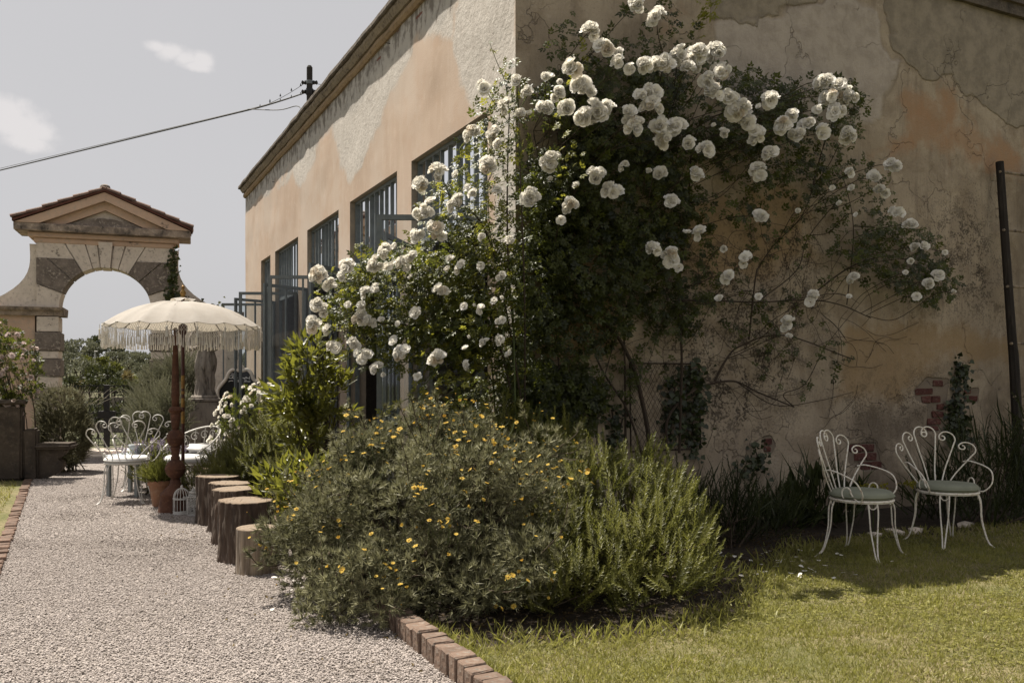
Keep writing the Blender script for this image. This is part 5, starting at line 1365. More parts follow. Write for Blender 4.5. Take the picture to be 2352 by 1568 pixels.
mb = MB(); bevbox(mb, (-.10, -.22, .44), (.42, .22, .53), .04, .5, 0, .004, seg=3); part('slab', mb, M_block, ben, local=True)
sc = [(-.08, 0), (.06, .02), (.20, .10), (.27, .20), (.24, .26), (.20, .30), (.27, .36), (.28, .435), (-.08, .435)]
mb = MB(); prism(mb, smooth_path(np.array(sc), 3), -.09, .09); part('bracket', mb, M_block, ben, local=True)
# ================================================================== plants
def spart(*a, **k): return part(*a, kind='stuff', **k)
M_roseleaf = mat_leaf('rose_leaf', (.020, .030, .011), (.095, .115, .028), .28, .45, .35, (.34, .38, .05), alt=(.16, .08, .03))
M_newleaf = mat_leaf('young_rose_leaf', (.10, .125, .022), (.30, .30, .06), .45, .45, .35, (.50, .48, .06))  # paler rose leaf for young growth, with sunlight also put into its colour
M_rosemary = mat_leaf('rosemary_leaf', (.045, .058, .018), (.25, .25, .07), .28, .5, .35, (.36, .38, .07))
M_daisyleaf = mat_leaf('grey_daisy_leaf', (.066, .070, .042), (.38, .375, .255), .24, .6, .25, (.26, .26, .12))
M_bay = mat_leaf('bay_leaf', (.045, .062, .016), (.17, .175, .045), .38, .35, .5, (.42, .42, .05))
M_silver = mat_leaf('silver_leaf', (.095, .105, .072), (.27, .265, .20), .22, .6, .25, (.25, .26, .14))
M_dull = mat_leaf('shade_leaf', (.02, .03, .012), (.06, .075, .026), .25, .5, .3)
M_lav = mat_leaf('lavender_spike', (.19, .15, .28), (.42, .36, .54), .2, .7, .2, (.4, .34, .5))
M_grass = mat_leaf('grass_blade', (.15, .16, .036), (.38, .365, .13), .35, .5, .3, (.48, .48, .10), alt=(.46, .38, .22))
M_yellowgreen = mat_leaf('lime_foliage', (.17, .17, .02), (.36, .33, .05), .4, .5, .25, (.5, .46, .06))
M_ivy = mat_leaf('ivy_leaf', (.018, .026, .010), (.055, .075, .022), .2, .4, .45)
M_redleaf = mat_leaf('red_young_leaf', (.045, .012, .014), (.10, .035, .025), .3, .45, .35)

def white_petal_mat(name, c1, c2, tcol, tr=.30):
    m, t = new_mat(name)
    a = t.n('ShaderNodeAttribute', attribute_name='tint')
    oi = t.n('ShaderNodeObjectInfo')
    c = t.mix(a.outputs['Fac'], c1, c2)
    c = t.mix(t.math('MULTIPLY', oi.outputs['Random'], .35), c, tuple(x * y for x, y in zip(c1, (1.0, .95, .84))))
    c = t.mix(t.math('MULTIPLY', t.smooth(oi.outputs['Random'], .91, .97), .6), c, tuple(x * y for x, y in zip(c1, (.72, .55, .36))))
    d = princ(t, c, .7, None, 0, .15)
    tl = t.n('ShaderNodeBsdfTranslucent', ins={'Color': (*tcol, 1)})
    mx = t.n('ShaderNodeMixShader', ins={0: tr, 1: d, 2: tl.outputs[0]}); finish(t, mx.outputs[0]); return m
M_petal = white_petal_mat('white_rose_petal', (.87, .84, .78), (.93, .92, .89), (.90, .86, .76), .36)
M_pinkpetal = white_petal_mat('pink_rose_petal', (.66, .54, .51), (.78, .69, .66), (.7, .58, .55))
M_stamen = mat_flat('rose_stamens', (.33, .20, .06), .8)
M_ydaisy = white_petal_mat('yellow_petal', (.52, .34, .055), (.58, .42, .09), (.60, .40, .07), .3)
M_yeye = mat_flat('daisy_eye', (.55, .30, .03), .85)

def petal(L, wd, cup, ruff, n=3, m_=3):
    u = np.linspace(-1, 1, n + 1); v = np.linspace(0, 1, m_ + 1)
    Vv = []
    for vv in v:
        wv = wd * (0.22 + .78 * math.sin(min(1, vv * 1.25) * PI / 2)) * (1 - .25 * max(0, vv - .75) * 4)
        for uu in u:
            x = uu * wv / 2; y = L * vv * (1 - .10 * uu * uu * vv)
            z = cup * (uu * uu) * wd * .35 + cup * L * .5 * vv * vv + RNG.uniform(-ruff, ruff) * L * vv
            Vv.append((x, y, z))
    k = n + 1; i = np.arange(m_)[:, None] * k; j = np.arange(n)[None]
    return (np.array(Vv), [np.stack([i + j, i + j + 1, i + k + j + 1, i + k + j], -1).reshape(-1, 4)])
def rose_mesh(openness, mats, name='rose_flower'):
    """flower facing +z, radius about 1"""
    mb = MB()
    rings = [(6, 1.0, .95, 8, .10), (6, .86, .85, 26, .12), (5, .66, .70, 48, .12), (4, .42, .55, 68, .12)]
    if openness > .95: rings = [(6, 1.0, 1.0, 6, .10), (5, .88, .9, 20, .12), (5, .58, .6, 46, .14)]
    if openness < .3: rings = [(4, .95, .95, 62, .06), (4, .85, .8, 74, .06), (3, .6, .6, 82, .06)]
    elif openness < .65: rings = [(6, 1.0, .9, 22, .09), (6, .9, .85, 42, .1), (5, .75, .75, 60, .1), (4, .5, .6, 76, .1)]
    for ri, (n, L, wd, el, rf_) in enumerate(rings):
        for k in range(n):
            a = k * 360 / n + ri * 33 + random.uniform(-9, 9)
            p = petal(L * random.uniform(.9, 1.08), wd, .30 if openness > .5 else .5, rf_)
            p = tm_move(p, rot('Z', a) @ rot('X', el + random.uniform(-9, 9)), (0, 0, .03 * ri))
            mb.add(p[0], p[1], np.clip(RNG.uniform(.3, 1) - ri * .12, 0, 1))
    if openness > .8:
        p = MB(); lathe(mb, [(.17, .06), (.12, .17), (.0, .19)], 8, mat=1, caps=False)
    return mb.mesh(name, mats, smooth=True)
ROSES = [rose_mesh(o, [M_petal, M_stamen]) for o in (1, 1, 1, .9, .9, .5, .5, .6, .4)]
BUDS = [rose_mesh(.1, [M_petal, M_stamen], 'rose_bud') for _ in range(2)]
PINKS = [rose_mesh(o, [M_pinkpetal, M_stamen]) for o in (.5, .9, .5)]

# leaf sprays ---------------------------------------------------------------
def rose_spray(n=5, L=1.0):
    ts = []; lf = leaf_t(.46, .27, .05, .05)
    ts.append(tm_move(lf, None, (0, L * .56, 0)))
    for k in range((n - 1) // 2):
        for s_ in (-1, 1): ts.append(tm_move(lf, rot('Z', s_ * -58) , (0, L * (.48 - .27 * k), .0), .95 - .1 * k))
    ts.append((np.array([[-.012, 0, 0], [.012, 0, 0], [0, L * .6, .01]]), [np.array([[0, 1, 2]])]))
    return tm_join(*ts)
SPRAY5, SPRAY3 = rose_spray(5), rose_spray(3, .8)
def tuft(n, L, wd, spread):
    ts = []
    for k in range(n):
        a = k / n * 360 * 2.4; el = random.uniform(90 - spread, 88)
        ts.append(tm_move(needle_t(L * random.uniform(.7, 1.1), wd), rot('Y', a) @ rot('X', 90 - el), (0, random.uniform(0, .35) * L, 0)))
    return tm_join(*ts)
def sprig(n, H, L, wd, spread=45):
    ts = [(np.array([[-.004, 0, 0], [.004, 0, 0], [0, H, .0]]), [np.array([[0, 1, 2]])])]
    for k in range(n):
        u = (k + .5) / n; a = k * 137.5
        ts.append(tm_move(needle_t(L * (1.05 - .55 * u) * random.uniform(.8, 1.15), wd), rot('Y', a) @ rot('X', spread * (1.15 - .5 * u)), (0, H * u, 0)))
    return tm_join(*ts)

def blend_lobes(name, label, cat, base, lobes, tmpls, n, size, mat, up_=.8, outw=.7, jit=.3, inner=.55, group=None, roots=8, stems=True, tl=(0, 1), zmin=.02, leafname='foliage', power=2.0, stemmat=None, lump=0.0, lscale=3.0):
    root = thing(name, label, cat, base, 0, group)
    P, N = lobes_sample(lobes, n, inner, zmin, power, lump, lscale)
    d = N * outw + np.array((0, 0, up_)) + RNG.normal(size=P.shape) * jit
    mb = MB(); ids = RNG.integers(0, len(tmpls), len(P))
    cl_ = fbm(P, 3.0, 2)
    tn = np.clip(tl[0] + (tl[1] - tl[0]) * (RNG.random(len(P)) * .6 + cl_ * .8 - .2), 0, .92)
    M = frames(d)
    for k, tm in enumerate(tmpls):
        q = ids == k; scatter(mb, tm, P[q], M[q], size * RNG.uniform(.75, 1.25, q.sum()), tn[q])
    spart(leafname, mb, mat, root)
    if stems:
        sb_ = MB(); sel = RNG.choice(len(P), min(len(P), roots), replace=False)
        for i in sel:
            b = np.array((base[0], base[1], 0)) + np.append(RNG.normal(0, .10, 2), 0); p = P[i]
            mid = b * .5 + p * .5 + np.append(RNG.normal(0, .05, 2), .08); tube(sb_, smooth_path([b, mid, p], 4), np.linspace(.011, .003, 9), 4)
        spart('stem', sb_, stemmat or M_twig, root)
    return root

# ------------------------------------------------------------------ yellow daisy bush
TUFTS = [tuft(11, .058, .0085, 62) for _ in range(4)]
dz = (-.66, 5.95)
dl = [(-.62, 5.95, .52, .78, .70, .56), (-1.18, 6.05, .42, .48, .55, .44), (-1.22, 5.75, .30, .36, .40, .34), (-.22, 5.85, .50, .52, .60, .42), (-.72, 6.3, .78, .60, .45, .36), (-.32, 6.35, .78, .38, .36, .36), (-.98, 6.4, .72, .35, .36, .30),
      (-.45, 5.40, .30, .62, .42, .33), (.0, 5.45, .26, .34, .34, .30), (-.95, 5.45, .24, .42, .36, .27), (.08, 6.25, .70, .32, .32, .34), (-.62, 6.55, .96, .20, .22, .22), (.0, 6.6, .88, .22, .22, .22), (-1.3, 6.35, .52, .30, .3, .3)]
dl = sublobes([(a, b, c * .95, d * .90, e * .90, f * .90) for a, b, c, d, e, f in dl], 80, .12, .22)
daisy = blend_lobes('yellow_daisy_bush', 'broad grey-green bush covered with small yellow daisies, spilling over the path edge', 'bush', (dz[0], dz[1], 0), dl, TUFTS, 13500, .98, M_daisyleaf, .65, .8, .55, .50, None, 90, power=1.0, tl=(0, 1), lump=.10, lscale=6)
# stray shoots reaching out of the bush
P, N = lobes_sample(dl, 120, .98, .15, 1)
sm_ = MB(); tf = MB()
for p, nn in zip(P, N):
    if nn[1] > .4: continue
    d = nn * .8 + np.array((0, 0, .7)) + RNG.normal(0, .3, 3); d /= np.linalg.norm(d); L_ = random.uniform(.10, .24)
    q = smooth_path([p - nn * .12, p + d * L_ * .5 + RNG.normal(0, .012, 3), p + d * L_ + np.array((0, 0, .02))], 5); tube(sm_, q, .0028, 4)
    i = RNG.integers(len(q) // 2, len(q), 8); scatter(tf, TUFTS[0], q[i], frames(np.tile(d, (8, 1)) + RNG.normal(0, .5, (8, 3))), RNG.uniform(.6, .95, 8), RNG.random(8))
spart('shoot', sm_, M_twig, daisy); spart('shoot_leaf', tf, M_daisyleaf, daisy)
# daisies
DM = []
for v_ in range(4):
    mb = MB(); nP = random.randint(11, 14)
    for k in range(nP):
        p = petal(1.0 * random.uniform(.85, 1.05), .36, -.12 + .1 * v_, .03, 2, 2); p = tm_move(p, rot('Z', k * 360 / nP + random.uniform(-6, 6)) @ rot('X', (4, 18, -14, 42)[v_] + random.uniform(-8, 8)))
        mb.add(p[0], p[1], random.random())
    lathe(mb, [(.30, .0), (.27, .10), (.0, .17)], 8, mat=1, caps=False)
    DM.append(mb.mesh('daisy', [M_ydaisy, M_yeye], True))
mb = MB(); lathe(mb, [(.0, -.25), (.30, -.1), (.42, .15), (.30, .38), (.0, .44)], 8, mat=1, caps=False); DBUD = mb.mesh('daisy_bud', [M_ydaisy, M_yeye], True)
P, N = lobes_sample(dl, 2200, .99, .10, 1, .10, 6)
wgt = (.25 + 1.3 * np.clip(P[:, 2] - .25, 0, 1)) * np.clip(.25 - N[:, 1] + .35 * (N[:, 2] > .6), .0, 1) * (.06 + 3 * np.clip(fbm(P, 3.4, 2) - .44, 0, 1))
sel = RNG.choice(len(P), 430, replace=False, p=wgt / wgt.sum())
ds = MB(); nflo = 0; XD = []
for i in sel:
    p = P[i]; nrm = N[i]; st_ = random.uniform(.04, .13)
    tip = p + nrm * st_ * .7 + np.array((0, 0, st_ * .7)) + RNG.normal(0, .012, 3)
    tube(ds, [p - nrm * .05, p * .5 + tip * .5 + RNG.normal(0, .006, 3), tip], .0016, 3)
    isb = random.random() < .30
    if nflo >= 295: XD.append((tip, nrm))
    if nflo < 295:
        o = link('daisy_bud' if isb else 'daisy', DBUD if isb else random.choice(DM), daisy)
        o.location = Vector(tip) - origin_of(daisy)
        dr = Vector(nrm * .5 + np.array((0, 0, .75)) + RNG.normal(0, .35, 3)).normalized(); o.rotation_euler = dr.to_track_quat('Z', 'Y').to_euler()
        s_ = random.uniform(.0085, .0115) if isb else random.uniform(.016, .0225); o.scale = (s_,) * 3; nflo += 1
spart('flower_stalk', ds, M_greenstem, daisy)
mb = MB()
for tip, nrm in XD:
    r_ = random.uniform(.011, .016); nq = 10; a = np.arange(nq) / nq * 2 * PI
    Mx = np.array(Vector(nrm * .5 + np.array((0, 0, .8)) + RNG.normal(0, .3, 3)).normalized().to_track_quat('Z', 'Y').to_matrix())
    for q in a:
        pt = tm_move(petal(1.0, .38, .1, .03, 1, 2), rot('Z', math.degrees(q)) @ rot('X', 12), (0, 0, 0), r_); mb.add(pt[0] @ Mx.T + tip, pt[1], random.random())
    pm = MB(); lathe(pm, [(.30 * r_, 0), (.25 * r_, .1 * r_), (0, .17 * r_)], 6, caps=False); mb.add(pm.V[0] @ Mx.T + tip, pm.F[0], .5, 1)
spart('daisy_blossom', mb, [M_ydaisy, M_yeye], daisy)

# ------------------------------------------------------------------ rosemary
RM = [sprig(46, .165, .036, .0078, 60) for _ in range(4)]
def rosemary(label, base, lobes, n, size=1.0, group='rosemary bushes in the flower bed', mat=None, up_=1.6, jit=.28, tl=(0, 1)):
    return blend_lobes('rosemary_bush', label, 'rosemary', base, sublobes(lobes, int(16 * len(lobes)), .07, .13), RM, n, size, mat or M_rosemary, up_ * .8, .9, jit, .48, group, 50, tl=tl, power=1.4, lump=.14, lscale=3.5)
rosemary('large upright rosemary bush between the yellow daisies and the lawn', (.85, 6.0, 0), [(.74, 6.12, .40, .50, .46, .40), (1.02, 6.22, .42, .34, .40, .36), (.55, 5.65, .26, .38, .40, .26), (.90, 5.65, .26, .40, .38, .27), (.35, 5.45, .16, .26, .25, .18), (.75, 6.4, .62, .36, .34, .28), (1.18, 6.35, .38, .22, .3, .30)], 1800)
rosemary('tall rosemary with leaning stems below the wire panel', (.35, 7.0, 0), [(.20, 7.0, .62, .28, .25, .45), (.42, 6.95, .62, .22, .25, .42), (-.15, 7.15, .7, .4, .25, .45)], 700, 1.15)
rosemary('spreading rosemary behind the stumps, below the small white roses', (-2.70, 9.6, 0), [(-2.72, 9.6, .50, .40, .40, .50), (-2.42, 9.25, .48, .38, .40, .48), (-3.02, 9.75, .34, .30, .34, .36), (-2.50, 9.9, .78, .32, .32, .40)], 1700, .95)
rosemary('low rosemary tucked behind the rusty finial', (-3.35, 10.0, 0), [(-3.35, 10.05, .28, .30, .28, .30), (-3.10, 9.55, .22, .2, .2, .26)], 500, .9)

# dim plants at the foot of the gable
GB = [blade_t(.34, .014, .14), blade_t(.26, .011, .18), sprig(36, .24, .035, .008)]
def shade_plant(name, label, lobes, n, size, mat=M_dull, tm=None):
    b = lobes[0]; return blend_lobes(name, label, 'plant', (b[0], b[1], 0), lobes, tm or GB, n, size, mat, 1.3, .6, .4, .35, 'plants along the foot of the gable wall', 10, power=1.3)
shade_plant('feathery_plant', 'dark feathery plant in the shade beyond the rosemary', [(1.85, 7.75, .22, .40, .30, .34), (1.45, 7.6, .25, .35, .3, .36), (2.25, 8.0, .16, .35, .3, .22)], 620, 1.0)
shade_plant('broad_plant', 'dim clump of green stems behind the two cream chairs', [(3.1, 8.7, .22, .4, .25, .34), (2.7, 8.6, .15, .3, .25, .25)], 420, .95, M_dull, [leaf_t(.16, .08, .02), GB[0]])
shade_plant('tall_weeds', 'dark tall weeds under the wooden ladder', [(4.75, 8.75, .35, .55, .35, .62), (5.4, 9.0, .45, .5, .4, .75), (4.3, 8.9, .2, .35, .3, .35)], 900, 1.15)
# pale flower heads beside the chair
for lab, (x, y, Y) in zip(('flat yellow-green flower head seen between the arms of the nearer chair', 'flat yellow-green flower head beside the second chair'), ((2003, 1118, 8.3), (2098, 1113, 8.35))):
    p = at(x, y, Y); r_ = thing('flower_head', lab, 'plant', (p[0], p[1], 0))
    mb = MB(); q = RNG.normal(0, 1, (120, 3)) * np.array((.06, .05, .014)) + p; scatter(mb, leaf_t(.03, .02, .004), q, frames(RNG.normal(size=(120, 3)) + (0, 0, .6)), RNG.uniform(.7, 1.2, 120), RNG.random(120)); spart('umbel', mb, M_yellowgreen, r_)
    mb = MB(); tube(mb, smooth_path([(p[0] + .05, p[1] + .1, 0), (p[0] + .03, p[1] + .04, p[2] * .6), tuple(p)], 4), .005, 5); spart('stem', mb, M_greenstem, r_)

# ------------------------------------------------------------------ bay shrub, lime bush, leafy sprig
LF = leaf_t(1.0, .36, .07, .06)
def bay_spray():
    ts = []
    for k in range(9):
        ts.append(tm_move(LF, rot('Y', k * 137) @ rot('X', 62 - k * 4.5), (0, k * .12, 0), .55 + .25 * math.sin(k / 8 * PI)))
    return tm_join(*ts)
BS = [bay_spray() for _ in range(3)]
blend_lobes('bay_shrub', 'upright leafy bay shrub standing before the open casements', 'shrub', (-1.92, 8.55, 0), [(-1.96, 8.55, .95, .17, .18, .55), (-1.92, 8.5, 1.42, .16, .17, .42), (-2.10, 8.45, 1.25, .14, .15, .32), (-1.76, 8.5, 1.05, .15, .16, .4), (-2.02, 8.55, 1.76, .07, .07, .2)], BS, 150, .165, M_bay, .75, .9, .45, .2, None, 26, stemmat=M_twig)
blend_lobes('lime_bush', 'feathery lime-green bush close behind the stumps', 'bush', (-1.95, 7.85, 0), [(-1.93, 7.85, .34, .24, .24, .24), (-1.65, 7.55, .25, .26, .26, .26)], [sprig(40, .10, .02, .004)], 700, 1.0, M_yellowgreen, 1.1, .8, .35, .5, None, 10)
blend_lobes('leafy_shrub', 'young broad-leaved shrub leaning out over the stump tops', 'shrub', (-1.75, 7.35, 0), [(-1.85, 7.45, .52, .28, .24, .16), (-1.62, 7.35, .45, .25, .22, .28)], BS, 70, .17, M_bay, .8, .9, .4, .3, None, 14)
# small white roses by the sign
wr = blend_lobes('small_rose_bush', 'bush of small white roses in front of the chalkboard sign', 'rose bush', (-3.45, 11.4, 0), [(-3.45, 11.4, .85, .32, .3, .50), (-3.15, 11.2, .9, .3, .28, .48), (-3.62, 11.35, .6, .2, .22, .5), (-2.9, 11.1, .85, .25, .25, .42)], [SPRAY5], 900, .085, M_roseleaf, .5, .8, .5, .5, None, 30, tl=(.35, 1))
P, N = lobes_sample([(-3.45, 11.4, .88, .33, .3, .52), (-3.15, 11.2, .92, .3, .28, .48), (-3.66, 11.33, .62, .2, .22, .52), (-2.9, 11.1, .85, .25, .25, .42)], 1500, .98, .3)
sel = [i for i in RNG.permutation(len(P)) if N[i, 1] < .25 and (P[i, 0] < -3.35 or N[i, 2] > .15)][:130]
EXTRA = {}
def put_rose(parent, p, d, s, me, name='rose_flower', lim=298):
    k_ = parent.name; e_ = EXTRA.setdefault(k_, [0, []]); e_[0] += 1
    if e_[0] > lim: e_[1].append((np.array(p), np.array(d), s, me)); return None
    return _put(parent, p, d, s, me, name)
def rest_roses(parent):
    lst = EXTRA.get(parent.name, [0, []])[1]
    if not lst: return
    mb = MB()
    for p, d, s, me in lst:
        V = np.zeros(len(me.vertices) * 3); me.vertices.foreach_get('co', V); V = V.reshape(-1, 3)
        tn = np.zeros(len(me.vertices)); me.attributes['tint'].data.foreach_get('value', tn)
        q = Vector(d).normalized().to_track_quat('Z', 'Y').to_matrix() @ Matrix.Rotation(random.uniform(0, 6.28), 3, 'Z')
        V = V @ np.array(q).T * s + p
        fs = {}
        for f in me.polygons: fs.setdefault((len(f.vertices), f.material_index), []).append(list(f.vertices))
        first = True; n0 = mb.n
        mb.V.append(V); mb.T.append(tn); mb.n += len(V)
        for (k, mi), fl in fs.items(): mb.F.append(np.array(fl) + n0); mb.M.append(np.full(len(fl), mi))
    part('rose_blossom', mb, [M_petal, M_stamen], parent, smooth=True, kind='stuff')
def _put(parent, p, d, s, me, name='rose_flower'):
    o = link(name, me, parent); o.location = Vector(p) - origin_of(parent)
    q = Vector(d).normalized().to_track_quat('Z', 'Y'); o.rotation_euler = (q.to_matrix() @ Matrix.Rotation(random.uniform(0, 6.28), 3, 'Z')).to_euler(); o.scale = (s * random.uniform(.85, 1.12), s * random.uniform(.85, 1.12), s * random.uniform(.8, 1.15)); return o
for i in sel: put_rose(wr, P[i] + N[i] * .02, N[i] + np.array((0, -.2, .3)) + RNG.normal(0, .3, 3), random.uniform(.028, .044), random.choice(ROSES))

# ------------------------------------------------------------------ silver shrubs by the gate
SV = [sprig(46, .30, .05, .0085, 40) for _ in range(2)]
def silver(label, base, lobes, n, size=1.0, mat=None):
    return blend_lobes('silver_shrub', label, 'shrub', base, lobes, SV, n, size, mat or M_silver, 1.0, .9, .4, .5, 'silver-leaved shrubs near the gateway', 20, power=1.4)
def lob(x, y, Y, wp, hp, dp=None):
    c = at(x, y, Y); return (c[0], c[1], c[2], wp / 2 / F * Y, dp or wp / 2 / F * Y * .8, hp / 2 / F * Y)
silver('silver-leaved shrub with upright shoots left of the parasol pole, beyond the white chairs'.replace('left of', 'by'), (at(350, 960, 13.2)[0], 13.2, 0), [lob(362, 945, 13.2, 100, 120), lob(338, 985, 12.9, 90, 100), lob(318, 945, 13.6, 44, 70), lob(395, 960, 12.8, 70, 140)], 1500, .7)
silver('taller willowy grey shrub against the gateway pier', (at(355, 900, 15.0)[0], 15.0, 0), [lob(375, 885, 15.0, 80, 80), lob(335, 905, 15.2, 50, 60), lob(400, 865, 14.8, 60, 90)], 900, .75)
silver('grey shrub between the turned finial and the draped statue', (at(430, 900, 15.2)[0], 15.2, 0), [lob(432, 870, 15.2, 60, 140), lob(425, 950, 15.0, 60, 130)], 700, .75)
gb = ground(128, 1086)
gl = [(gb[0], gb[1] + .2, .55, .42, .40, .55), (gb[0] - .02, gb[1] + .2, .98, .36, .35, .34), (gb[0] + .12, gb[1] + .1, .55, .36, .35, .45)]
gbush = blend_lobes('lavender_cotton_bush', 'dense rounded grey-green bush with thin pale flower stalks beside the stone bench', 'bush', (gb[0], gb[1] + .3, 0), gl, [tuft(10, .07, .012, 60), sprig(26, .12, .03, .007)], 3000, 1.0, mat_leaf('lavender_cotton_leaf', (.08, .08, .05), (.26, .25, .165), .2, .6, .2), .8, .8, .5, .6, None, 20)
mb = MB()
for k in range(60):
    p = np.array((gb[0] + random.uniform(-.35, .38), gb[1] + .3 + random.uniform(-.3, .3), 1.05)); d = np.array((p[0] - gb[0], p[1] - gb[1] - .3, 0)) * random.uniform(.4, .9) + np.array((.04, 0, random.uniform(.15, .36)))
    tube(mb, smooth_path([p, p + d * .55 + RNG.normal(0, .01, 3), p + d + np.array((0, 0, -.03))], 3), .0026, 3)
spart('flower_stalk', mb, mat_flat('dry_stalk', (.30, .26, .19), .9), gbush)

# lavender in the pot and the flowering lavender behind
P_ = np.array((px_, py_, .28))
mb = MB(); q = P_ + np.stack([RNG.normal(0, .05, 520), RNG.normal(0, .05, 520), RNG.uniform(0, .02, 520)], -1); d = (q - P_) * np.array((7, 7, 0)) + np.array((0, 0, .75)) + RNG.normal(0, .22, (520, 3))
scatter(mb, sprig(14, .9, .22, .035, 20), q, frames(d), RNG.uniform(.17, .30, 520), RNG.random(520) * .7)
lavp = thing('lavender_plant', 'bushy green lavender plant growing in the terracotta pot', 'plant', (px_, py_, .292)); spart('foliage', mb, M_rosemary, lavp)
lv = (-4.52, 11.15)
lav = blend_lobes('lavender_bush', 'flowering violet lavender between the white chairs and the terracotta pot', 'lavender', (*lv, 0), [(lv[0], lv[1], .28, .26, .24, .26)], [sprig(20, .22, .05, .010)], 260, 1.0, M_rosemary, 1.2, .8, .3, .4, None, 10)
mb = MB(); sp_ = MB()
for k in range(170):
    a = random.uniform(0, 6.28); r = abs(random.gauss(0, .20)); b = np.array((lv[0] + r * .6 * math.cos(a), lv[1] + r * .6 * math.sin(a), .42)); tp = np.array((lv[0] + r * 1.25 * math.cos(a), lv[1] + r * 1.25 * math.sin(a), .62 + random.uniform(-.06, .08) - r * .25))
    tube(sp_, [b, tp], .0022, 3); nq = 9
    q = tp + np.stack([RNG.normal(0, .008, nq), RNG.normal(0, .008, nq), RNG.uniform(-.03, .035, nq)], -1); scatter(mb, leaf_t(.022, .016, .003), q, frames(RNG.normal(size=(nq, 3))), 1.0, RNG.random(nq))
spart('flower_spike', mb, M_lav, lav); spart('stalk', sp_, M_greenstem, lav)

# pink rose over the stone post
pc = at(14, 850, 12.9)
pl = [(pc[0], pc[1], pc[2], .42, .35, .62), (pc[0] - .35, pc[1], pc[2] + .1, .5, .4, .7), (pc[0] + .22, pc[1] - .05, pc[2] - .05, .30, .3, .45), (pc[0] - .1, pc[1], pc[2] - .6, .30, .3, .32)]
pr_ = blend_lobes('pink_rose_bush', 'rose bush with pale pink flowers growing over the weathered stone post', 'rose bush', (pc[0], pc[1] + .5, 0), pl, [SPRAY5, SPRAY3], 1250, .105, M_roseleaf, .3, .9, .5, .45, None, 40, tl=(0, .45))
P, N = lobes_sample(pl, 900, 1.0, .3)
n_ = 0
for i in RNG.permutation(len(P)):
    if N[i, 1] < .1 and n_ < 95: put_rose(pr_, P[i] + N[i] * .03, N[i] + np.array((0, -.4, .2)) + RNG.normal(0, .35, 3), random.uniform(.032, .062), random.choice(PINKS)); n_ += 1

# ------------------------------------------------------------------ ivy
IVY = (np.array([[0, 0, 0], [-.5, .25, .05], [-.32, .55, .02], [0, 1, 0], [.32, .55, .02], [.5, .25, .05]]), [np.array([[0, 3, 2, 1], [0, 5, 4, 3]])])
def ivy(label, paths, n, size, onwall, mat=M_ivy, wid=.09, pp=(.02, .07)):
    root = None; Pts = []; mb2 = MB()
    for pth in paths:
        q = smooth_path(np.array([onwall(*p) for p in pth]), 6)
        if root is None: root = thing('ivy', label, 'ivy', tuple(q[0]), 0, None)
        tube(mb2, q, .007, 4); Pts.append(q)
    A = np.concatenate(Pts); i = RNG.integers(0, len(A), n); q = A[i] + RNG.normal(0, wid, (n, 3)) * np.array((1, .35, 1))
    mb = MB(); d = RNG.normal(size=(n, 3)) * .6 + np.array((0, -.3, -.5)); scatter(mb, IVY, q, frames(d, up=(0, -1, .3)), size * RNG.uniform(.6, 1.3, n), RNG.random(n))
    spart('foliage', mb, mat, root); spart('stem', mb2, M_stem, root); return root
wB = lambda x, y: B3(x, y, .05)
ivy('dark ivy strip climbing past the bare bricks by the wooden ladder', [((2205, 1010), (2200, 930), (2205, 870), (2212, 832)), ((2185, 1010), (2195, 960), (2202, 920)), ((2228, 1015), (2212, 970))], 420, .055, wB, wid=.06)
ivy('dark ivy hanging over the edge of the wire panel', [((1588, 1030), (1592, 960), (1600, 900), (1585, 840)), ((1540, 1000), (1545, 930), (1552, 880))], 520, .055, wB, wid=.07)
ivy('thin ivy on the plaster beside the wire panel', [((1400, 1060), (1412, 1000), (1405, 940)), ((1420, 1010), (1430, 960))], 160, .05, wB, wid=.05)
ivy('small patch of ivy on the low stained ledge of the gable', [((1700, 1085), (1740, 1070), (1735, 1030))], 120, .05, wB, wid=.06)
def wG(g, z): 
    M = Matrix.Rotation(GA, 3, 'Z'); v = M @ Vector((g, -.10, 0)); return np.array((GC[0] + v.x, GC[1] + v.y, z))
ivy('ivy trailing down the pier edge of the stone gateway', [((1.27, 4.05), (1.22, 3.7), (1.26, 3.4), (1.2, 3.1), (1.3, 2.9)), ((1.3, 3.2), (1.5, 3.05), (1.8, 2.92), (2.1, 2.88))], 620, .065, wG, mat_leaf('sunlit_ivy_leaf', (.035, .05, .014), (.11, .13, .035), .25, .45, .4), .06)  # lighter copy of the ivy leaf, sunlight put into its colour

# ------------------------------------------------------------------ red-leaved climber on the ladder
rl = thing('red_leaved_climber', 'climber with dark red leaves growing through the wooden ladder', 'climber', W(7.6, -.3))
mb = MB(); sm_ = MB()
for k in range(9):
    b = W(7.6 + random.uniform(-.2, .3), -.25, .1); tp = W(7.35 + random.uniform(-.05, .7), -.25 - random.uniform(0, .25), random.uniform(1.6, 4.6))
    q = smooth_path([b, b * .5 + tp * .5 + RNG.normal(0, .1, 3), tp], 10); tube(sm_, q, .006, 4)
    i = RNG.integers(0, len(q), 34); pq = q[i] + RNG.normal(0, .07, (34, 3)); scatter(mb, SPRAY5, pq, frames(RNG.normal(size=(34, 3)) + (0, -.2, .1)), RNG.uniform(.09, .15, 34), RNG.random(34))
spart('foliage', mb, M_redleaf, rl); spart('stem', sm_, M_stem, rl)

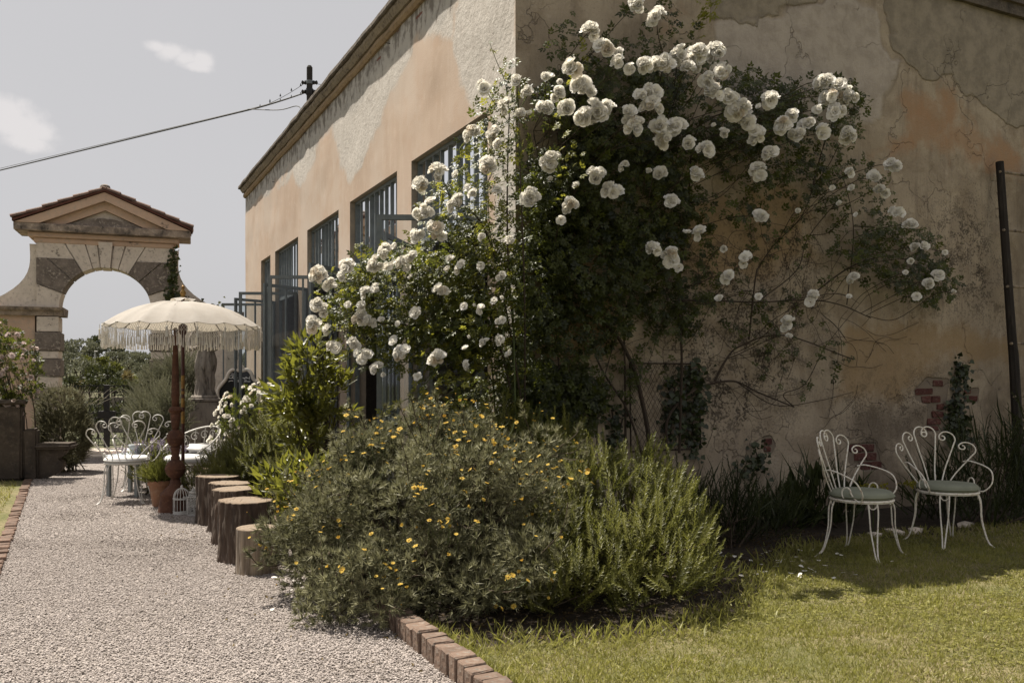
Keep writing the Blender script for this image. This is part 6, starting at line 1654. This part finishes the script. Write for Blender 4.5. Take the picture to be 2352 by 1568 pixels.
# ------------------------------------------------------------------ climbing rose on the gable wall
CB = [(1508, 45, 26, 5), (1465, 12, 18, 3), (1385, 115, 22, 3), (1355, 75, 24, 3), (1423, 145, 14, 2), (1445, 158, 12, 2), (1520, 152, 34, 6), (1482, 150, 14, 2), (1598, 135, 40, 7), (1645, 122, 26, 5), (1655, 165, 22, 3), (1640, 215, 24, 4), (1500, 215, 20, 3),
      (1495, 250, 30, 5), (1455, 292, 28, 5), (1440, 262, 16, 2), (1525, 322, 24, 4), (1555, 292, 24, 3), (1520, 275, 12, 1), (1368, 258, 30, 5), (1342, 268, 14, 2), (1300, 245, 14, 2), (1258, 180, 12, 2), (1312, 162, 20, 3), (1285, 190, 10, 1), (1332, 196, 20, 3),
      (1692, 255, 36, 7), (1770, 230, 22, 4), (1742, 245, 12, 1), (1800, 295, 28, 5), (1832, 312, 18, 2), (1735, 310, 24, 4), (1893, 190, 18, 4), (1905, 225, 24, 4), (1946, 222, 20, 4), (1922, 258, 22, 4), (1948, 312, 18, 4), (1888, 305, 16, 2), (1620, 345, 22, 3),
      (1640, 290, 12, 1), (1742, 398, 26, 4), (1770, 355, 14, 2), (1265, 375, 26, 4), (1220, 455, 26, 5), (1312, 475, 20, 3), (1405, 440, 26, 4), (1370, 402, 18, 2), (1434, 385, 12, 2), (1515, 400, 14, 2), (1600, 402, 14, 2), (1540, 467, 14, 2),
      (1578, 535, 9, 1), (1606, 540, 14, 2), (1502, 572, 18, 3), (1538, 592, 20, 3), (1560, 616, 9, 1), (1663, 570, 9, 1), (1708, 598, 15, 2), (1673, 636, 14, 2), (1747, 500, 14, 2), (1832, 486, 11, 1), (1955, 397, 10, 2), (1956, 432, 9, 1), (1912, 432, 9, 1), (1928, 470, 10, 1),
      (2005, 412, 16, 2), (2050, 380, 18, 3), (2027, 440, 13, 2), (1966, 493, 9, 1), (2060, 492, 15, 2), (2090, 520, 13, 2), (2110, 570, 16, 2), (2094, 600, 11, 1), (2080, 626, 11, 1), (2170, 580, 10, 1), (2155, 635, 16, 2), (2128, 651, 16, 2), (2105, 681, 13, 1),
      (2190, 672, 11, 1), (1967, 637, 15, 3), (1950, 681, 7, 1), (1742, 682, 8, 1), (1652, 686, 9, 1), (1803, 746, 14, 2), (1812, 772, 8, 1), (1865, 688, 14, 3), (1265, 412, 7, 1), (1288, 506, 7, 1), (1490, 395, 7, 1), (1325, 430, 7, 1), (1880, 250, 12, 2), (1580, 160, 14, 2), (1560, 130, 20, 3), (1625, 185, 16, 3), (1475, 225, 16, 2), (1510, 290, 18, 3), (1675, 225, 16, 3), (1715, 280, 20, 3), (1815, 270, 16, 3), (1855, 290, 16, 2), (1925, 200, 16, 3), (1420, 120, 12, 2), (1350, 215, 14, 2), (1395, 250, 14, 2), (1280, 215, 14, 2), (1250, 250, 14, 2), (1660, 310, 12, 2), (1580, 330, 14, 2)]
def p_of(x, y):
    s, z = onB(x, y, .4); return float(np.clip(.42 * (6.2 - z) + .20, .40, 1.04) * (1 if z > 3.6 else .72))
clb = thing('climbing_rose', 'big white climbing rose spread over the shaded gable wall', 'climbing rose', W(1.9, -.15))
cam_p = np.array((0, 0, CAM_H)); nfl = 0; tips = []
def bunch(parent, c, r3, n, face, pool, lim, s_rose, squash=.66):
    global nfl
    for k in range(n):
        for _ in range(12):
            o_ = RNG.normal(size=3); o_ /= np.linalg.norm(o_)
            if o_ @ face > -.15: break
        if n == 1: o_ = face * .1 + RNG.normal(0, .1, 3)
        p = c + o_ * r3 * squash * (random.uniform(.45, 1.0) if n > 1 else .2)
        d = o_ * .7 + face * .9 + np.array((0, 0, .12)) + RNG.normal(0, .25, 3)
        put_rose(parent, p, d, s_rose * random.uniform(.72, 1.18), random.choice(pool)); nfl += 1
lim = 298
CB.sort(key=lambda q: -q[2])
for (x, y, r, n) in CB:
    p = p_of(x, y); c = B3(x, y, p); dep = c[1]; r3 = r / F * dep
    face = (cam_p - c); face /= np.linalg.norm(face); face = face * .75 + np.array((-.1, 0, .35)); face /= np.linalg.norm(face)
    sr_ = .060 if r > 12 else .040
    bunch(clb, c, r3, int(n * (2.3 if r > 17 else 1.7)) + (1 if n > 1 else 0), face, ROSES if r > 8 else BUDS + ROSES[4:], lim, sr_)
    tips.append(c)
# leaves
EL = [(1540, 260, 300, 120, 2200, .05, .50), (1400, 300, 190, 170, 1200, .05, .50), (1400, 480, 190, 200, 2900, .05, .50), (1330, 640, 150, 190, 1800, .03, .40), (1290, 930, 95, 85, 1300, .02, .30), (1400, 850, 80, 70, 260, .02, .25), (1680, 400, 220, 110, 620, .04, .40), (1830, 330, 150, 90, 420, .06, .45), (1850, 540, 150, 130, 170, .03, .2),
      (1960, 480, 90, 120, 240, .05, .3), (2060, 590, 110, 75, 420, .05, .35), (2130, 655, 70, 50, 240, .05, .35), (1690, 720, 150, 110, 150, .02, .15), (1880, 240, 110, 60, 380, .08, .45), (1235, 560, 60, 250, 620, .04, .45), (1340, 130, 90, 110, 160, .05, .35), (1500, 90, 110, 80, 130, .1, .4),
      (1540, 620, 110, 150, 420, .02, .25), (1840, 820, 120, 90, 80, .02, .12), (1250, 760, 70, 120, 160, .03, .3), (1530, 720, 60, 140, 200, .02, .2), (1420, 130, 60, 100, 60, .1, .3), (1205, 900, 50, 130, 420, .05, .4)]
mb = MB()
for (cx_, cy_, rx, ry, n, p0, p1) in EL:
    n = int(n * 1.0); a = RNG.uniform(0, 2 * PI, n); rr = np.sqrt(RNG.random(n)) ** .9
    xs = cx_ + rx * rr * np.cos(a) + RNG.normal(0, 6, n); ys = cy_ + ry * rr * np.sin(a) + RNG.normal(0, 6, n); pp = RNG.uniform(p0, p1, n)
    q = np.array([B3(x, y, p) for x, y, p in zip(xs, ys, pp)])
    d = RNG.normal(size=(n, 3)) * .7 + np.array((.1, -.35, .25)) + np.array((0, 0, -.35)) * (RNG.random((n, 1)) < .5)
    cl_ = fbm(q, 4.0, 2); keep_ = cl_ + RNG.normal(0, .07, n) > .41
    scatter(mb, SPRAY5, q[keep_], frames(d[keep_], up=(.2, -1, .6)), RNG.uniform(.075, .125, keep_.sum()), np.clip(RNG.random(keep_.sum()) * .9, 0, 1) ** 1.2)
spart('foliage', mb, M_roseleaf, clb)
# bright shoots
mb = MB(); ms = MB()
def shoot(pts, n, sz, mat_mb=mb):
    q = smooth_path(np.array(pts), 10); tube(ms, q, np.linspace(.0045, .0018, len(q)), 4)
    i = np.linspace(len(q) * .25, len(q) - 1, n).astype(int); qq = q[i] + RNG.normal(0, .02, (n, 3)); d = RNG.normal(size=(n, 3)) * .8 + np.array((0, -.2, .2)); scatter(mat_mb, SPRAY5, qq, frames(d, up=(-.5, -.6, .7)), RNG.uniform(.7, 1.1, n) * sz, RNG.random(n))
shoot([B3(1590, 130, .25), B3(1605, 70, .3), B3(1620, 30, .36), B3(1625, -20, .4)], 11, .15)
shoot([B3(1600, 60, .3), B3(1640, 20, .38), B3(1655, -5, .4)], 7, .14)
shoot([B3(1295, 540, .5), B3(1290, 430, .85), B3(1300, 350, .95), B3(1285, 300, .95)], 12, .10)
shoot([B3(1320, 460, .6), B3(1335, 380, .9), B3(1310, 320, .95)], 8, .09)
shoot([B3(1260, 330, .6), B3(1285, 260, .75), B3(1330, 150, .6), B3(1340, 110, .5)], 12, .10)
shoot([B3(1250, 300, .7), B3(1280, 270, .8), B3(1300, 240, .75)], 6, .10)
spart('young_leaf', mb, M_newleaf, clb)
# woody stems
SB = [([(1490, 1075), (1488, 989), (1460, 860), (1441, 814), (1413, 767), (1355, 720), (1300, 704), (1240, 690)], .026, .09), ([(1534, 1060), (1534, 962), (1589, 899), (1640, 880), (1690, 876), (1740, 900), (1823, 934)], .015, .08), ([(1437, 1050), (1436, 900), (1434, 790), (1430, 600), (1470, 400), (1540, 250)], .013, .08),
      ([(1641, 876), (1665, 830), (1700, 795), (1800, 770), (1960, 825)], .012, .07), ([(1560, 1040), (1566, 830), (1560, 665), (1580, 500), (1600, 300), (1700, 250)], .014, .10), ([(1566, 690), (1640, 690), (1737, 694), (1858, 689), (1930, 700), (2000, 730)], .011, .08),
      ([(1720, 780), (1735, 640), (1745, 610), (1780, 560), (1850, 480), (1900, 300)], .009, .08), ([(1745, 690), (1830, 620), (1860, 540), (1960, 420)], .007, .07), ([(1480, 1060), (1440, 940), (1370, 820), (1320, 600), (1290, 400), (1270, 200)], .013, .12), ([(1850, 688), (1960, 610), (2060, 590), (2150, 640)], .009, .1),
      ([(1823, 934), (1800, 905), (1850, 880), (1900, 790), (1990, 680)], .006, .06), ([(1690, 876), (1780, 930), (1880, 920), (1960, 900)], .006, .06), ([(1280, 1060), (1285, 900), (1275, 700), (1260, 500), (1225, 300)], .010, .1), ([(1370, 1040), (1380, 900), (1440, 700), (1500, 560)], .008, .1), ([(1945, 700), (1960, 520), (1930, 380)], .006, .07)]
for pth, r, p in SB:
    b = MB(); q = smooth_path(np.array([B3(x, y, p + .02 * math.sin(i * 1.7)) for i, (x, y) in enumerate(pth)]), 8); tube(b, q, np.linspace(r, r * .45, len(q)), 6); part('branch', b, M_stem, clb)
tw = MB(); trunkpts = np.concatenate([smooth_path(np.array([B3(x, y, p) for x, y in pth]), 6)[4:] for pth, r, p in SB])
for tp in tips:
    dd = np.linalg.norm(trunkpts - tp, axis=1) + (trunkpts[:, 2] > tp[2]) * .7 + RNG.random(len(trunkpts)) * .25; b = trunkpts[dd.argmin()]
    tube(tw, smooth_path([b, b * .6 + tp * .4 + RNG.normal(0, .05, 3), b * .2 + tp * .8 + np.array((0, 0, .04)), tp], 5), .0036, 4)
for k in range(110):
    x, y = random.uniform(1620, 1990), random.uniform(560, 920); a = random.uniform(0, 6.28)
    if k > 70: x, y = random.uniform(1250, 1620), random.uniform(450, 950)
    pts = [(x, y)]
    for _ in range(5): a += random.gauss(0, .35); pts.append((pts[-1][0] + 26 * math.cos(a), pts[-1][1] + 26 * math.sin(a)))
    tube(tw, smooth_path(np.array([B3(u, v_, random.uniform(.03, .07)) for u, v_ in pts]), 4), .0028, 3)
spart('twig', tw, M_stem, clb); rest_roses(clb)

# ------------------------------------------------------------------ the sunlit rose arching out from the corner
CL = [(1110, 200, 18, 3), (1190, 190, 16, 3), (1215, 214, 14, 2), (1165, 245, 20, 3), (1195, 262, 16, 2), (1216, 264, 12, 1), (1128, 382, 32, 8), (1088, 310, 24, 4), (1135, 312, 20, 4), (1005, 396, 24, 5), (968, 422, 18, 4), (1050, 402, 10, 1), (1055, 460, 16, 3), (1088, 446, 12, 2), (975, 490, 25, 5), (1000, 525, 18, 4), (960, 540, 16, 3), (1010, 546, 15, 3),
      (1108, 546, 12, 2), (1172, 553, 12, 2), (1060, 607, 9, 1), (886, 580, 22, 4), (868, 602, 14, 2), (925, 600, 18, 3), (945, 590, 14, 2), (735, 630, 28, 7), (757, 655, 16, 3), (795, 616, 22, 4), (860, 612, 16, 2), (900, 614, 14, 2), (1015, 668, 18, 3), (725, 700, 15, 3), (745, 714, 14, 2), (720, 746, 18, 4), (756, 757, 14, 3), (828, 730, 20, 4), (852, 745, 15, 3),
      (770, 794, 18, 3), (812, 790, 15, 2), (840, 820, 18, 3), (925, 812, 22, 4), (955, 720, 13, 1), (960, 868, 12, 2), (1005, 826, 18, 4), (868, 845, 15, 2), (882, 862, 11, 1), (1080, 776, 9, 1), (1110, 786, 10, 1), (1157, 778, 16, 2), (1070, 803, 9, 1), (1170, 816, 8, 1), (1075, 432, 10, 1), (1040, 472, 12, 2), (800, 700, 12, 1), (1030, 620, 12, 1), (990, 470, 14, 2), (1150, 330, 14, 2), (905, 780, 12, 1), (1140, 440, 10, 2), (785, 640, 12, 2)] + [(random.uniform(780, 1160), random.uniform(560, 850), random.uniform(8, 12), random.choice((1, 1, 2))) for _ in range(26)]
cla = thing('climbing_rose', 'sunlit white rose arching out from the house corner in front of the windows', 'climbing rose', (.0, 7.55, 0))
nfl = 0; tipsA = []
def depthA(x, y): return 7.15 + .35 * np.clip((1180 - x) / 450, 0, 1) + .12 * math.sin(x * .013 + y * .021)
CL.sort(key=lambda q: -q[2])
for (x, y, r, n) in CL:
    dep = depthA(x, y) - .24 + random.uniform(-.10, .10); c = at(x, y, dep); r3 = r / F * dep
    face = cam_p - c; face /= np.linalg.norm(face); face = face * .7 + np.array((-.45, 0, .35)); face /= np.linalg.norm(face)
    bunch(cla, c, r3, int(n * (2.0 if r > 17 else 1.6)) + (1 if n > 1 else 0), face, ROSES if r > 9 else BUDS + ROSES[4:], 285, .047 if r > 12 else .038); tipsA.append(c)
EA = [(1100, 480, 75, 170, 420, 0), (1050, 620, 130, 110, 950, 0), (950, 690, 170, 110, 1100, 0), (1080, 740, 110, 100, 750, 0), (860, 770, 110, 75, 420, 0), (800, 690, 80, 60, 300, 0), (1010, 800, 120, 70, 420, 0), (1150, 300, 50, 120, 200, 0), (1160, 620, 40, 150, 350, 0), (1060, 900, 120, 60, 200, .2), (900, 620, 110, 45, 260, 0), (1170, 800, 60, 110, 240, .2), (1175, 200, 35, 60, 60, 0), (1030, 480, 60, 60, 120, 0), (1165, 920, 50, 120, 330, .25), (1120, 950, 70, 70, 220, .3)]
mb = MB(); mb2 = MB()
for (cx_, cy_, rx, ry, n, dd) in EA:
    a = RNG.uniform(0, 2 * PI, n); rr = np.sqrt(RNG.random(n)); xs = cx_ + rx * rr * np.cos(a) + RNG.normal(0, 9, n); ys = cy_ + ry * rr * np.sin(a) + RNG.normal(0, 9, n)
    dep = np.array([depthA(x, y) for x, y in zip(xs, ys)]) + RNG.uniform(-.10, .55, n) + dd
    q = np.array([at(x, y, Y) for x, y, Y in zip(xs, ys, dep)]); keep_ = fbm(q, 5.0, 2) + RNG.normal(0, .08, n) > .36
    d = RNG.normal(size=(n, 3)) * .7 + np.array((-.25, -.2, .2)); tn = RNG.random(n) * .93; yng = RNG.random(n) < .42  # part of the leaves take the paler colour that carries sunlight
    k1 = keep_ & ~yng; scatter(mb, SPRAY5, q[k1], frames(d[k1], up=(-.5, -.5, .8)), RNG.uniform(.07, .115, k1.sum()), tn[k1])
    k2 = keep_ & yng; scatter(mb2, SPRAY5, q[k2], frames(d[k2], up=(-.5, -.5, .8)), RNG.uniform(.065, .105, k2.sum()), tn[k2] * .75)
spart('foliage', mb, M_roseleaf, cla)
ms = MB()
shoot([at(1170, 260, 7.3), at(1160, 190, 7.25), at(1140, 140, 7.2), at(1125, 100, 7.15)], 8, .07, mb2)
shoot([at(850, 640, 7.5), at(830, 600, 7.45), at(822, 560, 7.4)], 6, .08, mb2)
shoot([at(1010, 840, 7.2), at(960, 900, 7.1), at(905, 930, 7.0), at(870, 950, 7.0)], 9, .10, mb2)
shoot([at(1110, 850, 7.1), at(1060, 880, 7.0), at(1000, 870, 6.95)], 8, .10, mb2)
shoot([at(1200, 420, 7.2), at(1195, 330, 7.15), at(1180, 240, 7.1)], 8, .08, mb2)
spart('young_leaf', mb2, M_newleaf, cla)
SA = [([(1215, 1050), (1190, 850), (1170, 650), (1165, 450), (1170, 250)], .014), ([(1200, 1040), (1150, 800), (1080, 640), (960, 600), (860, 640), (770, 640)], .012), ([(1195, 1040), (1120, 860), (1000, 760), (860, 740), (750, 700)], .011), ([(1210, 1000), (1160, 700), (1110, 520), (1020, 440), (980, 420)], .010), ([(1190, 900), (1100, 700), (1020, 610), (920, 560)], .009), ([(1185, 700), (1130, 560), (1120, 420)], .008), ([(1205, 1030), (1205, 700), (1195, 400), (1190, 220)], .010), ([(1140, 830), (1050, 800), (940, 830), (850, 830)], .008)]
for pth, r in SA:
    b = MB(); q = smooth_path(np.array([at(x, y, depthA(x, y) + .22 + (.25 if y > 820 else 0)) for x, y in pth]), 8); q[0][2] = min(q[0][2], 1.0); tube(b, q, np.linspace(r, r * .4, len(q)), 6); part('branch', b, M_stem if r > .0095 else M_greenstem, cla)
b = MB(); 
for pth, r in SA[:4]: p = at(*pth[0], depthA(*pth[0]) + .47); tube(b, [p, (p[0] + .02, p[1] + .1, 0)], r * 1.05, 6)
part('cane', b, M_stem, cla)
tk = np.concatenate([smooth_path(np.array([at(x, y, depthA(x, y) + .2) for x, y in pth]), 6)[6:] for pth, r in SA])
for tp in tipsA:
    dd = np.linalg.norm(tk - tp, axis=1) + RNG.random(len(tk)) * .2; b_ = tk[dd.argmin()]; tube(ms, smooth_path([b_, b_ * .5 + tp * .5 + RNG.normal(0, .03, 3), tp], 5), .0034, 4)
spart('twig', ms, M_greenstem, cla); rest_roses(cla)

# ------------------------------------------------------------------ grass, fallen petals, litter
def grass_points(n, x0, x1, y0, y1, ok):
    x = RNG.uniform(x0, x1, n); y = RNG.uniform(y0, y1, n); q = ok(x, y); return x[q], y[q]
def in_poly(x, y, poly): return sdf(np.stack([x, y], -1), [p[:2] for p in poly]) < 0
lawnR = [tuple(edge_R(3.2) + (.10, 0)), tuple(edge_R(4.6) + (.10, 0)), (-.28, 4.72), (.9, 4.98), (1.48, 5.5), (1.9, 6.5), (2.6, 7.7), (3.5, 8.35), (8.5, 10.0), (8.5, 3.2)]
g = MB(); gmask = lambda x, y: in_poly(x, y, lawnR) & (np.abs(x) < .66 * y + .4)
def blades(x, y, h0, h1, wd, tb=0.0):
    n = len(x); P = np.stack([x, y, np.full(n, .008)], -1); patch = fbm(np.stack([x, y, x * 0], -1), 1.4, 3); fine = fbm(np.stack([x, y, x * 0 + 5], -1), 6.0, 2)
    dry = np.clip((patch - .46) * 5 + RNG.normal(0, .3, n), 0, 1); tn = np.clip(.15 + fine * .75 + RNG.normal(0, .15, n), 0, .9); tn = np.where(RNG.random(n) < .06 + dry * .30 + tb, .99, tn)
    d = np.stack([RNG.normal(0, .55, n), RNG.normal(0, .55, n), np.full(n, .8)], -1)
    h = RNG.uniform(h0, h1, n) * np.clip(.55 + fine * .9, .5, 1.4)
    scatter(g, blade_t(1.0, wd, .35), P, frames(d), h, tn)
x, y = grass_points(90000, -.8, 4.6, 3.9, 5.6, gmask); blades(x, y, .018, .042, .13)
x, y = grass_points(75000, .2, 5.6, 5.6, 8.0, gmask); blades(x, y, .02, .045, .16)
x, y = grass_points(16000, 2, 7.0, 8.0, 9.6, gmask); blades(x, y, .03, .07, .16)
CLV = tm_join(*[tm_move((np.array([[0, 0, 0], [-.5, .7, .1], [0, 1, .05], [.5, .7, .1]]), [np.array([[0, 3, 2, 1]])]), rot('Z', a)) for a in (0, 120, 240)])
x, y = grass_points(26000, -.5, 5.6, 4.4, 8.2, lambda x, y: gmask(x, y) & (fbm(np.stack([x, y, x * 0 + 9], -1), 1.1, 3) > .5))
n = len(x); scatter(g, CLV, np.stack([x, y, RNG.uniform(.015, .035, n)], -1), frames(np.stack([RNG.normal(size=n), RNG.normal(size=n), RNG.normal(0, .25, n)], -1), up=(0, 0, 1)), RNG.uniform(.008, .013, n), np.clip(RNG.normal(.6, .2, n), 0, .92))
tag(part('grass', g, M_grass), kind='stuff')
g = MB(); x, y = grass_points(30000, -9.5, -4.2, 6.2, 12.5, lambda x, y: (x < -4.33 + (-2.79 / 5.5) * (y - 7.2)) & (x > -.62 * y - .6)); blades(x, y, .025, .055, .16)
tag(part('grass', g, M_grass), kind='stuff')
# low litter and twigs under the bushes
mb = MB(); x, y = grass_points(9000, -1.6, 3.0, 4.6, 8.5, lambda x, y: (x > -.16 - .4844 * (y - 4.22)) & ~in_poly(x, y, lawnR)); n = len(x)
scatter(mb, leaf_t(.03, .016, .004), np.stack([x, y, RNG.uniform(.01, .025, n)], -1), frames(np.stack([RNG.normal(size=n), RNG.normal(size=n), RNG.normal(0, .2, n)], -1)), RNG.uniform(.5, 1.3, n), RNG.random(n))
tag(part('leaf_litter', mb, mat_leaf('dead_leaf', (.06, .042, .026), (.17, .125, .075), .1, .8, .1)), kind='stuff')
mb = MB(); P = []
for k in range(46): 
    u = random.random(); P.append(ground(random.gauss(1800, 110), random.uniform(1268, 1335)) + np.array((0, 0, .03)))
for k in range(10): P.append(ground(random.uniform(620, 700), random.uniform(1330, 1420)) + np.array((0, 0, .02)))
P = np.array(P); n = len(P); scatter(mb, petal(.045, .04, .25, .05), P, frames(np.stack([RNG.normal(size=n), RNG.normal(size=n), RNG.normal(0, .25, n)], -1), up=(0, 0, 1)), RNG.uniform(.6, 1.1, n), RNG.random(n))
tag(part('fallen_petals', mb, M_petal), kind='stuff')
mb = MB(); n = 260; y = RNG.uniform(4.3, 11, n); xr = -.218 - .4844 * (y - 4.22); x = xr - np.abs(RNG.normal(0, .55, n)) - .05
x = np.maximum(x, -.6 * y); scatter(mb, leaf_t(.03, .013, .005, .006), np.stack([x, y, RNG.uniform(.012, .02, n)], -1), frames(np.stack([RNG.normal(size=n), RNG.normal(size=n), RNG.normal(0, .2, n)], -1)), RNG.uniform(.5, 1.2, n), RNG.random(n))
tag(part('leaf_litter', mb, mat_leaf('dead_leaf_on_gravel', (.12, .085, .05), (.26, .20, .11), .1, .8, .1)), kind='stuff')
g = MB(); ee = []
for k in range(1500):
    yy = random.uniform(3.9, 5.0); q = edge_R(yy); ee.append((q[0] + .07 + abs(random.gauss(0, .05)), yy + random.uniform(-.02, .02), .01))
for k in range(1600):
    a_, b_ = random.choice((((-.28, 4.72), (.9, 4.98)), ((.9, 4.98), (1.48, 5.5)), ((1.48, 5.5), (1.9, 6.5)), ((1.9, 6.5), (2.6, 7.7)))); u = random.random()
    ee.append((a_[0] + (b_[0] - a_[0]) * u + random.gauss(-.03, .10), a_[1] + (b_[1] - a_[1]) * u + random.gauss(.04, .10), .01))
ee = np.array(ee); n = len(ee); scatter(g, blade_t(1.0, .10, .45), ee, frames(np.stack([RNG.normal(0, .5, n), RNG.normal(0, .5, n), np.full(n, .9)], -1)), RNG.uniform(.04, .11, n), np.clip(RNG.normal(.5, .25, n), 0, .99))
tag(part('long_grass', g, M_grass), kind='stuff')
# broken stones at the foot of the gable
for k, (x, y, Y, r) in enumerate(((2052, 1228, 8.35, .085), (2002, 1224, 8.3, .06), (2090, 1222, 8.45, .07), (2210, 1218, 8.75, .09), (2150, 1216, 8.6, .05), (1990, 1228, 8.2, .05))):
    pass
STL = ['low grey rubble stone behind the front legs of the nearer cream chair', 'small pale rubble stone by the rear leg of the nearer cream chair', 'flat rubble stone between the two cream chairs', 'rounded stone behind the second cream chair']
for lab, (x, Y, r) in zip(STL, ((2055, 8.25, .11), (2008, 8.15, .08), (2100, 8.35, .10), (2215, 8.7, .10))):
    cx_ = (x - CX) / F * Y; mb = MB(); v_, f_ = PEB[random.randrange(5)]; mb.add(v_ * np.array((r * 1.3, r, r * .9)) , f_); o = part('rubble_stone', mb, M_pale); o.location = (cx_, Y, r * .22); o.rotation_euler = (0, 0, random.uniform(0, 6)); tag(o, lab, 'stone', 'rubble stones at the foot of the gable')
# things indoors, glimpsed through the windows
ti = W(.75, 3.9); root = thing('wicker_lamp', 'small tripod lamp with a domed shade just inside the second window', 'lamp', (ti[0], ti[1], .02))
for k in range(5):
    a = k / 5 * 6.28; mb = MB(); tube(mb, [(.03 * math.cos(a), .03 * math.sin(a), 1.18), (.16 * math.cos(a), .16 * math.sin(a), 0)], .010, 5); part('leg', mb, M_palewood, root, local=True)
mb = MB(); lathe(mb, [(.17, 1.18), (.16, 1.26), (.10, 1.34), (0, 1.37)], 18, caps=False); part('shade', mb, mat_flat('woven_shade', (.30, .23, .15), .9), root, local=True)
ti = W(1.1, 1.6); root = thing('indoor_table', 'pale table with a white top inside the window nearest the corner', 'table', (ti[0], ti[1], .02), BANG)
mb = MB(); bevbox(mb, (-.35, -.7, 1.30), (.35, .7, 1.34), .006); part('tabletop', mb, M_white, root, local=True)
for sx in (-.3, .3):
    for sy in (-.64, .64): mb = MB(); box(mb, (sx - .025, sy - .025, 0), (sx + .025, sy + .025, 1.298)); part('leg', mb, M_palewood, root, local=True)
